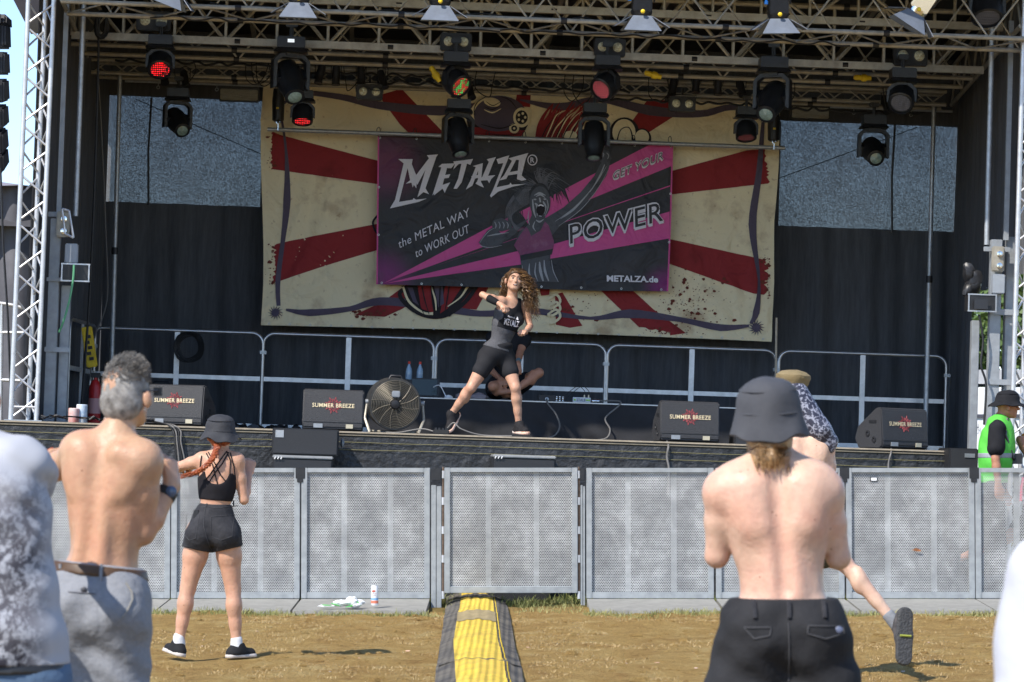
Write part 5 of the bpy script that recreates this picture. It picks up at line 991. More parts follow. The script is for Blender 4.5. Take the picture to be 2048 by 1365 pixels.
cable('grey cable looping down the riser front from the round knob', [onr(1093, 2.55, RZ + .03), onr(1097, 2.44, RZ - .03), onr(1112, 2.4, .28), onr(1121, 2.4, .15), onr(1112, 2.38, .05), onr(1090, 2.36, .012), onr(1060, 2.3, .01)], .009, CABLEG)
cable('grey cable hanging in an S down the riser front to the right', [onr(1200, 2.6, RZ + .03), onr(1238, 2.5, RZ + .03), onr(1238, 2.44, RZ - .02), onr(1212, 2.42, .25), onr(1222, 2.4, .13), onr(1216, 2.38, .04), onr(1195, 2.35, .01)], .009, CABLEG)
cable('white cable curling from the laptop on the riser', [onr(866, 2.7, RZ + .12), onr(878, 2.65, RZ + .14), onr(888, 2.62, RZ + .06), onr(892, 2.6, RZ + .01)], .005, WHT)
p = onr(897, 2.62); m1 = MB(); m1.ell(p + Vector((0, 0, .012)), (.045, .05, .03), 12, 6); solo('computer_mouse', m1, WHT, 'small white round device at the end of the white cable', 'mouse')
m1 = MB(); p = onr(940, 2.75)
for k in range(9): m1.ell(p + Vector((random.uniform(-.14, .14), random.uniform(0, .1), .03)), (.09, .07, random.uniform(.02, .05)), 10, 6)
for v in m1.v: v += Vector(mnoise.noise_vector(v * 22)) * .02
solo('crumpled_cloth', m1, M('cloth_mauve', (.25, .21, .22), .9, bump=.5, bs=30), 'crumpled grey-mauve cloth on the riser by the seated person', 'cloth')
# power strip and cables at the dancer's foot
p = Vector((sp(882, 857, .45).x, .35, .002)); t = thing('power_strip', 'small black power strip lying at the stage edge', 'power strip', p); m1 = MB(); m1.box(p + Vector((0, 0, .025)), (.16, .08, .045)); part('strip_body', m1, RUB, t, bevel=.006)
for k in range(4): m1 = MB(); m1.box(p + Vector((-.055 + k * .036, 0, .056)), (.022, .05, .022)); part('plug', m1, BLK, t)
cable('grey cable trailing from the power strip to the dancer', [p + Vector((.05, 0, .05)), p + Vector((.12, -.02, .12)), p + Vector((.2, -.05, .06)), p + Vector((.4, -.05, .008)), p + Vector((.7, -.08, .008))], .007, CABLEG)
cable('grey cable from the fan to the power strip', [p + Vector((-.08, 0, .03)), p + Vector((-.2, .05, .05)), p + Vector((-.42, .1, .008)), p + Vector((-.6, .2, .008))], .007, CABLEG)
m1 = MB(); m1.tube([sp(1551, 720, 4.9), sp(1553, 636, 4.9)], .013, 8); a = sp(1550, 870, 4.9); m1 = MB(); m1.tube([Vector((a.x, 4.88, 0)), sp(1553, 636, 4.88)], .013, 8); solo('wooden_rod', m1, M('pale_wood', (.5, .42, .32), .6, 0, .2, 20), 'thin pale rod standing where two guard rails meet', 'rod')
# front-fill speakers before the stage
GRI = M('speaker_grille', (.04, .04, .043), .45, .4, .35, 220); SUBT = M('sub_top_grey', (.32, .32, .32), .5, .2, .15, 10)
def pitbox(name, label, px0, px1, pyt, pyb, ys, dep, cat='speaker', group=None, toground=False, bars=True):
    a = sp(px0, pyt, ys); b = sp(px1, pyt, ys); zt_ = (a.z + b.z) / 2; zb2 = sp((px0 + px1) / 2, pyb, ys).z if not toground else GZS - .02
    c_ = Vector(((a.x + b.x) / 2, ys + dep / 2, zb2)); t = thing(name, label, cat, c_, group); w_ = b.x - a.x; h_ = zt_ - zb2
    m1 = MB(); m1.bbox((a.x, ys + .03, zb2), (b.x, ys + dep, zt_)); part('cabinet', m1, BLKM, t, bevel=.008)
    m1 = MB(); m1.bbox((a.x + .012, ys, zb2 + .012), (b.x - .012, ys + .029, zt_ - .012)); part('grille', m1, GRI, t, bevel=.005); return t, a.x, b.x, zb2, zt_
t, a, b, zb2, zt_ = pitbox('front_speaker', 'black front-fill speaker with a fine grille on the subwoofer before the stage', 545, 678, 858, 911, -.55, .42, group=None)
m1 = MB(); m1.bbox((a + .03, -.556, zt_ - .09), (a + .11, -.551, zt_ - .02)); part('badge', m1, GREYM, t)
m1 = MB(); m1.lathe([(.02, 0), (.05, .02), (.02, .04)], (b + .015, -.3, (zt_ + zb2) / 2), 10, R('Y', PI / 2)); part('handle', m1, GREYM, t)
for px0, px1, pyt, lb in ((545, 666, 912, 'subwoofer with a grey top bar under the front-fill speaker'), (986, 1112, 911, 'subwoofer with a grey top before the stage, seen over the gate')):
    t, a, b, zb2, zt_ = pitbox('subwoofer', lb, px0, px1, pyt + 6, 0, -.65, .6, group='subwoofers in the pit before the stage', toground=True)
    m1 = MB(); m1.bbox((a, -.66, zt_ + .001), (b, -.06, zt_ + .03)); part('top_plate', m1, SUBT, t, bevel=.008)
    for k in range(3): m1 = MB(); m1.tube([(a + .02 + k * .03, -.665, zt_ - .01), (a + .03 + k * .03, -.67, zt_ + .01)], .006, 6); part('cable_clip', m1, WHT, t)
t, a, b, zb2, zt_ = pitbox('amplifier_case', 'black flight case with a metal catch at the right end of the stage', 1900, 1958, 897, 0, -.3, .6, 'case', toground=True)
m1 = MB(); m1.bbox((b - .14, -.31, zt_ - .09), (b - .04, -.298, zt_ - .05)); part('catch', m1, ALU, t)
t, a, b, zb2, zt_ = pitbox('side_cabinet', 'black cabinet on the stage edge left of the bucket hat man', 1470, 1500, 868, 906, .3, .5, 'speaker')
cable('cable bundle from the third monitor down over the skirt', [sp(1334, 884, .2), sp(1337, 893, -.04), sp(1334, 915, -.06), sp(1338, 940, -.08), sp(1336, 990, -.1)], .012, CABLEG)
cable('cable from the fourth monitor down over the skirt', [sp(1782, 898, .2), sp(1782, 906, -.04), sp(1777, 930, -.06), sp(1779, 960, -.08)], .01, CABLEG)
for k in range(4): cable('grey cable hanging over the skirt beside the left monitor', [sp(300 + k * 5, 842 + k * 2, .4), sp(335 + k * 3, 850, .0), sp(346 + k * 5, 862, -.05), sp(350 + k * 4, 885, -.07), sp(352 + k * 6, 925, -.08), sp(356 + k * 7, 990, -.1)], .008, CABLEG if k % 2 else CABLE, group='cables hanging over the skirt at the left')
random.seed(3)
for k in range(9):
    x = 60 + k * 24; cable('loose cable lying in loops on the deck at the left', [Vector((sp(x + j * random.uniform(12, 22), 845, .6).x, random.uniform(.1, .9), .02 + .05 * abs(math.sin(j * 1.7 + k)))) for j in range(5)], .008, CABLEG if k % 2 else CABLE, group='loose cables on the deck at the left')
m1 = MB()
for k in range(26): c = Vector((sp(random.choice((random.uniform(440, 520), random.uniform(540, 600))), 850, 4.6).x, 4.6, .03)); m1.ell(c, (random.uniform(.03, .09), .05, random.uniform(.02, .06)), 8, 5)
for v in m1.v: v += Vector(mnoise.noise_vector(v * 18)) * .03
solo('cable_heap', m1, BLK, 'heap of black cables and tape below the guard rails', 'cables', kind='stuff')
# left group: extinguisher, yellow box, cans, monitor on the floor
p = Vector((sp(188, 840, 2.4).x, 2.4, 0)); t = thing('fire_extinguisher', 'red fire extinguisher standing by the left mast', 'fire extinguisher', p); m1 = MB(); m1.lathe([(.06, 0), (.065, .02), (.065, .4), (.04, .46), (.018, .48), (.018, .5)], p, 18); part('cylinder', m1, RED, t); m1 = MB(); m1.bbox((p.x - .05, p.y - .02, .5), (p.x + .05, p.y + .02, .55)); part('valve', m1, BLKM, t)
m1 = MB(); m1.tube([p + Vector((.04, 0, .5)), p + Vector((.1, -.02, .42)), p + Vector((.085, -.02, .15))], .01, 6); part('hose', m1, RUB, t); m1 = MB(); m1.lathe([(.066, .12), (.066, .28)], p, 18); part('label_band', m1, M('ext_label', (.6, .3, .28), .5), t)
a = sp(172, 656, 3.2); b = sp(186, 733, 3.2); t = thing('yellow_box', 'bright yellow plastic case with black catches hanging on the rail', 'case', b); c = (a + b) / 2; A = R('Y', -.18); m1 = MB(); m1.box(c, (.115, .08, .44), A); part('case_body', m1, YEL, t, bevel=.01)
for k in range(5): m1 = MB(); m1.box(c + A @ Vector((.01 * (-1) ** k, -.045, -.13 + k * .06)), (.045, .02, .035), A); part('catch', m1, BLK, t)
CANB = M('can_blue_white', (.35, .5, .65), .4, 0, .6, 12, col2=(.8, .82, .85))
for k, (px, h_) in enumerate(((147, .14), (162, .18))): p = Vector((sp(px, 845, .5).x, .5 + .05 * k, .001)); m1 = MB(); m1.lathe([(.05, 0), (.055, .01), (.055, h_), (.05, h_ + .006), (0, h_ + .004)], p, 18); solo('paint_can', m1, CANB if k else M('can_red_white', (.7, .65, .62), .4, 0, .5, 10, col2=(.8, .2, .15)), ['short pale can with red band on the deck at the left', 'tall blue and white can on the deck at the left'][k], 'can')
p = onr(322, 4.2, 0); t = thing('floor_speaker', 'small black speaker with a handle behind the leftmost monitor', 'speaker', p); m1 = MB(); m1.box(p + Vector((0, 0, .24)), (.32, .3, .47), None, (.8, .8)); part('cabinet', m1, BLKM, t, bevel=.012); m1 = MB(); m1.tube([p + Vector((x, 0, z)) for x, z in ((-.1, .47), (-.08, .52), (.08, .52), (.1, .47))], .01, 6); part('handle', m1, BLK, t)
# masts
def mast(label, ox, oy, xs, right=False):
    t = thing('lifting_mast', label, 'mast', (ox, oy, 0), 'lifting masts of the stage roof')
    for (dx, dy, w_, h_) in xs['cols']: m1 = MB(); m1.bbox((ox + dx - w_ / 2, oy + dy - .05, -1.5 if right else .0), (ox + dx + w_ / 2, oy + dy + .05, h_)); part('column', m1, GREYM, t, bevel=.006)
    for (dx, dy, r_, z0_, sq) in xs['tubes']:
        m1 = MB()
        if sq: m1.bbox((ox + dx - r_, oy + dy - r_, z0_), (ox + dx + r_, oy + dy + r_, 4.45))
        else: m1.tube([(ox + dx, oy + dy, z0_), (ox + dx, oy + dy, 4.45)], r_, 12)
        part('upper_tube', m1, GREYM if sq else GALV, t)
    for (dx, z_, w_, h_) in xs['braces']: m1 = MB(); m1.bbox((ox + dx - w_ / 2, oy - .07, z_ - h_ / 2), (ox + dx + w_ / 2, oy - .052, z_ + h_ / 2)); part('cross_brace', m1, GREYM, t, bevel=.004)
    dx, z_ = xs['pulley']; m1 = MB(); m1.box((ox + dx, oy - .11, z_), (.13, .05, .26)); part('pulley_block', m1, ALUD, t, bevel=.012)
    for q in (-.07, .05): m1 = MB(); m1.lathe([(.03, 0), (.03, .02), (.012, .022), (.012, .035), (0, .035)], (ox + dx + .01, oy - .137, z_ + q), 14, R('X', PI / 2)); part('pulley_wheel', m1, CHROME, t)
    dx, z_, w_ = xs['box']; m1 = MB(); m1.bbox((ox + dx - w_ / 2, oy - .16, z_ - .08), (ox + dx + w_ / 2, oy + .05, z_ + .08)); part('control_box', m1, BLK, t)
    m1 = MB()
    for zz in (-.085, .085): m1.bbox((ox + dx - w_ / 2 - .01, oy - .17, z_ + zz - .007), (ox + dx + w_ / 2 + .01, oy - .155, z_ + zz + .007))
    for xx in (-1, 1): m1.bbox((ox + dx + xx * w_ / 2 - .007, oy - .171, z_ - .09), (ox + dx + xx * w_ / 2 + .007, oy - .156, z_ + .09))
    part('box_frame', m1, ALU, t)
    dx, z_ = xs['tank']; m1 = MB(); m1.box((ox + dx, oy - .1, z_), (.13, .1, .2)); part('oil_tank', m1, M('tank_grey', (.30, .33, .37), .4, 0, .1, 8), t, bevel=.01)
    return t
oy = .95; lx = lambda px: sp(px, 650, oy).x; lzz = lambda py, px=110: sp(px, py, oy).z
ox = lx(105); mast('grey lifting mast with pulley and control box beside the left truss tower', ox, oy, dict(cols=[(0, 0, .105, lzz(438)), (lx(128) - ox, .12, .095, lzz(570))], tubes=[(.02, .02, .024, lzz(438), True), (lx(141) - ox, .1, .027, lzz(430), False)],
     braces=[(.06, lzz(700), .25, .05), (.05, lzz(560), .24, .04), (.02, lzz(430), .2, .05)], pulley=(lx(121) - ox, lzz(450)), box=(lx(150) - ox, lzz(546), .27), tank=(lx(140) - ox, lzz(508))))
cable('pale green strap hanging from the left control box', [sp(148, 530, .7), sp(146, 560, .7), sp(139, 600, .7), sp(128, 640, .7), sp(118, 665, .75)], .012, M('strap_green', (.12, .38, .2), .6), name='strap')
t = thing('metal_step', 'small light frame leaning on the left mast top', 'frame', sp(125, 470, .8)); m1 = MB()
for (p_1, q_1) in (((124, 418), (130, 468)), ((138, 422), (147, 476)), ((124, 418), (138, 422)), ((130, 468), (147, 476))): m1.tube([sp(*p_1, .75), sp(*q_1, .75)], .012, 6)
part('frame_tube', m1, ALUW, t)
rxx = lambda px: sp(px, 650, oy).x; rz_ = lambda py: sp(1990, py, oy).z; ox = rxx(1988)
mast('grey lifting mast with pulleys and control box beside the right truss tower', ox, oy, dict(cols=[(0, 0, .115, rz_(480)), (rxx(2021) - ox, .1, .095, rz_(472)), (rxx(1962) - ox, .3, .08, rz_(640))], tubes=[(-.0 + rxx(2008) - ox, .02, .024, rz_(480), True), (rxx(1971) - ox, .05, .028, rz_(490), False), (rxx(2034) - ox, .05, .032, rz_(470), False)],
     braces=[(.09, rz_(765), .3, .06), (.09, rz_(625), .3, .06), (0, rz_(500), .28, .05)], pulley=(rxx(1988) - ox, rz_(520)), box=(rxx(1957) - ox, rz_(609), .28), tank=(rxx(1990) - ox, rz_(570))), True)
m1 = MB(); p = sp(1962, 609, .75); m1.bbox((p.x - .07, p.y - .008, p.z - .05), (p.x + .07, p.y, p.z + .05)); solo('warning_sign', m1, M('sign_dark', (.02, .02, .025), .3), 'small dark label plate with brown frame on the right control box', 'sign')
cable('black cable bundle hanging in the gap beside the right mast', [sp(1958, 630, .8), sp(1966, 680, .8), sp(1962, 730, .8), sp(1972, 770, .8), sp(1968, 850, .8)], .012)
m1 = MB()
for v in range(6): m1.ell(sp(1943 + random.uniform(-7, 7), 540 + v * 8, 1.2), (.07, .06, .09), 9, 6)
for v in m1.v: v += Vector(mnoise.noise_vector(v * 9)) * .04
solo('cloth_bundle', m1, BLK, 'bundled black cloth tied above the right control box', 'cloth')
# second folded rail at the right, behind the tower
for k in range(3): p = sp(2014 + k * 6, 850, 1.6 + .1 * k); m1 = MB(); zt2 = sp(2014, 700, 1.6).z - .02 * k; m1.tube(smooth_path([(p.x, p.y, -1.55), (p.x, p.y, zt2 - .08), (p.x + .03, p.y, zt2 - .01), (p.x + .1, p.y, zt2)], 4), .014, 8); solo('folded_rail', m1, ALU, 'folded steel rail leaning behind the right tower, ' + ['nearest the mast', 'middle one of three', 'farthest right'][k], 'railing', 'folded rails at the right')
# ================================================================== surroundings
def Wg(px, d, z): q = W(px, 900, d); q.z = z; return q
m1 = MB()
LAH = M('array_black', (.018, .018, .022), .5, 0, .2, 10)
for k, (yt, yb, xr) in enumerate(((26, 50, 12), (44, 92, 10), (98, 146, 8), (153, 200, 7), (206, 250, 6), (255, 300, 5), (296, 335, 6))):
    a = W(xr, yt, 30); b = W(xr, yb, 30); t = thing('line_array_box', 'black line array speaker at the left picture edge, ' + ['top one', 'second from the top', 'third from the top', 'fourth from the top', 'fifth from the top', 'sixth from the top', 'lowest one'][k], 'speaker', (a.x - .4, 30, b.z), 'hanging line array speakers at the left', stage=False)
    m1 = MB(); m1.box((a.x - .42, 30.2, (a.z + b.z) / 2), (.84, .4, a.z - b.z - .012), R('X', .06 * k), (1, .8)); part('cabinet', m1, LAH, t, bevel=.02); m1 = MB(); m1.box((a.x - .42, 29.99, (a.z + b.z) / 2), (.74, .02, (a.z - b.z) * .75), R('X', .06 * k)); part('grille', m1, GRI, t)
m1 = MB(); m1.tube([W(1, 336, 30), W(6, 480, 30), W(16, 640, 30), W(23, 830, 30)], .012, 6); solo('guy_rope', m1, BLK, 'black rope running down from the line array', 'rope', stage=False)
TENT = M('tent_grey', (.10, .10, .115), .75, 0, .25, 2, .5, 3); TENTD = M('tent_dark', (.06, .06, .07), .8, 0, .2, 2)
t = thing('grey_tent', 'dark grey tarpaulin tent behind the left tower', 'tent', W(-200, 920, 36), stage=False); t_off = ROOTOFF[t.name]
def W0(px, py, d): return W(px, py, d)
mb = sheet(lambda u, v: W(-500 + 590 * u, 372 + 560 * (1 - v), 36) + Vector((0, .14 * math.sin(u * 26) + .2 * mnoise.noise(Vector((u * 9, v * 4, 0))), 0)), 80, 30); part('wall', mb, TENT, t)
mb = sheet(lambda u, v: W(-500 + 588 * u, (358 + 22 * u) + 75 * (1 - v), 35.7 + 1.5 * v), 20, 3); part('valance', mb, TENTD, t)
mb = sheet(lambda u, v: W(-500 + 585 * u, 372, 35.7) + Vector((0, 4 * v, .25 * v + .5 * v * (1 - u))), 20, 4); part('roof', mb, M('tent_pale', (.28, .26, .29), .7), t)
m1 = MB(); pz = W(-90, 605, 31.5); q = W(22, 612, 31.5); m1.tube(smooth_path([W(-90, 605, 31.5), W(0, 607, 31.5), W(45, 616, 31.5)], 5), .02, 8); m1.tube([W(-90, 664, 31.5), W(60, 666, 31.5)], .018, 8); m1.tube([W(-90, 758, 31.5), W(60, 762, 31.5)], .018, 8); m1.tube([W(4, 608, 31.5), W(0, 990, 31.5)], .018, 8)
solo('stair_railing', m1, ALUW, 'pale tubular stair railing at the left edge behind the tower', 'railing', stage=False)
# truck and trees at the right gap
t = thing('white_truck', 'white truck box seen through the gap at the right', 'truck', W(2000, 940, 52), stage=False)
def qb(p0, p1, d0, d1, mb): a = W(*p0, d0); b = W(*p1, d0); mb.bbox((a.x, d0, b.z), (b.x, d1, a.z)); return mb
m1 = qb((1925, 775), (2260, 945), 52, 54.4, MB()); part('box_body', m1, WHT, t, bevel=.02)
m1 = MB(); qb((1925, 740), (2260, 768), 52.1, 54.3, m1); part('roof_edge', m1, M('truck_grey', (.45, .45, .46), .5), t)
m1 = qb((1924, 829), (2260, 836), 51.97, 51.995, MB()); part('stripe', m1, M('truck_dark', (.08, .08, .1), .5), t)
for k in range(3):
    m1 = MB(); c = W(2010 + k * 90, 965, 52.3); m1.lathe([(.2, -.12), (.45, -.12), (.48, 0), (.45, .12), (.2, .12)], (c.x, 52.4, .46), 20, R('Y', PI / 2) @ R('X', 0) if False else R('X', PI / 2)); part('wheel', m1, RUB, t)
m1 = qb((1935, 925), (2250, 950), 52.3, 54, MB()); part('chassis', m1, BLKM, t)
m1 = MB(); a = W(1945, 858, 51.96); put_text(m1, 'TSCH', lambda u, v: W(1940 + 18 * u, 862 - 14 * v, 51.96), .0); part('lettering', m1, M('truck_ink', (.1, .1, .12), .5), t, smooth=False)
LEAF = M('leaf_green', (.06, .10, .025), .6, 0, .4, 1.2, col2=(.10, .16, .035))
BARK = M('bark', (.09, .07, .05), .9, 0, .3, 8)
random.seed(21)
def tree(label, px, d, h, w):
    p = Wg(px, d, 0); t = thing('tree', label, 'tree', p, 'trees beyond the stage', stage=False); m1 = MB(); m1.tube([p, p + Vector((.1, 0, h * .4)), p + Vector((-.1, .2, h * .75))], [.28, .2, .08], 8)
    for k in range(6): a = random.uniform(0, 2 * PI); m1.tube([p + Vector((0, 0, h * (.3 + .07 * k))), p + Vector((w * .35 * math.cos(a), w * .35 * math.sin(a), h * (.5 + .07 * k)))], [.1, .03], 6)
    part('trunk', m1, BARK, t); m1 = MB()
    cl = [(Vector((random.gauss(0, w * .24), random.gauss(0, w * .24), h * random.uniform(.32, .95))), random.uniform(.5, 1.1)) for _ in range(38)]
    for c_, r_ in cl:
        for _ in range(150):
            v = Vector((random.gauss(0, 1), random.gauss(0, 1), random.gauss(0, 1))).normalized() * r_ * random.uniform(.7, 1.05); q = p + c_ + v; a = Vector((random.gauss(0, 1), random.gauss(0, 1), random.gauss(0, 1))).normalized() * .12; b = a.cross(v).normalized() * .08; m1.add([q - a, q + b, q + a, q - b], [(0, 1, 2, 3)])
    part('crown', m1, LEAF, t, smooth=False)
tree('green leafy tree seen through the right gap, nearer and larger', 1950, 75, 6.6, 7); tree('green leafy tree at the right edge behind the tower', 2060, 78, 7.0, 7); tree('green tree behind the stage on the right, mostly hidden', 1850, 80, 5.4, 6)
hl = MB(); hl.v = []; 
hl = sheet(lambda u, v: (-260 + 520 * u, 330 + 140 * v, -1 + (9 + 5 * mnoise.noise(Vector((u * 7, 0, 3))) + .8 * mnoise.noise(Vector((u * 90, v * 9, 5)))) * math.sin(PI * min(1, v * 1.02) * .5)), 260, 8); solo('wooded_hill', hl, LEAF, 'low green wooded hills on the horizon', 'hill', stage=False, kind='structure')
# ================================================================== people
from mathutils.bvhtree import BVHTree
def skin(name, col, red=(.0, .0, .0), amt=.5):
    m, N, L, B = node_mat(name); B.inputs['Roughness'].default_value = .45; B.inputs['Specular IOR Level'].default_value = .35
    B.inputs['Subsurface Weight'].default_value = .12; B.inputs['Subsurface Radius'].default_value = (.02, .007, .004); B.inputs['Subsurface Scale'].default_value = .6
    tc = N.new('ShaderNodeTexCoord'); n1 = N.new('ShaderNodeTexNoise'); n1.inputs['Scale'].default_value = 5; n1.inputs['Detail'].default_value = 5; L.new(tc.outputs['Object'], n1.inputs[0])
    r = ramp(N, [(.36, col), (.66, red)]); L.new(n1.outputs[0], r.inputs[0])
    n4 = N.new('ShaderNodeTexNoise'); n4.inputs['Scale'].default_value = 28; n4.inputs['Detail'].default_value = 6; L.new(tc.outputs['Object'], n4.inputs[0]); r4 = ramp(N, [(.35, (.93, .90, .89)), (.6, (1.03, 1.02, 1.0))]); L.new(n4.outputs[0], r4.inputs[0])
    m4 = N.new('ShaderNodeMixRGB'); m4.blend_type = 'MULTIPLY'; m4.inputs[0].default_value = 1; L.new(r.outputs[0], m4.inputs[1]); L.new(r4.outputs[0], m4.inputs[2])
    vo = N.new('ShaderNodeTexVoronoi'); vo.inputs['Scale'].default_value = 17; L.new(tc.outputs['Object'], vo.inputs[0]); rv = ramp(N, [(.045, (.38, .24, .2)), (.075, (1, 1, 1))]); L.new(vo.outputs['Distance'], rv.inputs[0])
    m5 = N.new('ShaderNodeMixRGB'); m5.blend_type = 'MULTIPLY'; m5.inputs[0].default_value = .8; L.new(m4.outputs[0], m5.inputs[1]); L.new(rv.outputs[0], m5.inputs[2]); L.new(m5.outputs[0], B.inputs['Base Color'])
    n2 = N.new('ShaderNodeTexNoise'); n2.inputs['Scale'].default_value = 60; n2.inputs['Detail'].default_value = 4; L.new(tc.outputs['Object'], n2.inputs[0]); bp = N.new('ShaderNodeBump'); bp.inputs['Strength'].default_value = .3; bp.inputs['Distance'].default_value = .008; L.new(n2.outputs[0], bp.inputs['Height']); L.new(bp.outputs[0], B.inputs['Normal']); return m
def cloth(name, col, col2=None, ns=5, bump=.4, bs=9, rough=.85, fine=0):
    m = M(name, col, rough, 0, .25, ns, bump, bs, spec=.2, col2=col2); return m
SK_F = skin('skin_fair', (.52, .31, .21), (.58, .32, .22)); SK_T = skin('skin_tanned', (.49, .31, .20), (.52, .28, .18)); SK_P = skin('skin_pale', (.62, .43, .325), (.61, .355, .265)); SK_D = skin('skin_red', (.42, .2, .12), (.45, .22, .14))
DENB = cloth('denim_black', (.022, .022, .026), (.045, .045, .05), 14, .3, 40); JERB = cloth('jersey_black', (.016, .016, .019), None, 6); SHOE = cloth('shoe_black', (.02, .02, .022)); SOLE = M('shoe_sole', (.55, .50, .46), .6, 0, .15, 20); SOCK = cloth('sock_white', (.65, .65, .66))
HATM = cloth('hat_charcoal', (.035, .036, .042), (.055, .056, .062), 8, .35, 14)
def fr(X, Zv):
    Z = Vector(Zv).normalized(); X = (Vector(X) - Z * Vector(X).dot(Z)).normalized(); Y = Z.cross(X); return Matrix((X, Y, Z)).transposed()
class Fig:
    def __init__(s, name, label, px0, gy, d, group=None, root=None, rz=None):
        s.d = d; s.root = W(px0, gy, d) if root is None else root
        if rz is not None: s.root.z = rz
        s.t = thing(name, label, 'person', s.root, group, stage=False); s.P = {}
    def J(s, px, py, dy=0): return W(px, py, s.d + dy) - s.root
    def add(s, name, prims, mat, res=.007, parent=None, label=None, **k):
        me = sdf(name, prims, res, **k); o = part(name, me, mat, parent or s.t, label=label); ROOTOFF[o.name] = Vector((0, 0, 0)); return o
    def mb(s, name, m, mat, parent=None, smooth=True, label=None):
        return part(name, m.mesh(name, Vector((0, 0, 0)), smooth), mat, parent or s.t, label=label)
def arm(S, El, Wr, w=1.0, delt=1.0):
    m1 = El.lerp(Wr, .3)
    return [E(S, (.06 * w * delt,) * 3, .04), C(S, S.lerp(El, .45), .05 * w, .049 * w, .03), C(S.lerp(El, .45), El, .049 * w, .037 * w, .02), C(El, m1, .038 * w, .040 * w, .015), C(m1, Wr, .040 * w, .026 * w, .015)]
def leg(H, K, A, w=1.0, back=-1):
    m1 = H.lerp(K, .4); c1 = K.lerp(A, .3); n = Vector((0, back, 0))
    return [C(H, m1, .095 * w, .085 * w, .05), C(m1, K, .085 * w, .056 * w, .03), C(K, c1, .052 * w, .052 * w, .02), C(c1 + n * .006, K.lerp(A, .65), .056 * w, .041 * w, .02), C(K.lerp(A, .6), A, .043 * w, .034 * w, .02), E(K.lerp(A, .27) + n * .018, (.043 * w, .043 * w, .085), .03), E(K - n * .02, (.043 * w, .035, .045), .02)]
def torso(P, N, SL, SR, HL, HR, w=1.0, fem=False, fs=1, dp=1.0):
    ct = fr(SR - SL, N - P); cp = fr(HR - HL, N - P); Yf = ct @ Vector((0, fs, 0)); Yp = cp @ Vector((0, fs, 0)); L_ = (N - P).length
    a = lambda t: P.lerp(N, t); X = ct @ Vector((1, 0, 0)); Z = (N - P).normalized()
    hw, ww, cw = (.165, .115, .135) if fem else (.155, .132, .160)
    pr = [E(a(.02), (hw * w, .11 * dp, .11), .05, cp), E(a(.36), (ww * w, .088 * dp, .15), .06, ct), E(a(.64), (cw * w, .105 * dp, L_ * .30), .06, ct), E(a(.84), (cw * .95 * w, .085 * dp, .085), .05, ct)]
    for S in (SL, SR): pr += [C(a(.97), S.lerp(N, .1), .05, .052 * w, .05), C(a(.80) + (S - N) * .55, a(.5) + (S - N) * .42, .06, .045, .05)]
    for H in (HL, HR): pr += [E(H - Yp * .055 + Z * -.01, (.09, .085, .095), .05)]
    if fem:
        for q in (-1, 1): pr += [E(a(.68) + Yf * .085 + X * q * .07, (.058, .05, .055), .03)]
    else:
        for q in (-1, 1): pr += [E(a(.74) - Yf * .075 + X * q * .085, (.06, .035, .085), .03, ct), C(a(.60) - Yf * .082 * dp + X * q * .065, a(.84) - Yf * .075 * dp + X * q * .055, .024, .022, .03), C(a(.84) - Yf * .07 * dp + X * q * .06, a(.88) - Yf * .05 * dp + X * q * .14, .024, .022, .03), C(a(.08) - Yf * .082 * dp + X * q * .036, a(.55) - Yf * .078 * dp + X * q * .034, .032, .026, .03)]
    sub = [C(a(.12) - Yf * .128 * dp, a(.9) - Yf * .130 * dp, .020, .018, .03)]
    return pr, sub, ct
def hand(wr, f, u, t, curl=1.0, sc=.95):
    f, u, t = Vector(f).normalized(), Vector(u).normalized(), Vector(t).normalized(); u = (u - f * u.dot(f)).normalized(); t = (t - f * t.dot(f) - u * t.dot(u)).normalized(); pr = []
    for j in range(4):
        kn = wr + f * (.086 - .004 * abs(j - 1.2)) * sc + t * (.034 - .0225 * j) * sc; pr.append(C(wr + t * (.012 - .008 * j) * sc, kn, .021 * sc, .0125 * sc, .014)); p = kn; a = 0; ln = (.042, .046, .043, .034)[j]
        for i, (l_, r0, r1) in enumerate(((1, .0115, .010), (.62, .010, .009), (.5, .009, .008))):
            a += curl * (.95, 1.45, 1.1)[i] * (1 - .06 * j * (i == 0)); q = p + (f * math.cos(a) - u * math.sin(a)) * ln * l_ * sc; pr.append(C(p, q, r0 * sc, r1 * sc, .004)); p = q
    b = wr + (f * .028 + t * .026 - u * .006) * sc; q = b + (f * .65 + t * .5 - u * .35).normalized() * .04 * sc; r_ = q + (f * .75 - u * .5 - t * .35 * curl).normalized() * .034 * sc
    return pr + [C(wr, b, .018 * sc, .015 * sc, .012), C(b, q, .014 * sc, .0115 * sc, .008), C(q, r_, .0115 * sc, .009 * sc, .004)]
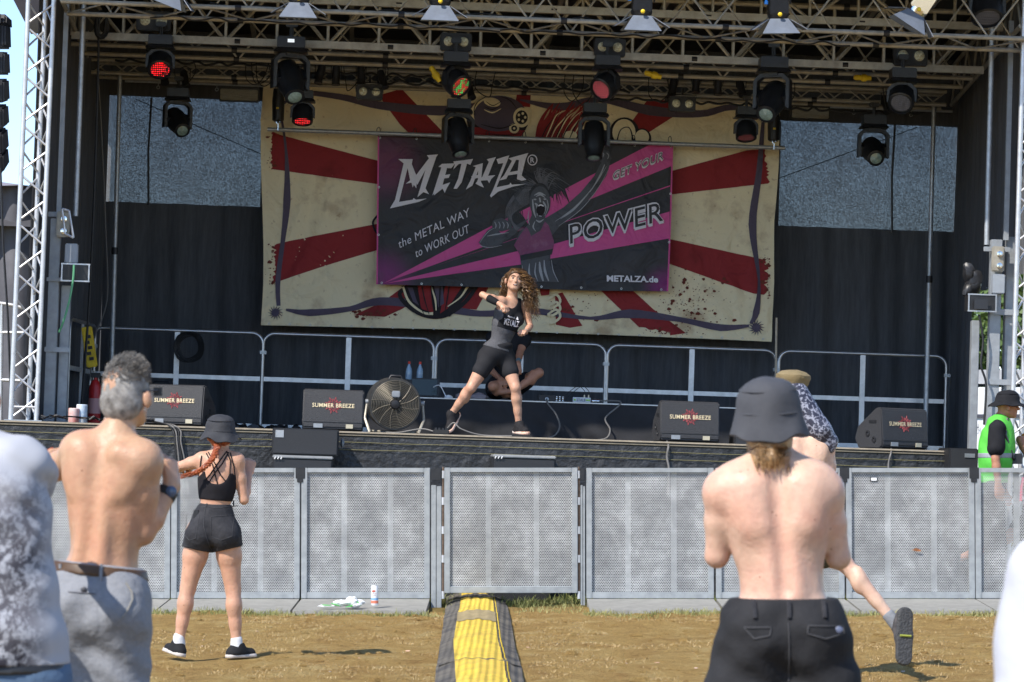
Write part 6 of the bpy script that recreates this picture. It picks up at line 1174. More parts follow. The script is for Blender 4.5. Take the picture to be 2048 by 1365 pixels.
def head(c, X, U, fs=1, face=True, sc=1.0, neck=None):
    A = fr(X, U); Fd = A @ Vector((0, fs, 0)); U = A @ Vector((0, 0, 1)); X = A @ Vector((1, 0, 0)); s = sc; sb = []
    pr = [E(c + U * .02 * s - Fd * .008, (.074 * s, .092 * s, .098 * s), .02, A), E(c + Fd * .035 * s - U * .045 * s, (.054 * s, .055 * s, .068 * s), .03, A), E(c + Fd * .062 * s - U * .092 * s, (.025 * s, .022 * s, .018 * s), .025, A)]
    for q in (-1, 1):
        pr += [C(c + X * q * .05 * s - U * .06 * s, c + X * q * .02 * s + Fd * .06 * s - U * .09 * s, .018 * s, .014 * s, .025), E(c + X * q * .088 * s - U * .020 * s - Fd * .004, (.014 * s, .021 * s, .033 * s), .006, fr(X + Fd * -.45 * q, U))]
        if face: pr += [E(c + X * q * .042 * s + Fd * .066 * s - U * .02 * s, (.02 * s, .015 * s, .016 * s), .015, A), C(c + X * q * .012 * s + Fd * .087 * s + U * .03 * s, c + X * q * .048 * s + Fd * .074 * s + U * .028 * s, .007 * s, .006 * s, .01)]; sb += [E(c + X * q * .031 * s + Fd * .092 * s + U * .008 * s, (.017 * s, .012 * s, .011 * s), .012, A)]
    if face: pr += [C(c + Fd * .086 * s + U * .012 * s, c + Fd * .108 * s - U * .026 * s, .008 * s, .0125 * s, .008), E(c + Fd * .097 * s - U * .03 * s, (.017 * s, .01 * s, .008 * s), .006, A), E(c + Fd * .086 * s - U * .052 * s, (.024 * s, .012 * s, .006 * s), .005, A), E(c + Fd * .083 * s - U * .069 * s, (.020 * s, .012 * s, .007 * s), .005, A)]
    if neck is not None: pr += [C(c - U * .05 - Fd * .015, neck, .052 * s, .056 * s, .03)]
    return pr, sb, A, Fd
def shoe(fig, nm, ank, f, u, upper, sole, L_=.27, sc=1.0, parent=None, soleh=.028, toes=None, label=None):
    f = Vector(f).normalized(); u = Vector(u); u = (u - f * u.dot(f)).normalized(); sd_ = f.cross(u); A = Matrix((sd_, f, u)).transposed(); bot = ank - u * .085 * sc
    hl = ank - f * .045 * sc - u * .05 * sc; to = hl + f * (L_ - .085) * sc - u * .005; mid = hl.lerp(to, .5)
    pr = [C(hl, mid, .040 * sc, .042 * sc, .02), C(mid + sd_ * .003, to, .043 * sc, .038 * sc, .02), C(ank + u * .005, hl.lerp(mid, .35), .041 * sc, .045 * sc, .03), C(ank + f * .02, mid + u * .01, .04 * sc, .036 * sc, .03)]
    o = fig.add('shoe', pr, upper, .006, parent, label=label, cuts=[(tuple(-u), tuple(bot + u * .02)), (tuple(u), tuple(ank + u * (.022 if toes is None else .045)))])
    ps = [C(hl, mid, .044 * sc, .043 * sc, .02), C(mid, to + f * .004, .046 * sc, .044 * sc, .02)]; ps = [('c', tuple(Vector(p[1]) - u * .02), tuple(Vector(p[2]) - u * .02), p[3], p[4], p[5]) for p in ps]
    fig.add('sole', ps, sole, .006, o, cuts=[(tuple(-u), tuple(bot)), (tuple(u), tuple(bot + u * soleh))])
    m1 = MB()
    for k in range(5): c0 = hl.lerp(to, .42 + .08 * k) + u * (.046 - .004 * k) * sc; m1.tube([c0 - sd_ * .022 - u * .006, c0 + u * .003, c0 + sd_ * .022 - u * .006], .0035, 5)
    fig.mb('laces', m1, SOCK if toes is None else toes, o); return o
def bucket_hat(fig, c, A, mat, sc=1.0, brim=.16, drop=.045, seed=0, stitched=True, parent=None):
    bl = lambda t: (.098 + (brim - .098) * t, -.002 - drop * t ** .9)
    m1 = MB(); n = 44; prof = [(.092, -.005), (.097, .0)] + [bl(t) for t in (.2, .4, .6, .8, 1)] + [(bl(t)[0] + .004, bl(t)[1] + .006) for t in (1, .8, .6, .4, .2)] + [(.101, .012), (.098, .035), (.093, .056), (.084, .076), (.069, .092), (.048, .103), (.024, .108), (0, .109)]
    m1.lathe([(r * sc, h * sc) for r, h in prof], (0, 0, 0), n)
    for v in m1.v:
        r = math.hypot(v.x, v.y); a = math.atan2(v.y, v.x); v.y *= 1.1
        if r > .105 * sc: v.z += (.010 * math.sin(3 * a + seed) + .006 * math.sin(7 * a + seed * 2)) * min(1, (r - .105) / .03)
        k = mnoise.noise_vector(v * 12 + Vector((seed, 0, 0))); v += Vector(k) * .009
    m1.v = [A @ v + c for v in m1.v]; o = fig.mb('bucket_hat', m1, mat, parent); m1 = MB()
    for h_, r_ in ((.004, .101), (.072, .0875)): m1.tube([A @ Vector((r_ * sc * math.cos(a) * 1.01, 1.1 * r_ * sc * math.sin(a) * 1.01, h_ * sc)) + c for a in [2 * PI * k / 30 for k in range(30)]], .0028, 5, closed=True)
    fig.mb('hat_seam', m1, mat, o); return o
def project(o, pts_faces, y_from=-1.0, off=.003, d=Vector((0, 1, 0))):
    me = o.data; bvh = BVHTree.FromPolygons([v.co.copy() for v in me.vertices], [tuple(p.vertices) for p in me.polygons]); vs, fs = pts_faces; out = []
    for v in vs:
        h = bvh.ray_cast(Vector(v) - d * 1.0, d); out.append((h[0] - d * off) if h[0] is not None else Vector(v))
    m1 = MB(); m1.v = out; m1.f = fs; return m1
def folds(amp, fx, fz, ph=0, warp=2.0):
    def f(X, Y, Z):
        return amp * (np.sin(fz * Z + fx * X + warp * np.sin(9 * X + 5 * Z + ph)) * np.sin(7 * X - 11 * Y + 6 * Z + ph) + .5 * np.sin(31 * X + 23 * Z + 3 * np.sin(8 * Z + ph)) * np.sin(13 * Y + 5 * Z))
    return f
def wrinkles(amp, ph=0):
    def f(X, Y, Z):
        a = np.sin(46 * Z + 24 * X + 1.6 * np.sin(9 * X + 7 * Z + ph) + ph); b = np.sin(40 * Z - 30 * X + 1.8 * np.sin(8 * Y + 6 * Z + ph)); m_ = .5 + .5 * np.sin(13 * X + 9 * Z + ph) * np.sin(10 * Y - 7 * Z); return amp * (a * m_ + .7 * b * (1 - m_))
    return f
def strands(n, fn, mb=None, r=.0035, sides=4):
    mb = mb or MB()
    for k in range(n):
        P = fn(k); m_ = len(P); mb.tube(P, [r * (1 - .8 * (i / (m_ - 1)) ** 2) for i in range(m_)], sides, cap=False)
    return mb
# ------------------------------------------------------------------ dancer
Dp = 30.3
f = Fig('person', 'dancer in black tank top and shorts, punching across her chest on the stage', 1000, 873, Dp)
J = f.J
P, N_ = J(994, 706), J(1023, 603); SR, SL = J(1001, 604, -.09), J(1049, 613, .08); HR, HL = J(979, 714, -.04), J(1011, 716, .05)
tr, sb, ct = torso(P, N_, SR, SL, HR, HL, .92, True, -1)
hc = J(1029, 561, -.04); hp_, hs, HA, HF = head(hc, Vector((1, .18, .10)), Vector((.12, .12, 1)), -1, True, .98, N_ + Vector((0, .02, 0)))
ElR, WrR = J(965, 590, -.20), J(1002, 610, -.34); ElL, WrL = J(1060, 653, .05), J(1050, 665, -.14)
aR = arm(SR, ElR, WrR, .82) + hand(WrR, WrR - ElR, (.35, -.3, .9), (.3, -.9, .3), 1.05, .9); aL = arm(SL, ElL, WrL, .82) + hand(WrL, Vector((-.35, -1, .1)), (.3, 0, 1), (-.9, .3, .1), 1.05, .9)
KR, AR = J(942, 776, -.10), J(903, 828, .03); KL, AL = J(1031, 776, -.06), J(1038, 850, .0)
lR = leg(HR, KR, AR, .93, 1); lL = leg(HL, KL, AL, .93, 1)
fR = C(AR, AR + Vector((0, -.02, -.07)), .030, .020); fL = C(AL, AL + Vector((.015, -.035, -.05)), .030, .020)
f.add('body', tr + hp_ + aR + aL + lR + lL + [fR, fL], SK_F, .0055, subs=[sb[0]] + hs + [E(hc + HF * .09 - HA.col[2].normalized() * .0605, (.017, .014, .006), .004, HA)])
Uh = (HA @ Vector((0, 0, 1))); Xh = HA @ Vector((1, 0, 0))
for q in (-1, 1):
    m1 = MB(); c = hc + Xh * q * .031 + HF * .0765 + Uh * .008; m1.ell(c, .0105, 10, 8); e = f.mb('eye', m1, M('eye_white', (.30, .25, .22), .4)); m1 = MB(); m1.ell(c + HF * .006, .0065, 8, 6); f.mb('iris', m1, M('iris_dark', (.03, .02, .015), .2), e)
    m1 = MB(); m1.tube([hc + Xh * q * x + HF * y + Uh * z for x, y, z in ((.014, .092, .030), (.032, .089, .036), (.05, .074, .030))], [.003, .0035, .002], 6); f.mb('eyebrow', m1, M('brow_brown', (.06, .03, .015), .8))
m1 = MB(); m1.ell(hc + HF * .084 - Uh * .061, (.023, .010, .0095), 12, 8, HA); mo = f.mb('mouth', m1, M('mouth_dark', (.12, .02, .02), .5)); m1 = MB(); m1.ell(hc + HF * .0915 - Uh * .0575, (.014, .004, .003), 10, 6, HA); f.mb('teeth', m1, M('teeth', (.75, .72, .66), .3), mo)
Zt = (N_ - P).normalized()
armhole = [E(SR + Vector((0, 0, .0)), (.075, .1, .085), .01), E(SL, (.075, .1, .085), .01), E(N_ + Vector((.0, -.06, .02)), (.065, .12, .10), .01), E(N_ + Vector((0, .08, .045)), (.06, .1, .06), .01)]
MEL = M('tank_melange', (.055, .055, .062), .85, 0, .4, 70, .3, 14, spec=.2, col2=(.12, .12, .13), stretch=(1, 1, 3)); TKB = cloth('tank_black', (.014, .014, .017))
tank = f.add('tank_top', tr, MEL, .0055, infl=.010, subs=armhole, cuts=[(tuple(-Zt), tuple(P + Zt * .035))], disp=folds(.004, 25, 40))
f.add('front_panel', tr, TKB, .0055, tank, infl=.014, subs=armhole, cuts=[(tuple(-Zt), tuple(P + Zt * .25)), (tuple(ct @ Vector((-1, 0, .0))), tuple(P.lerp(N_, .6) + ct @ Vector((-.125, 0, 0)))), ((0, 1, 0), tuple(P.lerp(N_, .6) + Vector((0, .07, 0))))], disp=folds(.003, 25, 40))
for o_ in tank.children: fp = o_
f.add('shorts', tr[:2] + [p for p in tr if p[0] == 'e'][4:6] + lR[:2] + lL[:2], cloth('shorts_black', (.02, .02, .023), None, 4, .2), .0055, infl=.007, subs=[E(P.lerp(N_, .62), (.3, .3, .12), .01)], cuts=[]) if False else None
vR = (KR - HR).normalized(); vL = (KL - HL).normalized()
f.add('shorts', tr[:1] + [E(P.lerp(N_, .14), (.135, .1, .05), .03)] + [tr[-4], tr[-3]] + [C(HR, HR.lerp(KR, .46), .095 * .93, .089 * .93, .05), C(HL, HL.lerp(KL, .46), .095 * .93, .089 * .93, .05)], cloth('shorts_black', (.02, .02, .023), None, 4, .2), .0055, infl=.006, disp=folds(.002, 20, 30))
WB = cloth('wristband_black', (.012, .012, .014)); f.add('wristband', [C(ElR.lerp(WrR, .38), ElR.lerp(WrR, .74), .042 * .84, .036 * .84, .01)], WB, .005, infl=.004)
m1 = MB(); wd_ = (WrL - ElL).normalized(); m1.tube([ElL.lerp(WrL, .93) + wd_ * .008 * q for q in (-1, 1)], .027, 14); wa = f.mb('wristwatch', m1, M('watch_silver', (.6, .58, .55), .3, .6))
t2 = text_poly('METALZ', .03, 1.0); vs, fs_ = t2; x1 = max(v.x for v in vs); a0, b0 = J(1003, 644, -.2), J(1036, 652, -.2)
def chest(vs, fs_, a0, b0, h): x0 = min(v.x for v in vs); x1 = max(v.x for v in vs); y1 = max(v.y for v in vs); return [a0 + (b0 - a0) * ((v.x - x0) / (x1 - x0)) + Vector((.1, 0, 1)) * (h * v.y / y1) for v in vs], fs_
f.mb('lettering', project(fp, chest(vs, fs_, J(1008, 650, 0), J(1038, 656, 0), .06)), WHC, tank, False)
vs, fs_ = text_poly('Reebok', .01, 1.0); f.mb('lettering', project(fp, chest(vs, fs_, J(1016, 636, 0), J(1030, 639, 0), .017)), WHC, tank, False)
f.mb('triangle_mark', project(fp, ([J(1032, 640, 0), J(1037, 641.5, 0), J(1035, 634.5, 0)], [(0, 1, 2)])), WHC, tank, False)
for A_, ff, uu in ((AR, (-.30, -.62, -.62), (-.35, -.4, .6)), (AL, (.42, -.9, -.06), (0, -.05, 1))):
    sh = shoe(f, 'shoe', A_, ff, uu, cloth('runner_black', (.012, .012, .014), (.03, .028, .03), 30), M('runner_sole', (.75, .25, .06), .5, 0, .6, 14, col2=(.8, .75, .7)), .27, 1.08, soleh=.032, toes=M('lace_orange', (.6, .25, .06), .6)); 
random.seed(31)
HCB = M('hair_brown_curly', (.035, .018, .009), .5, 0, .5, 12, col2=(.13, .065, .026), spec=.4); HCG = M('hair_sunlit_curly', (.09, .045, .016), .45, 0, .5, 9, col2=(.32, .17, .055), spec=.5)  # gold of the sunlit right-hand curls is painted into their hair colour
def curl(k):
    a = random.uniform(0, 2 * PI); e = random.uniform(.1, 1.45); yy = max(.095 * math.sin(a) * math.cos(e), -.062); e = max(e, .75) if yy < 0 else e; st = hc + HA @ Vector((.076 * math.cos(a) * math.cos(e), yy, .03 + .094 * math.sin(e)))
    right = random.random() < .68
    if right: en = hc + Vector((random.uniform(.10, .26), random.uniform(-.08, .16), random.uniform(-.42, -.12))); md = hc + Vector((random.uniform(.09, .17), random.uniform(-.07, .10), random.uniform(-.10, .05)))
    else: en = hc + Vector((random.uniform(-.16, -.04), random.uniform(.02, .14), random.uniform(-.30, -.14))); md = hc + Vector((random.uniform(-.12, -.085), random.uniform(.0, .1), random.uniform(-.1, .03)))
    if st.x < hc.x - .02 and right: md = hc + Vector((random.uniform(-.02, .1), .08, .10))
    P = smooth_path([st, md, md.lerp(en, .5) + Vector((random.uniform(-.03, .03), 0, random.uniform(-.02, .03))), en], 9); R_ = random.uniform(.009, .019); w = random.uniform(1.0, 1.5); ph = random.uniform(0, 6)
    return [p + Vector((math.cos(i * w + ph), .8 * math.sin(i * w + ph), .5 * math.sin(i * w + ph + 1))) * R_ * min(1, i / 5) for i, p in enumerate(P)]
hb = strands(260, curl, None, .0036); P_st = random.getstate(); gl = strands(70, lambda k: (lambda c_: c_ if c_[-1].x > hc.x + .1 else curl(k))(curl(k)), None, .0034); cap_ = f.add('hair', [E(hc + Uh * .032 - HF * .008, (.084, .098, .093), .02, HA), E(hc - HF * .06 - Uh * .05, (.075, .05, .09), .03, HA)], HCB, .006, cuts=[(tuple((HF * .8 - Uh * .6)), tuple(hc + HF * .070 + Uh * .056))], disp=lambda X, Y, Z: .004 * np.sin(120 * X + 60 * Z) * np.sin(90 * Y + 80 * Z)); f.mb('curls', hb, HCB, cap_); f.mb('sunlit_curls', gl, HCG, cap_)
# ------------------------------------------------------------------ person sitting behind the dancer
f = Fig('person', 'barefoot-legged person in black sitting cross-legged on the riser behind the dancer', 1015, 797, 32.6); J = f.J
P, N_ = J(1008, 772, .15), J(1018, 668, .1); SA, SB_ = J(985, 676, .1), J(1050, 680, .1); HA_, HB_ = J(992, 778, .1), J(1026, 778, .1)
tr, sb, ct = torso(P, N_, SA, SB_, HA_, HB_, 1.0, False, -1); hc2 = J(1018, 634, .02); hp_, hs, HA2, HF2 = head(hc2, Vector((1, 0, 0)), Vector((0, .1, 1)), -1, True, 1, N_)
K1, A1 = J(986, 773, -.42), J(1010, 790, -.2); K2, A2 = J(1078, 746, -.25), J(1030, 782, -.32)
El1, Wr1 = J(975, 735, -.05), J(1000, 758, -.3); El2, Wr2 = J(1037, 690, -.12), J(1036, 728, -.3)
El2 = J(1040, 705, -.05)
f.add('body', tr + hp_ + arm(SA, El1, Wr1, .95) + arm(SB_, El2, Wr2, .95) + hand(Wr1, Wr1 - El1, (0, -.5, 1), (1, 0, 0), .7) + hand(Wr2, (.0, -.2, -1), (.1, -1, .2), (-1, 0, 0), .6) + leg(HA_, K1, A1, .95, 0) + leg(HB_, K2, A2, .9, 0) + [C(A1, A1 + Vector((.16, -.05, -.01)), .035, .025), C(A2, A2 + Vector((-.15, -.06, -.02)), .035, .025)], SK_D, .008, subs=hs)
f.add('t_shirt', tr + arm(SA, El1, Wr1, .95)[:2] + arm(SB_, El2, Wr2, .95)[:2], JERB, .008, infl=.012, subs=[E(N_ + Vector((0, 0, .04)), (.075, .09, .06), .01)], disp=folds(.004, 20, 30)); f.add('shorts', tr[:1] + tr[8:10] + [C(HA_, HA_.lerp(K1, .62), .1, .085, .05), C(HB_, HB_.lerp(K2, .5), .1, .085, .05)], JERB, .008, infl=.012)
m1 = MB(); m1.ell(hc2 + Vector((0, .015, .035)), (.082, .098, .095), 16, 10); f.mb('hair', m1, M('hair_dark', (.03, .02, .015), .6)); m1 = MB(); m1.tube([Wr2.lerp(El2, .12), Wr2.lerp(El2, .3)], .031, 12); f.mb('wristband', m1, M('band_teal', (.12, .2, .24), .6))
# ------------------------------------------------------------------ woman with the red braid
f = Fig('person', 'woman with a red braid, black bucket hat, strappy top and black shorts, from behind', 428, 1312, 20.45); J = f.J
P, N_ = J(427, 1050), J(440, 908); SL, SR = J(404, 921, .0), J(474, 922, .0); HL, HR = J(400, 1068), J(453, 1068)
tr, sb, ct = torso(P, N_, SL, SR, HL, HR, .90, True, 1)
hc = J(441, 868, .02); hp_, hs, HA, HF = head(hc, Vector((1, -.25, 0)), Vector((.02, .05, 1)), 1, True, .95, N_)
El1, Wr1 = J(356, 934, .05), J(362, 938, .30); El2, Wr2 = J(488, 1000, .02), J(499, 944, .20)
K1, A1 = J(376, 1176, .0), J(358, 1284, -.02); K2, A2 = J(466, 1178, .03), J(473, 1289, .03)
l1, l2 = leg(HL, K1, A1, .96), leg(HR, K2, A2, .96)
f.add('body', tr + hp_ + arm(SL, El1, Wr1, .84) + arm(SR, El2, Wr2, .84) + hand(Wr1, (0.3, 1, .2), (-.3, 0, 1), (1, 0, .1), 1, .9) + hand(Wr2, (.1, .4, 1), (.4, -1, 0), (-1, 0, 0), 1, .9) + l1 + l2 + [C(A1, A1 + Vector((0, .08, -.06)), .034, .03), C(A2, A2 + Vector((0.03, .08, -.06)), .034, .03)], SK_F, .006, subs=sb + hs)
Z = (N_ - P).normalized(); low = P.lerp(N_, .345); top = P.lerp(N_, .60)
TOP = cloth('top_black', (.014, .013, .016)); tp_ = f.add('strappy_top', tr, TOP, .006, infl=.006, cuts=[(tuple(-Z), tuple(low)), (tuple(Z), tuple(P.lerp(N_, .74)))], subs=[E(P.lerp(N_, .76) + Vector((0, -.12, 0)), (.088, .09, .092), .01), E(SL + Vector((-.0, 0, -.03)), (.075, .09, .085), .01), E(SR + Vector((0, 0, -.03)), (.075, .09, .085), .01)])
bod = [o for o in f.t.children if o.name.startswith('body')][0]; bv = BVHTree.FromPolygons([v.co.copy() for v in bod.data.vertices], [tuple(p.vertices) for p in bod.data.polygons])
def onb(px, py, off=.004):
    p = J(px, py); h = bv.ray_cast(Vector((p.x, -1, p.z)), Vector((0, 1, 0))); return (h[0] + Vector((0, -off, 0))) if h[0] is not None else p
for pts in (((414, 907), (428, 930), (438, 968)), ((418, 905), (433, 928), (444, 950), (453, 962)), ((455, 903), (440, 925), (424, 948), (412, 962)), ((459, 905), (447, 928), (434, 945), (419, 968)), ((405, 912), (402, 935), (398, 952)), ((462, 906), (470, 935), (472, 955)), ((455, 903), (463, 922), (462, 950))):
    m1 = MB(); P_ = [(pts[i][0] + (pts[i + 1][0] - pts[i][0]) * k / 6, pts[i][1] + (pts[i + 1][1] - pts[i][1]) * k / 6) for i in range(len(pts) - 1) for k in range(6)] + [pts[-1]]; m1.tube([onb(*q) for q in P_], .0045, 6); f.mb('strap', m1, TOP, tp_)
sh = f.add('shorts', tr[:1] + [E(P.lerp(N_, .20), (.112, .09, .08), .04)] + tr[-4:-2] + [C(HL, HL.lerp(K1, .30), .091, .094, .02), C(HR, HR.lerp(K2, .30), .091, .094, .02)], DENB, .006, infl=.010, cuts=[(tuple(Z), tuple(P.lerp(N_, .30))), ((-.22, 0, -1), tuple(J(424, 1106))), ((.22, 0, -1), tuple(J(424, 1106)))], disp=folds(.0035, 14, 22), subs=[C(J(424, 1118, -.3), J(424, 1118, .3), .035, .035, .02)])
shb = BVHTree.FromPolygons([v.co.copy() for v in sh.data.vertices], [tuple(p.vertices) for p in sh.data.polygons])
def ons(px, py, off=.002):
    p = J(px, py); h = shb.ray_cast(Vector((p.x, -1, p.z)), Vector((0, 1, 0))); return (h[0] + Vector((0, -off, 0))) if h[0] is not None else p
def line_on(fn, pts, r, n=8): return [fn(pts[i][0] + (pts[i + 1][0] - pts[i][0]) * k / n, pts[i][1] + (pts[i + 1][1] - pts[i][1]) * k / n) for i in range(len(pts) - 1) for k in range(n)] + [fn(*pts[-1])]
SEAM = cloth('seam_dark_grey', (.06, .06, .065))
for pts in (((374, 1028), (401, 1032), (396, 1076), (382, 1080), (371, 1068), (374, 1028)), ((426, 1033), (470, 1030), (468, 1072), (446, 1080), (425, 1072), (426, 1033)), ((395, 1012), (436, 1016), (476, 1012))): m1 = MB(); m1.tube(line_on(ons, pts, 0), .0018, 4); f.mb('pocket_seam', m1, SEAM, sh)
m1 = MB(); m1.tube(line_on(ons, ((413, 1016), (411, 1050), (420, 1085), (424, 1101)), 0), .0025, 4); f.mb('centre_seam', m1, SEAM, sh)
for px in (416, 467): m1 = MB(); m1.tube(line_on(ons, ((px, 1001), (px, 1014)), 0), .005, 4); f.mb('belt_loop', m1, DENB, sh)
m1 = MB(); m1.add([ons(441, 1004, .003), ons(460, 1004, .003), ons(460, 1012, .003), ons(441, 1012, .003)], [(0, 1, 2, 3)]); f.mb('waist_patch', m1, M('patch_grey', (.12, .12, .12), .6), sh)
m1 = MB(); m1.box(ons(394, 1030) + Vector((0, .0, 0)), (.035, .014, .07)); f.mb('phone', m1, BLK, sh)
for A_, ff, uu in ((A1, (-.55, .75, .12), (.2, 0, 1)), (A2, (.75, .6, -.0), (0, 0, 1))):
    f.add('sock', [C(A_ + Vector((0, 0, .03)), A_ - Vector((0, 0, .03)), .037, .042)], SOCK, .005, infl=.003); shoe(f, 'shoe', A_ - Vector((0, 0, .012)), ff, uu, SHOE, SOLE, .25, .95)
hat = bucket_hat(f, hc + Vector((0, -.005, .022)), fr((1, -.2, .03), (.04, -.10, 1)), HATM, 1.0, .135, .06, 1)
REDH = M('hair_red', (.16, .03, .010), .5, 0, .5, 30, col2=(.38, .085, .02), spec=.5)
random.seed(8); bp_ = smooth_path([hc + Vector((-.01, -.10, -.07)), J(432, 905, -.13), J(420, 925, -.15), J(403, 940, -.15), J(388, 947, -.14)], 8); m1 = MB()
for s_ in range(3): m1.tube([p + Vector((math.cos(i * .9 + s_ * 2.1) * .014, math.sin(i * 1.8 + s_ * 2.1) * .007, math.sin(i * .9 + s_ * 2.1) * .010)) for i, p in enumerate(bp_)], [.0135 * (1 - .35 * i / len(bp_)) for i in range(len(bp_))], 8)
hr = f.mb('braid', m1, REDH)
f.mb('braid_end', strands(40, lambda k: smooth_path([bp_[-1], J(378, 950, -.14) + Vector((random.uniform(-.02, .02), random.uniform(-.01, .01), random.uniform(-.015, .015))), J(360 + random.uniform(-4, 12), 954, -.12) + Vector((0, random.uniform(-.02, .02), random.uniform(-.02, .022)))], 4), None, .003), REDH, hr)
f.add('hair', [E(hc - Vector((0, .02, .035)), (.079, .085, .06), .02)], REDH, .006, cuts=[((0, 1, 0), tuple(hc + Vector((0, .03, 0))))], disp=lambda X, Y, Z: .003 * np.sin(160 * X))
# ------------------------------------------------------------------ grey-haired shirtless man
d4 = 10.34
f = Fig('person', 'shirtless man with short grey hair, brown belt and light grey trousers, seen from behind', 200, 1700, d4); f.root.z = 0; f.t.matrix_world = Matrix.Translation(f.root); ROOTOFF[f.t.name] = f.root; J = f.J
P, N_ = J(196, 1170), J(232, 872, .02); SL, SR = J(160, 905, .03), J(285, 922, -.05); HL, HR = J(155, 1212, .0), J(232, 1222, -.02)
tr, sb, ct = torso(P, N_, SL, SR, HL, HR, .90, False, 1, .98)
tr += [C(J(165, 900, -.0), J(200, 1130, 0), .06, .06, .05), C(J(268, 945, -.03), J(240, 1120, -.0), .055, .05, .05), C(J(240, 905, -.09), J(282, 925, -.08), .03, .04, .04)]
hc = J(252, 790, .04); hp_, hs, HA, HF = head(hc, Vector((1, -.42, 0)), Vector((-.04, .0, 1)), 1, True, .97, N_ + Vector((-.0, 0, .01)))
El1, Wr1 = J(72, 962, .22), J(78, 945, .42); El2, Wr2 = J(285, 1066, .0), J(343, 972, .08)
f.add('body', tr + hp_ + arm(SL, El1, Wr1, 1.0) + arm(SR, El2, Wr2, 1.12, 1.05) + hand(Wr1, (.25, .4, .5), (-.6, .2, .6), (0, -1, 0), .8) + hand(Wr2, (-.10, .15, 1), (.8, -.4, .1), (-.3, .6, .2), 1.0, 1.0) + [C(HL, J(160, 1400), .09, .06), C(HR, J(246, 1410), .09, .06), C(J(160, 1400), J(150, 1650), .055, .04), C(J(246, 1410), J(256, 1650), .055, .04)], SK_T, .007, subs=sb + hs)
Z = (N_ - P).normalized()
PAN = M('chino_grey', (.21, .22, .245), .85, 0, .12, 60, .8, 12, spec=.2, col2=(.27, .28, .305)); PSIDE = [E(J(193, 1190, .01), (.155, .118, .13), .05, ct), E(J(196, 1140, .02), (.128, .10, .05), .04, ct), E(J(158, 1215, -.075), (.085, .075, .095), .05), E(J(232, 1220, -.085), (.085, .075, .095), .05)]
lg = [C(HL, J(165, 1400), .105, .085, .05), C(HR, J(243, 1410), .11, .088, .05), C(J(165, 1400), J(150, 1640), .085, .07, .03), C(J(243, 1410), J(256, 1640), .088, .072, .03)]
pn = f.add('trousers', PSIDE + [tr[0]] + tr[8:10] + lg, PAN, .007, infl=.012, cuts=[(tuple(Z), tuple(J(196, 1128))), ((0, 0, -1), (0, 0, .06))], disp=wrinkles(.0055, 1), subs=[C(J(196, 1215, -.19), J(203, 1330, -.185), .012, .018, .02)])
bl = f.add('belt', PSIDE[:2] + [tr[0]], M('belt_brown', (.075, .038, .016), .5, 0, .2, 20), .006, infl=.023, cuts=[(tuple(Z), tuple(J(196, 1131))), (tuple(-Z), tuple(J(196, 1153)))])
bv = BVHTree.FromPolygons([v.co.copy() for v in bl.data.vertices], [tuple(p.vertices) for p in bl.data.polygons]); pb = BVHTree.FromPolygons([v.co.copy() for v in pn.data.vertices], [tuple(p.vertices) for p in pn.data.polygons])
def onx(bv_, px, py, off=.003):
    p = J(px, py); h = bv_.ray_cast(Vector((p.x, -1, p.z)), Vector((0, 1, 0))); return (h[0] + Vector((0, -off, 0))) if h[0] is not None else p
for px in (128, 213): m1 = MB(); p, q = onx(bv, px, 1133), onx(bv, px, 1150); m1.tube([p + Vector((0, 0, .012)), p, q, q + Vector((0, 0, -.022))], .006, 6); f.mb('belt_loop', m1, PAN, pn)
m1 = MB(); m1.ell(onx(pb, 181, 1176), (.011, .005, .011), 12, 6); f.mb('pocket_button', m1, M('button_dark', (.05, .05, .06), .4), pn)
m1 = MB(); m1.tube([onx(pb, 150 + k * 6, 1180 + .4 * k) for k in range(10)], .0018, 4); f.mb('pocket_slit', m1, M('slit_grey', (.12, .12, .14), .8), pn)
m1 = MB(); m1.tube([onx(pb, x, y) for x, y in ((262, 1162), (274, 1180), (276, 1195), (268, 1215), (258, 1230))], .0035, 5); f.mb('pocket_edge', m1, M('pocket_pale', (.26, .25, .23), .8), pn)
m1 = MB(); wdr = (Wr2 - El2).normalized(); m1.tube([Wr2 - wdr * .05, Wr2 - wdr * .02], .037, 16); wt = f.mb('wristwatch', m1, RUB); m1 = MB(); m1.ell(Wr2 - wdr * .035 + Vector((.02, -.032, .008)), (.02, .01, .02), 12, 8); f.mb('watch_face', m1, M('watch_blue', (.08, .12, .2), .2), wt)
random.seed(41)
HGR = M('hair_grey', (.085, .075, .066), .65, 0, .6, 30, col2=(.38, .36, .335), spec=.3)
cp = f.add('hair', [E(hc + Vector((0, -.004, .022)), (.077, .093, .092), .02, HA), E(hc - HF * .03 - Vector((0, 0, .03)), (.077, .07, .07), .02, HA)], HGR, .006, cuts=[(tuple(HF * .5 + Vector((0, 0, -.5))), tuple(hc - Vector((0, 0, .062)) + HF * .0)), (tuple(HF), tuple(hc + HF * .06))], disp=lambda X, Y, Z: .003 * np.sin(150 * X + 40 * Z) * np.sin(110 * Y + 90 * Z))
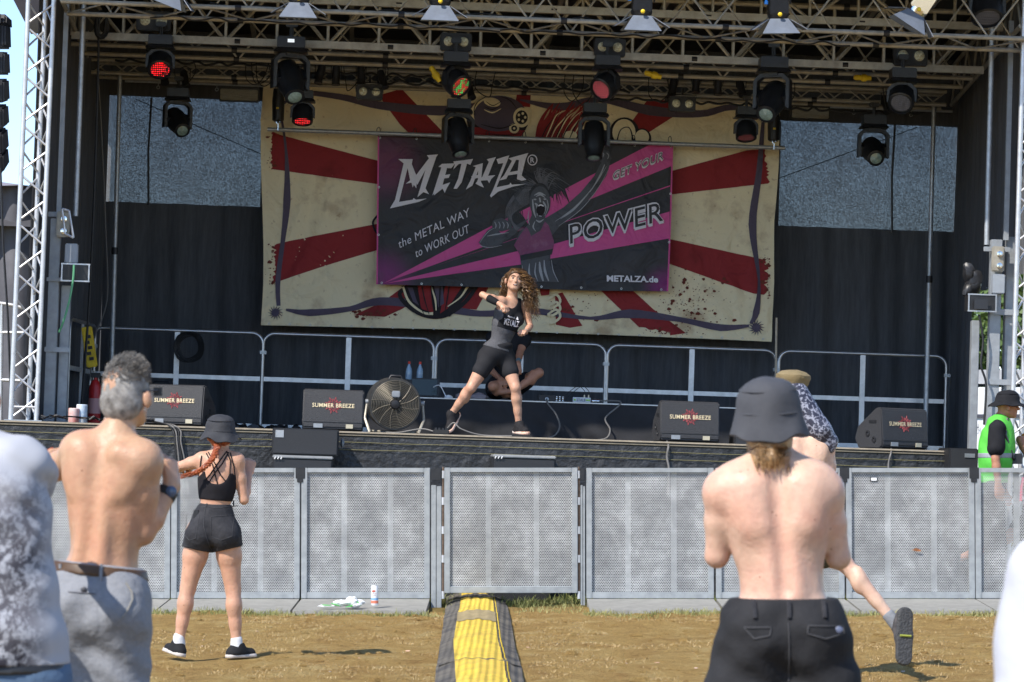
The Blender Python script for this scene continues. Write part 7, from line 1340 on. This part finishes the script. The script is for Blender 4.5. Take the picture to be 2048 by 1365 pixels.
def gh(k):
    a = random.uniform(0, 2 * PI); e = random.uniform(-.5, 1.5); n_ = Vector((math.cos(a) * math.cos(e), math.sin(a) * math.cos(e), math.sin(e))); st = hc + Vector((0, 0, .03)) + HA @ Vector((n_.x * .075, n_.y * .090, n_.z * .088)); l_ = .008 + .026 * max(0, n_.z) ** 1.2 * random.uniform(.5, 1.3); dr = (HA @ n_) * .5 + Vector((.35, .1, .7 if n_.z > 0 else -.6)) * .7 + Vector((random.gauss(0, .35), random.gauss(0, .35), random.gauss(0, .15)))
    dr.normalize()
    if n_.y > .75 and n_.z < .3: l_ = .004
    if abs(n_.x) > .8 and n_.z < .1: l_ = .0015
    return [st, st + dr * l_ * .5, st + dr * l_ + Vector((.012, -.006, -.004)) * (l_ / .04)]
f.mb('hair_tufts', strands(3600, gh, None, .0022, 3), HGR, cp)
m1 = MB(); q = hc + HA @ Vector((.078, .05, .01)); m1.tube([hc + HA @ Vector((.083, -.02, .008)), hc + HA @ Vector((.080, .08, .012))], .003, 5); m1.box(hc + HA @ Vector((.07, .1, .008)), (.03, .012, .03)); f.mb('sunglasses', m1, BLK)
for px in (150, 256): shoe(f, 'shoe', Vector((J(px, 1650).x, 0, .095)), (0, 1, 0), (0, 0, 1), SHOE, SOLE)
bt = thing('water_bottle', 'small clear bottle with an orange cap beyond the grey-haired man\'s left hand', 'bottle', W(97, 905, d4 + .5), stage=False); m1 = MB(); b0 = W(104, 905, d4 + .5); ax = Vector((-.45, 0, 1)).normalized().to_track_quat('Z', 'Y').to_matrix(); m1.lathe([(.008, .0), (.02, -.02), (.022, -.06), (.02, -.09)][::-1], b0, 12, ax); part('bottle_body', m1, BOT, bt); m1 = MB(); m1.lathe([(.01, .0), (.011, .015), (0, .016)], b0, 12, ax); part('cap', m1, M('cap_orange', (.75, .12, .03), .4), bt)
# ------------------------------------------------------------------ man in the printed white T-shirt, left edge
d5 = 9.4
f = Fig('person', 'person in a white T-shirt with dark back print, at the left edge', 20, 1784, d5); f.root.z = 0; f.t.matrix_world = Matrix.Translation(f.root); ROOTOFF[f.t.name] = f.root; J = f.J
P, N_ = J(30, 1340), J(-48, 880, .05); SL, SR = J(-150, 930, .1), J(52, 925, .0); HL, HR = J(-30, 1385, 0), J(70, 1385, 0)
tr, sb, ct = torso(P, N_, SL, SR, HL, HR, 1.05, False, 1, 1.1); hc = J(-62, 790, .1); hp_, hs, HA, HF = head(hc, (1, .1, 0), (0, 0, 1), 1, True, 1, N_)
El1, Wr1 = J(-200, 1080, .15), J(-150, 1010, .35); El2, Wr2 = J(58, 968, .28), J(50, 985, .55)
f.add('body', tr + hp_ + arm(SL, El1, Wr1) + arm(SR, El2, Wr2) + hand(Wr1, (0, .5, 1), (-1, 0, 0), (0, 1, 0), 1) + hand(Wr2, (0, .5, 1), (1, 0, 0), (0, 1, 0), 1) + leg(HL, J(-30, 1560), J(-40, 1740)) + leg(HR, J(75, 1560), J(80, 1740)), SK_T, .009, subs=sb + hs)
tm, N, L, B = node_mat('tshirt_print'); tc = N.new('ShaderNodeTexCoord'); B.inputs['Roughness'].default_value = .85; B.inputs['Specular IOR Level'].default_value = .2
mp = N.new('ShaderNodeMapping'); mp.inputs['Scale'].default_value = (1.2, .5, 1.0); mp.inputs['Rotation'].default_value = (0, .5, 0); L.new(tc.outputs['Object'], mp.inputs[0]); n1 = N.new('ShaderNodeTexNoise'); n1.inputs['Scale'].default_value = 26; n1.inputs['Detail'].default_value = 9; n1.inputs['Roughness'].default_value = .8; n1.inputs['Distortion'].default_value = .3; L.new(mp.outputs[0], n1.inputs[0])
sx = N.new('ShaderNodeSeparateXYZ'); L.new(tc.outputs['Object'], sx.inputs[0])
def band(o_, a_, b_, c_, d_):
    x1 = N.new('ShaderNodeMapRange'); x1.inputs[1].default_value = a_; x1.inputs[2].default_value = b_; L.new(o_, x1.inputs[0]); x2 = N.new('ShaderNodeMapRange'); x2.inputs[1].default_value = c_; x2.inputs[2].default_value = d_; x2.inputs[3].default_value = 1; x2.inputs[4].default_value = 0; L.new(o_, x2.inputs[0]); m_ = N.new('ShaderNodeMath'); m_.operation = 'MULTIPLY'; L.new(x1.outputs[0], m_.inputs[0]); L.new(x2.outputs[0], m_.inputs[1]); return m_.outputs[0]
mz = N.new('ShaderNodeMath'); mz.operation = 'MULTIPLY'; L.new(band(sx.outputs[2], .60, .70, 1.20, 1.34), mz.inputs[0]); L.new(band(sx.outputs[0], -.5, -.4, .07, .14), mz.inputs[1])
gt_ = ramp(N, [(.44, (0, 0, 0)), (.52, (1, 1, 1))]); L.new(n1.outputs[0], gt_.inputs[0]); mm = N.new('ShaderNodeMath'); mm.operation = 'MULTIPLY'; L.new(gt_.outputs[0], mm.inputs[0]); L.new(mz.outputs[0], mm.inputs[1])
n3 = N.new('ShaderNodeTexNoise'); n3.inputs['Scale'].default_value = 4; L.new(tc.outputs['Object'], n3.inputs[0]); pc_ = ramp(N, [(.40, (.045, .043, .055)), (.66, (.20, .195, .22))]); L.new(n3.outputs[0], pc_.inputs[0])
mx = N.new('ShaderNodeMixRGB'); L.new(mm.outputs[0], mx.inputs[0]); mx.inputs[1].default_value = (.40, .41, .45, 1); L.new(pc_.outputs[0], mx.inputs[2]); L.new(mx.outputs[0], B.inputs['Base Color'])
ts = [E(J(22, 1250), (.150, .14, .17), .06, ct), C(J(-10, 1000, 0), J(8, 1300, 0), .15, .15, .06)]
f.add('t_shirt', tr + ts + [C(SL, SL.lerp(El1, .55), .07, .085, .03), C(SR, SR.lerp(El2, .75), .068, .082, .03)], tm, .008, infl=.012, cuts=[((0, 0, -1), tuple(J(0, 1328)))], disp=wrinkles(.008, 3), subs=[E(N_ + Vector((0, 0, .06)), (.08, .09, .06), .01)])
JEA = M('jeans_blue', (.05, .09, .16), .85, 0, .3, 8, .4, 20, col2=(.09, .15, .24)); f.add('jeans', [E(J(20, 1355), (.17, .14, .14), .05), C(HL, J(-30, 1560), .11, .09, .05), C(HR, J(75, 1560), .11, .09, .05), C(J(-30, 1560), J(-40, 1750), .09, .075, .03), C(J(75, 1560), J(80, 1750), .09, .075, .03)], JEA, .009, infl=.012, disp=folds(.006, 12, 26), cuts=[((0, 0, 1), tuple(J(0, 1315)))])
f.add('belt', [E(J(20, 1355), (.17, .14, .14), .05)], BLK, .008, infl=.020, cuts=[((0, 0, 1), tuple(J(0, 1318))), ((0, 0, -1), tuple(J(0, 1344)))])
m1 = MB(); m1.ell(hc + Vector((0, -.01, .03)), (.082, .098, .1), 16, 10); f.mb('hair', m1, M('hair_dark', (.03, .02, .015), .6))
for px in (-40, 80): shoe(f, 'shoe', Vector((J(px, 1740).x, 0, .095)), (0, 1, 0), (0, 0, 1), SHOE, SOLE)
# ------------------------------------------------------------------ shirtless man in the bucket hat
d6 = 10.0
f = Fig('person', 'shirtless man in a charcoal bucket hat and black cargo shorts, seen from behind', 1565, 1730, d6); f.root.z = 0; f.t.matrix_world = Matrix.Translation(f.root); ROOTOFF[f.t.name] = f.root; J = f.J
P, N_ = J(1566, 1215), J(1545, 925, .02); SL, SR = J(1446, 985, .0), J(1648, 985, .0); HL, HR = J(1512, 1262), J(1622, 1262)
tr, sb, ct = torso(P, N_, SL, SR, HL, HR, .92, False, 1, 1.0)
tr += [C(J(1484, 1000, .0), J(1522, 1150, 0), .07, .05, .08), C(J(1620, 1000, .0), J(1602, 1150, 0), .07, .05, .08), C(J(1500, 975, -.045), J(1512, 1050, -.055), .05, .05, .06), C(J(1616, 975, -.045), J(1606, 1050, -.055), .05, .05, .06), C(N_, J(1470, 955), .05, .05, .05), C(N_, J(1630, 955), .05, .05, .05)]
hc = J(1538, 842, .04); hp_, hs, HA, HF = head(hc, Vector((1, -.1, 0)), Vector((-.02, .08, 1)), 1, True, 1.02, N_)
El1, Wr1 = J(1434, 1112, .05), J(1472, 1030, .28); El2, Wr2 = J(1677, 1115, .05), J(1640, 1030, .28)
f.add('body', tr + hp_ + arm(SL, El1, Wr1, 1.05, 1.08) + arm(SR, El2, Wr2, 1.05, 1.08) + hand(Wr1, (.3, .5, 1), (-1, .2, 0), (0, 1, 0), 1) + hand(Wr2, (-.3, .5, 1), (1, .2, 0), (0, 1, 0), 1) + leg(HL, J(1490, 1480), J(1480, 1690)) + leg(HR, J(1640, 1480), J(1665, 1690)), SK_P, .007, subs=sb + hs)
sh = f.add('shorts', [tr[0]] + tr[8:10] + [E(J(1567, 1255, .0), (.168, .125, .13), .06), E(J(1567, 1200, .01), (.158, .116, .06), .03), E(J(1520, 1275, -.07), (.09, .085, .1), .06), E(J(1616, 1275, -.07), (.09, .085, .1), .06), C(HL, J(1478, 1440), .11, .135, .05), C(HR, J(1652, 1440), .11, .135, .05)], cloth('shorts_cargo_black', (.018, .018, .020), (.03, .03, .033), 6, .5, 12), .007, infl=.012, cuts=[((0, 0, 1), tuple(J(0, 1196))), ((0, 0, -1), tuple(J(0, 1480)))], disp=wrinkles(.006, 2))
bv = BVHTree.FromPolygons([v.co.copy() for v in sh.data.vertices], [tuple(p.vertices) for p in sh.data.polygons])
for px in (1502, 1570, 1640): m1 = MB(); m1.tube([onx(bv, px, 1200, .004), onx(bv, px, 1216, .008), onx(bv, px, 1232, .004)], .008, 5); f.mb('belt_loop', m1, DENB, sh)
for pts in (((1605, 1262), (1640, 1272), (1680, 1262), (1678, 1248), (1606, 1246), (1605, 1262)), ((1480, 1250), (1500, 1272), (1530, 1266), (1534, 1250), (1480, 1250)), ((1568, 1240), (1570, 1300), (1572, 1360))): m1 = MB(); m1.tube(line_on(lambda a, b: onx(bv, a, b, .002), pts, 0), .003, 5); f.mb('pocket_flap', m1, SEAM, sh)
m1 = MB(); m1.ell(onx(bv, 1668, 1255, .006), (.014, .004, .012), 12, 6); f.mb('button', m1, M('button_blue', (.12, .14, .22), .4), sh)
HBR = M('hair_brown', (.22, .12, .05), .5, 0, .5, 22, col2=(.48, .30, .14), spec=.5); random.seed(17)
hr = f.add('hair', [E(hc + Vector((0, -.012, -.02)), (.083, .095, .10), .02), C(hc + Vector((-.005, -.055, -.08)), J(1541, 918, -.062), .055, .034, .05)], HBR, .006, cuts=[((0, 1, 0), tuple(hc + Vector((0, .04, 0))))], disp=lambda X, Y, Z: .004 * np.sin(130 * X + 20 * Z))
f.mb('hair_strands', strands(420, lambda k: (lambda a, q: [hc + Vector((math.sin(a) * .08, -math.cos(a) * .088, -.04)), hc + Vector((math.sin(a) * .074, -math.cos(a) * .10, -.10)), J(1540, 905, 0) + Vector((math.sin(a) * .05 + random.gauss(0, .006), -.09 - .02 * math.cos(a), random.uniform(-.07, .03))) if q < .7 else hc + Vector((math.sin(a) * .075, -math.cos(a) * .09, -.115 - .02 * random.random()))])(random.uniform(-1.4, 1.4), random.random()), None, .0028, 3), HBR, hr)
bucket_hat(f, hc + Vector((0, -.005, .028)), fr((1, 0, .02), (-.05, -.12, 1)), M('hat_slate', (.045, .047, .056), .85, 0, .2, 8, .35, 10, col2=(.065, .067, .076)), 1.08, .119, .072, 4)
for px in (1480, 1665): shoe(f, 'shoe', Vector((J(px, 1690).x, 0, .095)), (0, 1, 0), (0, 0, 1), SHOE, SOLE)
# ------------------------------------------------------------------ kicking man with the cap and bandana
d7 = 19.0
f = Fig('person', 'person in a khaki cap and paisley bandana kicking one bare leg out to the right', 1600, 1385, d7); f.root.z = 0; f.t.matrix_world = Matrix.Translation(f.root); ROOTOFF[f.t.name] = f.root; J = f.J
P, N_ = J(1618, 1075), J(1610, 845, .05); SL, SR = J(1560, 868, .05), J(1652, 885, .0); HL, HR = J(1590, 1092), J(1642, 1095)
tr, sb, ct = torso(P, N_, SL, SR, HL, HR, 1.05, False, 1, 1.0); hc = J(1586, 785, .06); hp_, hs, HA, HF = head(hc, Vector((1, .3, 0)), Vector((-.05, .05, 1)), 1, True, 1, N_)
El1, Wr1 = J(1530, 960, .1), J(1560, 900, .3); El2, Wr2 = J(1660, 990, .05), J(1625, 950, .25)
K2, A2 = J(1690, 1128, -.02), J(1790, 1246, -.12); K1, A1 = J(1592, 1210, .02), J(1590, 1316, 0)
f.add('body', tr + hp_ + arm(SL, El1, Wr1) + arm(SR, El2, Wr2) + hand(Wr1, (0, .5, 1), (-1, 0, 0), (0, 1, 0), 1) + hand(Wr2, (-.3, .5, 1), (1, 0, 0), (0, 1, 0), 1) + leg(HL, K1, A1) + leg(HR, K2, A2, .95), SK_P, .008, subs=sb + hs)
f.add('shorts', [tr[0]] + tr[8:10] + [C(HL, HL.lerp(K1, .6), .11, .1, .05), C(HR, HR.lerp(K2, .12), .10, .1, .05)], cloth('shorts_olive', (.06, .06, .045)), .008, infl=.014, disp=folds(.005, 14, 22))
kd = (A2 - K2).normalized(); f.add('sock', [C(A2 - kd * .06, A2 + kd * .02, .036, .040)], cloth('sock_grey', (.24, .25, .27), None, 8, .3, 80), .006, infl=.004)
shoe(f, 'shoe', A2 + kd * .015 + Vector((.02, 0, 0)), (-.05, -.12, -1), (-.25, 1, -.1), cloth('trail_shoe', (.05, .05, .055), (.11, .1, .1), 30), M('trail_sole', (.05, .05, .052), .7, 0, .3, 60, .6, 70), .30, 1.2, toes=M('lace_dark', (.04, .04, .04), .6), soleh=.03)
sh_c = A2 + kd * .015 + Vector((.02, 0, 0)); fd = Vector((-.05, -.12, -1)).normalized(); ud = Vector((-.25, 1, -.1)); ud = (ud - fd * ud.dot(fd)).normalized()
m1 = MB(); cc = sh_c - ud * .105 + fd * .075; m1.tube([cc + fd.cross(ud) * .036 - ud * .0, cc - ud * .001, cc - fd.cross(ud) * .036], .008, 6); f.mb('sole_stripe', m1, M('sole_lime', (.30, .33, .05), .7)); 
f.add('sock', [C(A1 + Vector((0, 0, .05)), A1 - Vector((0, 0, .03)), .037, .042)], cloth('sock_grey', (.24, .25, .27)), .006, infl=.003); shoe(f, 'shoe', Vector((A1.x, A1.y, .1)), (0, 1, 0), (0, 0, 1), SHOE, SOLE)
BAN, N, L, B = node_mat('bandana_paisley'); tc = N.new('ShaderNodeTexCoord'); v = N.new('ShaderNodeTexVoronoi'); v.inputs['Scale'].default_value = 26; v.feature = 'DISTANCE_TO_EDGE'; nz2 = N.new('ShaderNodeTexNoise'); nz2.inputs['Scale'].default_value = 30; nz2.inputs['Distortion'].default_value = 2; L.new(tc.outputs['Object'], v.inputs[0]); L.new(tc.outputs['Object'], nz2.inputs[0]); ad = N.new('ShaderNodeMath'); ad.operation = 'ADD'; L.new(v.outputs['Distance'], ad.inputs[0]); L.new(nz2.outputs[0], ad.inputs[1]); r = ramp(N, [(.50, (.30, .31, .38)), (.62, (.03, .032, .055))]); L.new(ad.outputs[0], r.inputs[0]); L.new(r.outputs[0], B.inputs['Base Color'])
f.add('bandana', [C(J(1592, 790, .0), J(1640, 860, -.05), .085, .07, .03), C(J(1600, 815, .02), J(1660, 885, -.02), .05, .055, .04), C(J(1615, 850, -.02), J(1560, 868, .02), .07, .06, .04), C(J(1640, 858, -.04), J(1655, 895, -.02), .06, .045, .04)], BAN, .008, disp=folds(.007, 30, 30, 1), subs=[E(J(1590, 905, -.1), (.14, .12, .12), .01)])
m1 = MB(); m1.lathe([(.09, -.02), (.098, .0), (.102, .02), (.11, .035), (.108, .055), (.08, .078), (.03, .086), (0, .087)], (0, 0, 0), 30)
for v_ in m1.v: v_ += Vector(mnoise.noise_vector(v_ * 14)) * .008; v_.y *= 1.1
A_ = fr((1, .2, -.06), (.05, 0, 1)); m1.v = [A_ @ v_ + hc + Vector((-.0, 0, .055)) for v_ in m1.v]; cpo = f.mb('cap', m1, cloth('cap_khaki', (.19, .145, .075), (.26, .2, .11), 9, .3, 30)); m1 = MB(); m1.ell(hc + Vector((-.05, .1, .05)), (.08, .07, .012), 16, 6); f.mb('cap_peak', m1, MATS['cap_khaki'], cpo)
m1 = MB(); m1.ell(hc + Vector((.0, -.085, .015)), (.05, .02, .022), 14, 8); f.mb('goggles_strap', m1, BLK)
# ------------------------------------------------------------------ steward in the green vest (standing on the barrier step)
d8 = 28.6; STEP = .26
f = Fig('person', 'steward in a bright green vest and black bucket hat standing behind the barrier, facing right', 1992, 1205, d8); f.root.z = STEP; f.t.matrix_world = Matrix.Translation(f.root); ROOTOFF[f.t.name] = f.root; J = f.J
P, N_ = J(1985, 968, .0), J(2000, 838, .02); SL, SR = J(1992, 858, .16), J(1994, 858, -.16); HL, HR = J(1987, 985, .09), J(1987, 985, -.09)
ct = fr(Vector((0, -1, 0)), N_ - P); 
def side_torso(P, N_, w=1.0):
    a = lambda t: P.lerp(N_, t); A = fr(Vector((0, -1, 0)), N_ - P); return [E(a(.02), (.16 * w, .12, .11), .05, A), E(a(.36), (.145 * w, .12, .15), .06, A), E(a(.66), (.165 * w, .125, .19), .06, A), E(a(.86), (.15 * w, .09, .08), .05, A), C(a(.97), SL.lerp(N_, .1), .05, .052, .05), C(a(.97), SR.lerp(N_, .1), .05, .052, .05)]
tr = side_torso(P, N_); hc = J(2015, 812, .0); hp_, hs, HA, HF = head(hc, Vector((0, -1, 0)), Vector((.05, 0, 1)), 1, True, 1.02, N_)
El1, Wr1 = J(1992, 930, .18), J(2010, 985, .15); El2, Wr2 = J(1991, 918, -.19), J(1997, 972, -.2)
K = J(1990, 1090); A = J(1988, 1190)
f.add('body', tr + hp_ + arm(SL, El1, Wr1) + arm(SR, El2, Wr2, 1.05) + hand(Wr1, (0.2, 0, -1), (0, 1, 0), (1, 0, 0), .5) + hand(Wr2, (.2, 0, -1), (0, -1, 0), (1, 0, 0), .45) + leg(HL, K + Vector((0, .1, 0)), A + Vector((0, .1, 0)), 1, 0) + leg(HR, K - Vector((0, .1, 0)), A - Vector((0, .1, 0)), 1, 0), SK_D, .007, subs=hs)
tsv = f.add('t_shirt', tr + [C(SL, SL.lerp(El1, .6), .065, .072, .03), C(SR, SR.lerp(El2, .62), .068, .078, .03)], JERB, .007, infl=.010, disp=folds(.004, 25, 30), subs=[E(N_ + Vector((0, 0, .06)), (.07, .08, .05), .01)])
GRN = M('vest_green', (.10, .52, .06), .7, 0, .12, 6, .5, 9); armh = [E(SL + Vector((.0, .05, -.02)), (.06, .09, .10), .01), E(SR + Vector((.0, -.05, -.02)), (.062, .09, .10), .01)]
vst = [E(P.lerp(N_, .5), (.175, .15, .3), .06, ct)]
vo = f.add('safety_vest', tr + vst, GRN, .007, infl=.018, disp=folds(.006, 22, 20), subs=armh + [E(N_ + Vector((.03, 0, .06)), (.08, .075, .06), .01)], cuts=[((0, 0, -1), tuple(J(0, 966)))])
f.add('reflective_band', tr + vst, M('reflective_grey', (.28, .29, .32), .4, 0, .1, 8), .007, vo, infl=.021, disp=folds(.006, 22, 20), cuts=[((0, 0, 1), tuple(J(0, 906))), ((0, 0, -1), tuple(J(0, 917)))], subs=armh)
f.add('trousers', [E(P, (.12, .165, .12), .05), C(HL, K + Vector((0, .1, 0)), .1, .08, .05), C(HR, K - Vector((0, .1, 0)), .1, .08, .05), C(K + Vector((0, .1, 0)), A + Vector((0, .1, 0)), .08, .07, .03), C(K - Vector((0, .1, 0)), A - Vector((0, .1, 0)), .08, .07, .03)], JERB, .009, infl=.01)
bucket_hat(f, hc + Vector((0, 0, .035)), fr((0, -1, 0), (.02, 0, 1)), JERB, 1.05, .155, .04, 2)
for q in (-.1, .1): shoe(f, 'shoe', Vector((A.x, q, .09)), (1, 0, 0), (0, 0, 1), SHOE, SHOE)
m1 = MB(); m1.tube([N_ + Vector((.05, -.1, 0)), J(2010, 870, -.17), J(2025, 915, -.1), J(2034, 925, .0)], .018, 6); m1.box(J(2030, 918, -.02), (.12, .1, .1)); f.mb('camera_bag', m1, BLK)
m1 = MB(); m1.tube([hc + HA @ Vector((.06, .075, .01)), hc + HA @ Vector((.02, .1, .01))], .006, 6); m1.tube([hc + HA @ Vector((.078, -.01, .012)), hc + HA @ Vector((.06, .075, .01))], .003, 5); f.mb('glasses', m1, BLK)
# ------------------------------------------------------------------ person beyond the right edge in the pit: forearm, wristbands and a bare leg in view
f = Fig('person', 'person beyond the right edge, only an elbow and a pink wristband in view', 2100, 1205, 28.9); f.root.z = 0; f.t.matrix_world = Matrix.Translation(f.root); ROOTOFF[f.t.name] = f.root; J = f.J
P, N_ = J(2095, 1020), J(2092, 868); SL, SR = J(2072, 885, .1), J(2112, 885, -.1); HL, HR = J(2080, 1035), J(2108, 1035)
tr, sb, ct = torso(P, N_, SL, SR, HL, HR, 1, False, -1); hc = J(2090, 830); hp_, hs, HA, HF = head(hc, (1, .5, 0), (0, 0, 1), -1, True, 1, N_)
El1, Wr1 = J(2040, 880, -.12), J(2062, 925, -.2); El2, Wr2 = J(2125, 945), J(2100, 985, -.1); K1, A1 = J(2000, 1085, -.2), J(1912, 1120, .12)
f.add('body', tr + hp_ + arm(SL, El1, Wr1) + arm(SR, El2, Wr2) + hand(Wr1, (0.2, 0, -1), (0, -1, 0), (-1, 0, 0), .5) + hand(Wr2, (-.2, 0, -1), (0, -1, 0), (-1, 0, 0), .5) + leg(HL, K1, A1, .95, 0) + leg(HR, J(2110, 1120), J(2110, 1190)), SK_D, .009, subs=hs)
f.add('t_shirt', tr + [C(SL, SL.lerp(El1, .5), .065, .075, .03), C(SR, SR.lerp(El2, .5), .065, .075, .03)], M('shirt_orange', (.7, .28, .05), .8), .009, infl=.012); f.add('shorts', [E(P, (.17, .13, .12), .05), C(HL, HL.lerp(K1, .5), .11, .1, .05), C(HR, J(2110, 1100), .11, .1, .05)], DENB, .009, infl=.01)
m1 = MB(); m1.ell(hc + Vector((0, .01, .03)), (.085, .1, .1), 16, 10); f.mb('hair', m1, MATS['hair_dark'])
m1 = MB(); m1.tube([J(2046, 955, -.3), J(2043, 975, -.3), J(2042, 1003, -.3)], .014, 6); f.mb('wristband', m1, M('band_pink', (.75, .08, .18), .6))
for a_ in (A1, J(2110, 1190)): shoe(f, 'shoe', a_ + Vector((0, 0, .02)), (-.4, -1, 0), (0, 0, 1), SHOE, SHOE)
# ------------------------------------------------------------------ blurred near person in white at the right edge
d10 = 6.6
f = Fig('person', 'close out-of-focus person in a white T-shirt at the right edge', 2140, 2147, d10); f.root.z = 0; f.t.matrix_world = Matrix.Translation(f.root); ROOTOFF[f.t.name] = f.root; J = f.J
P, N_ = J(2185, 1560), J(2180, 1075, .03); SL, SR = J(2108, 1165), J(2290, 1150); HL, HR = J(2120, 1620), J(2210, 1620)
tr, sb, ct = torso(P, N_, SL, SR, HL, HR, .95, False, 1); hc = J(2152, 985, .05); hp_, hs, HA, HF = head(hc, (1, 0, 0), (0, 0, 1), 1, True, .98, N_)
El1, Wr1 = J(2070, 1400, .05), J(2072, 1530, .2); El2, Wr2 = J(2290, 1380, .05), J(2270, 1500, .1); K1, A1, K2, A2 = J(2100, 1850, .1), J(2095, 2080), J(2230, 1850, .1), J(2240, 2080)
f.add('body', tr + hp_ + arm(SL, El1, Wr1, .95) + arm(SR, El2, Wr2, .95) + hand(Wr1, (.2, .4, -1), (-1, 0, 0), (0, 1, 0), .6) + hand(Wr2, (.2, .3, -1), (1, 0, 0), (0, 1, 0), .6) + leg(HL, K1, A1, .95) + leg(HR, K2, A2, .95), SK_F, .009, subs=sb + hs)
f.add('t_shirt', tr + [E(J(2185, 1450), (.17, .13, .2), .06), C(SL, SL.lerp(El1, .70), .062, .066, .03), C(SL, J(2110, 1450), .09, .12, .06), C(SR, SR.lerp(El2, .6), .07, .08, .03)], M('shirt_white', (.50, .51, .56), .8, 0, .06, 5, .4, 9), .009, infl=.012, disp=folds(.008, 14, 18), subs=[E(N_ + Vector((0, 0, .06)), (.08, .09, .06), .01)])
f.add('shorts', [E(P, (.165, .12, .12), .05), C(HL, HL.lerp(K1, .6), .1, .1, .05), C(HR, HR.lerp(K2, .6), .1, .1, .05)], DENB, .009, infl=.012)
m1 = MB(); m1.ell(hc + Vector((0, -.01, .03)), (.084, .1, .1), 16, 10); f.mb('hair', m1, HBR)
for a_ in (A1, A2): shoe(f, 'shoe', Vector((a_.x, a_.y, .095)), (0, 1, 0), (0, 0, 1), SHOE, SOLE)
bpy.context.view_layer.update()
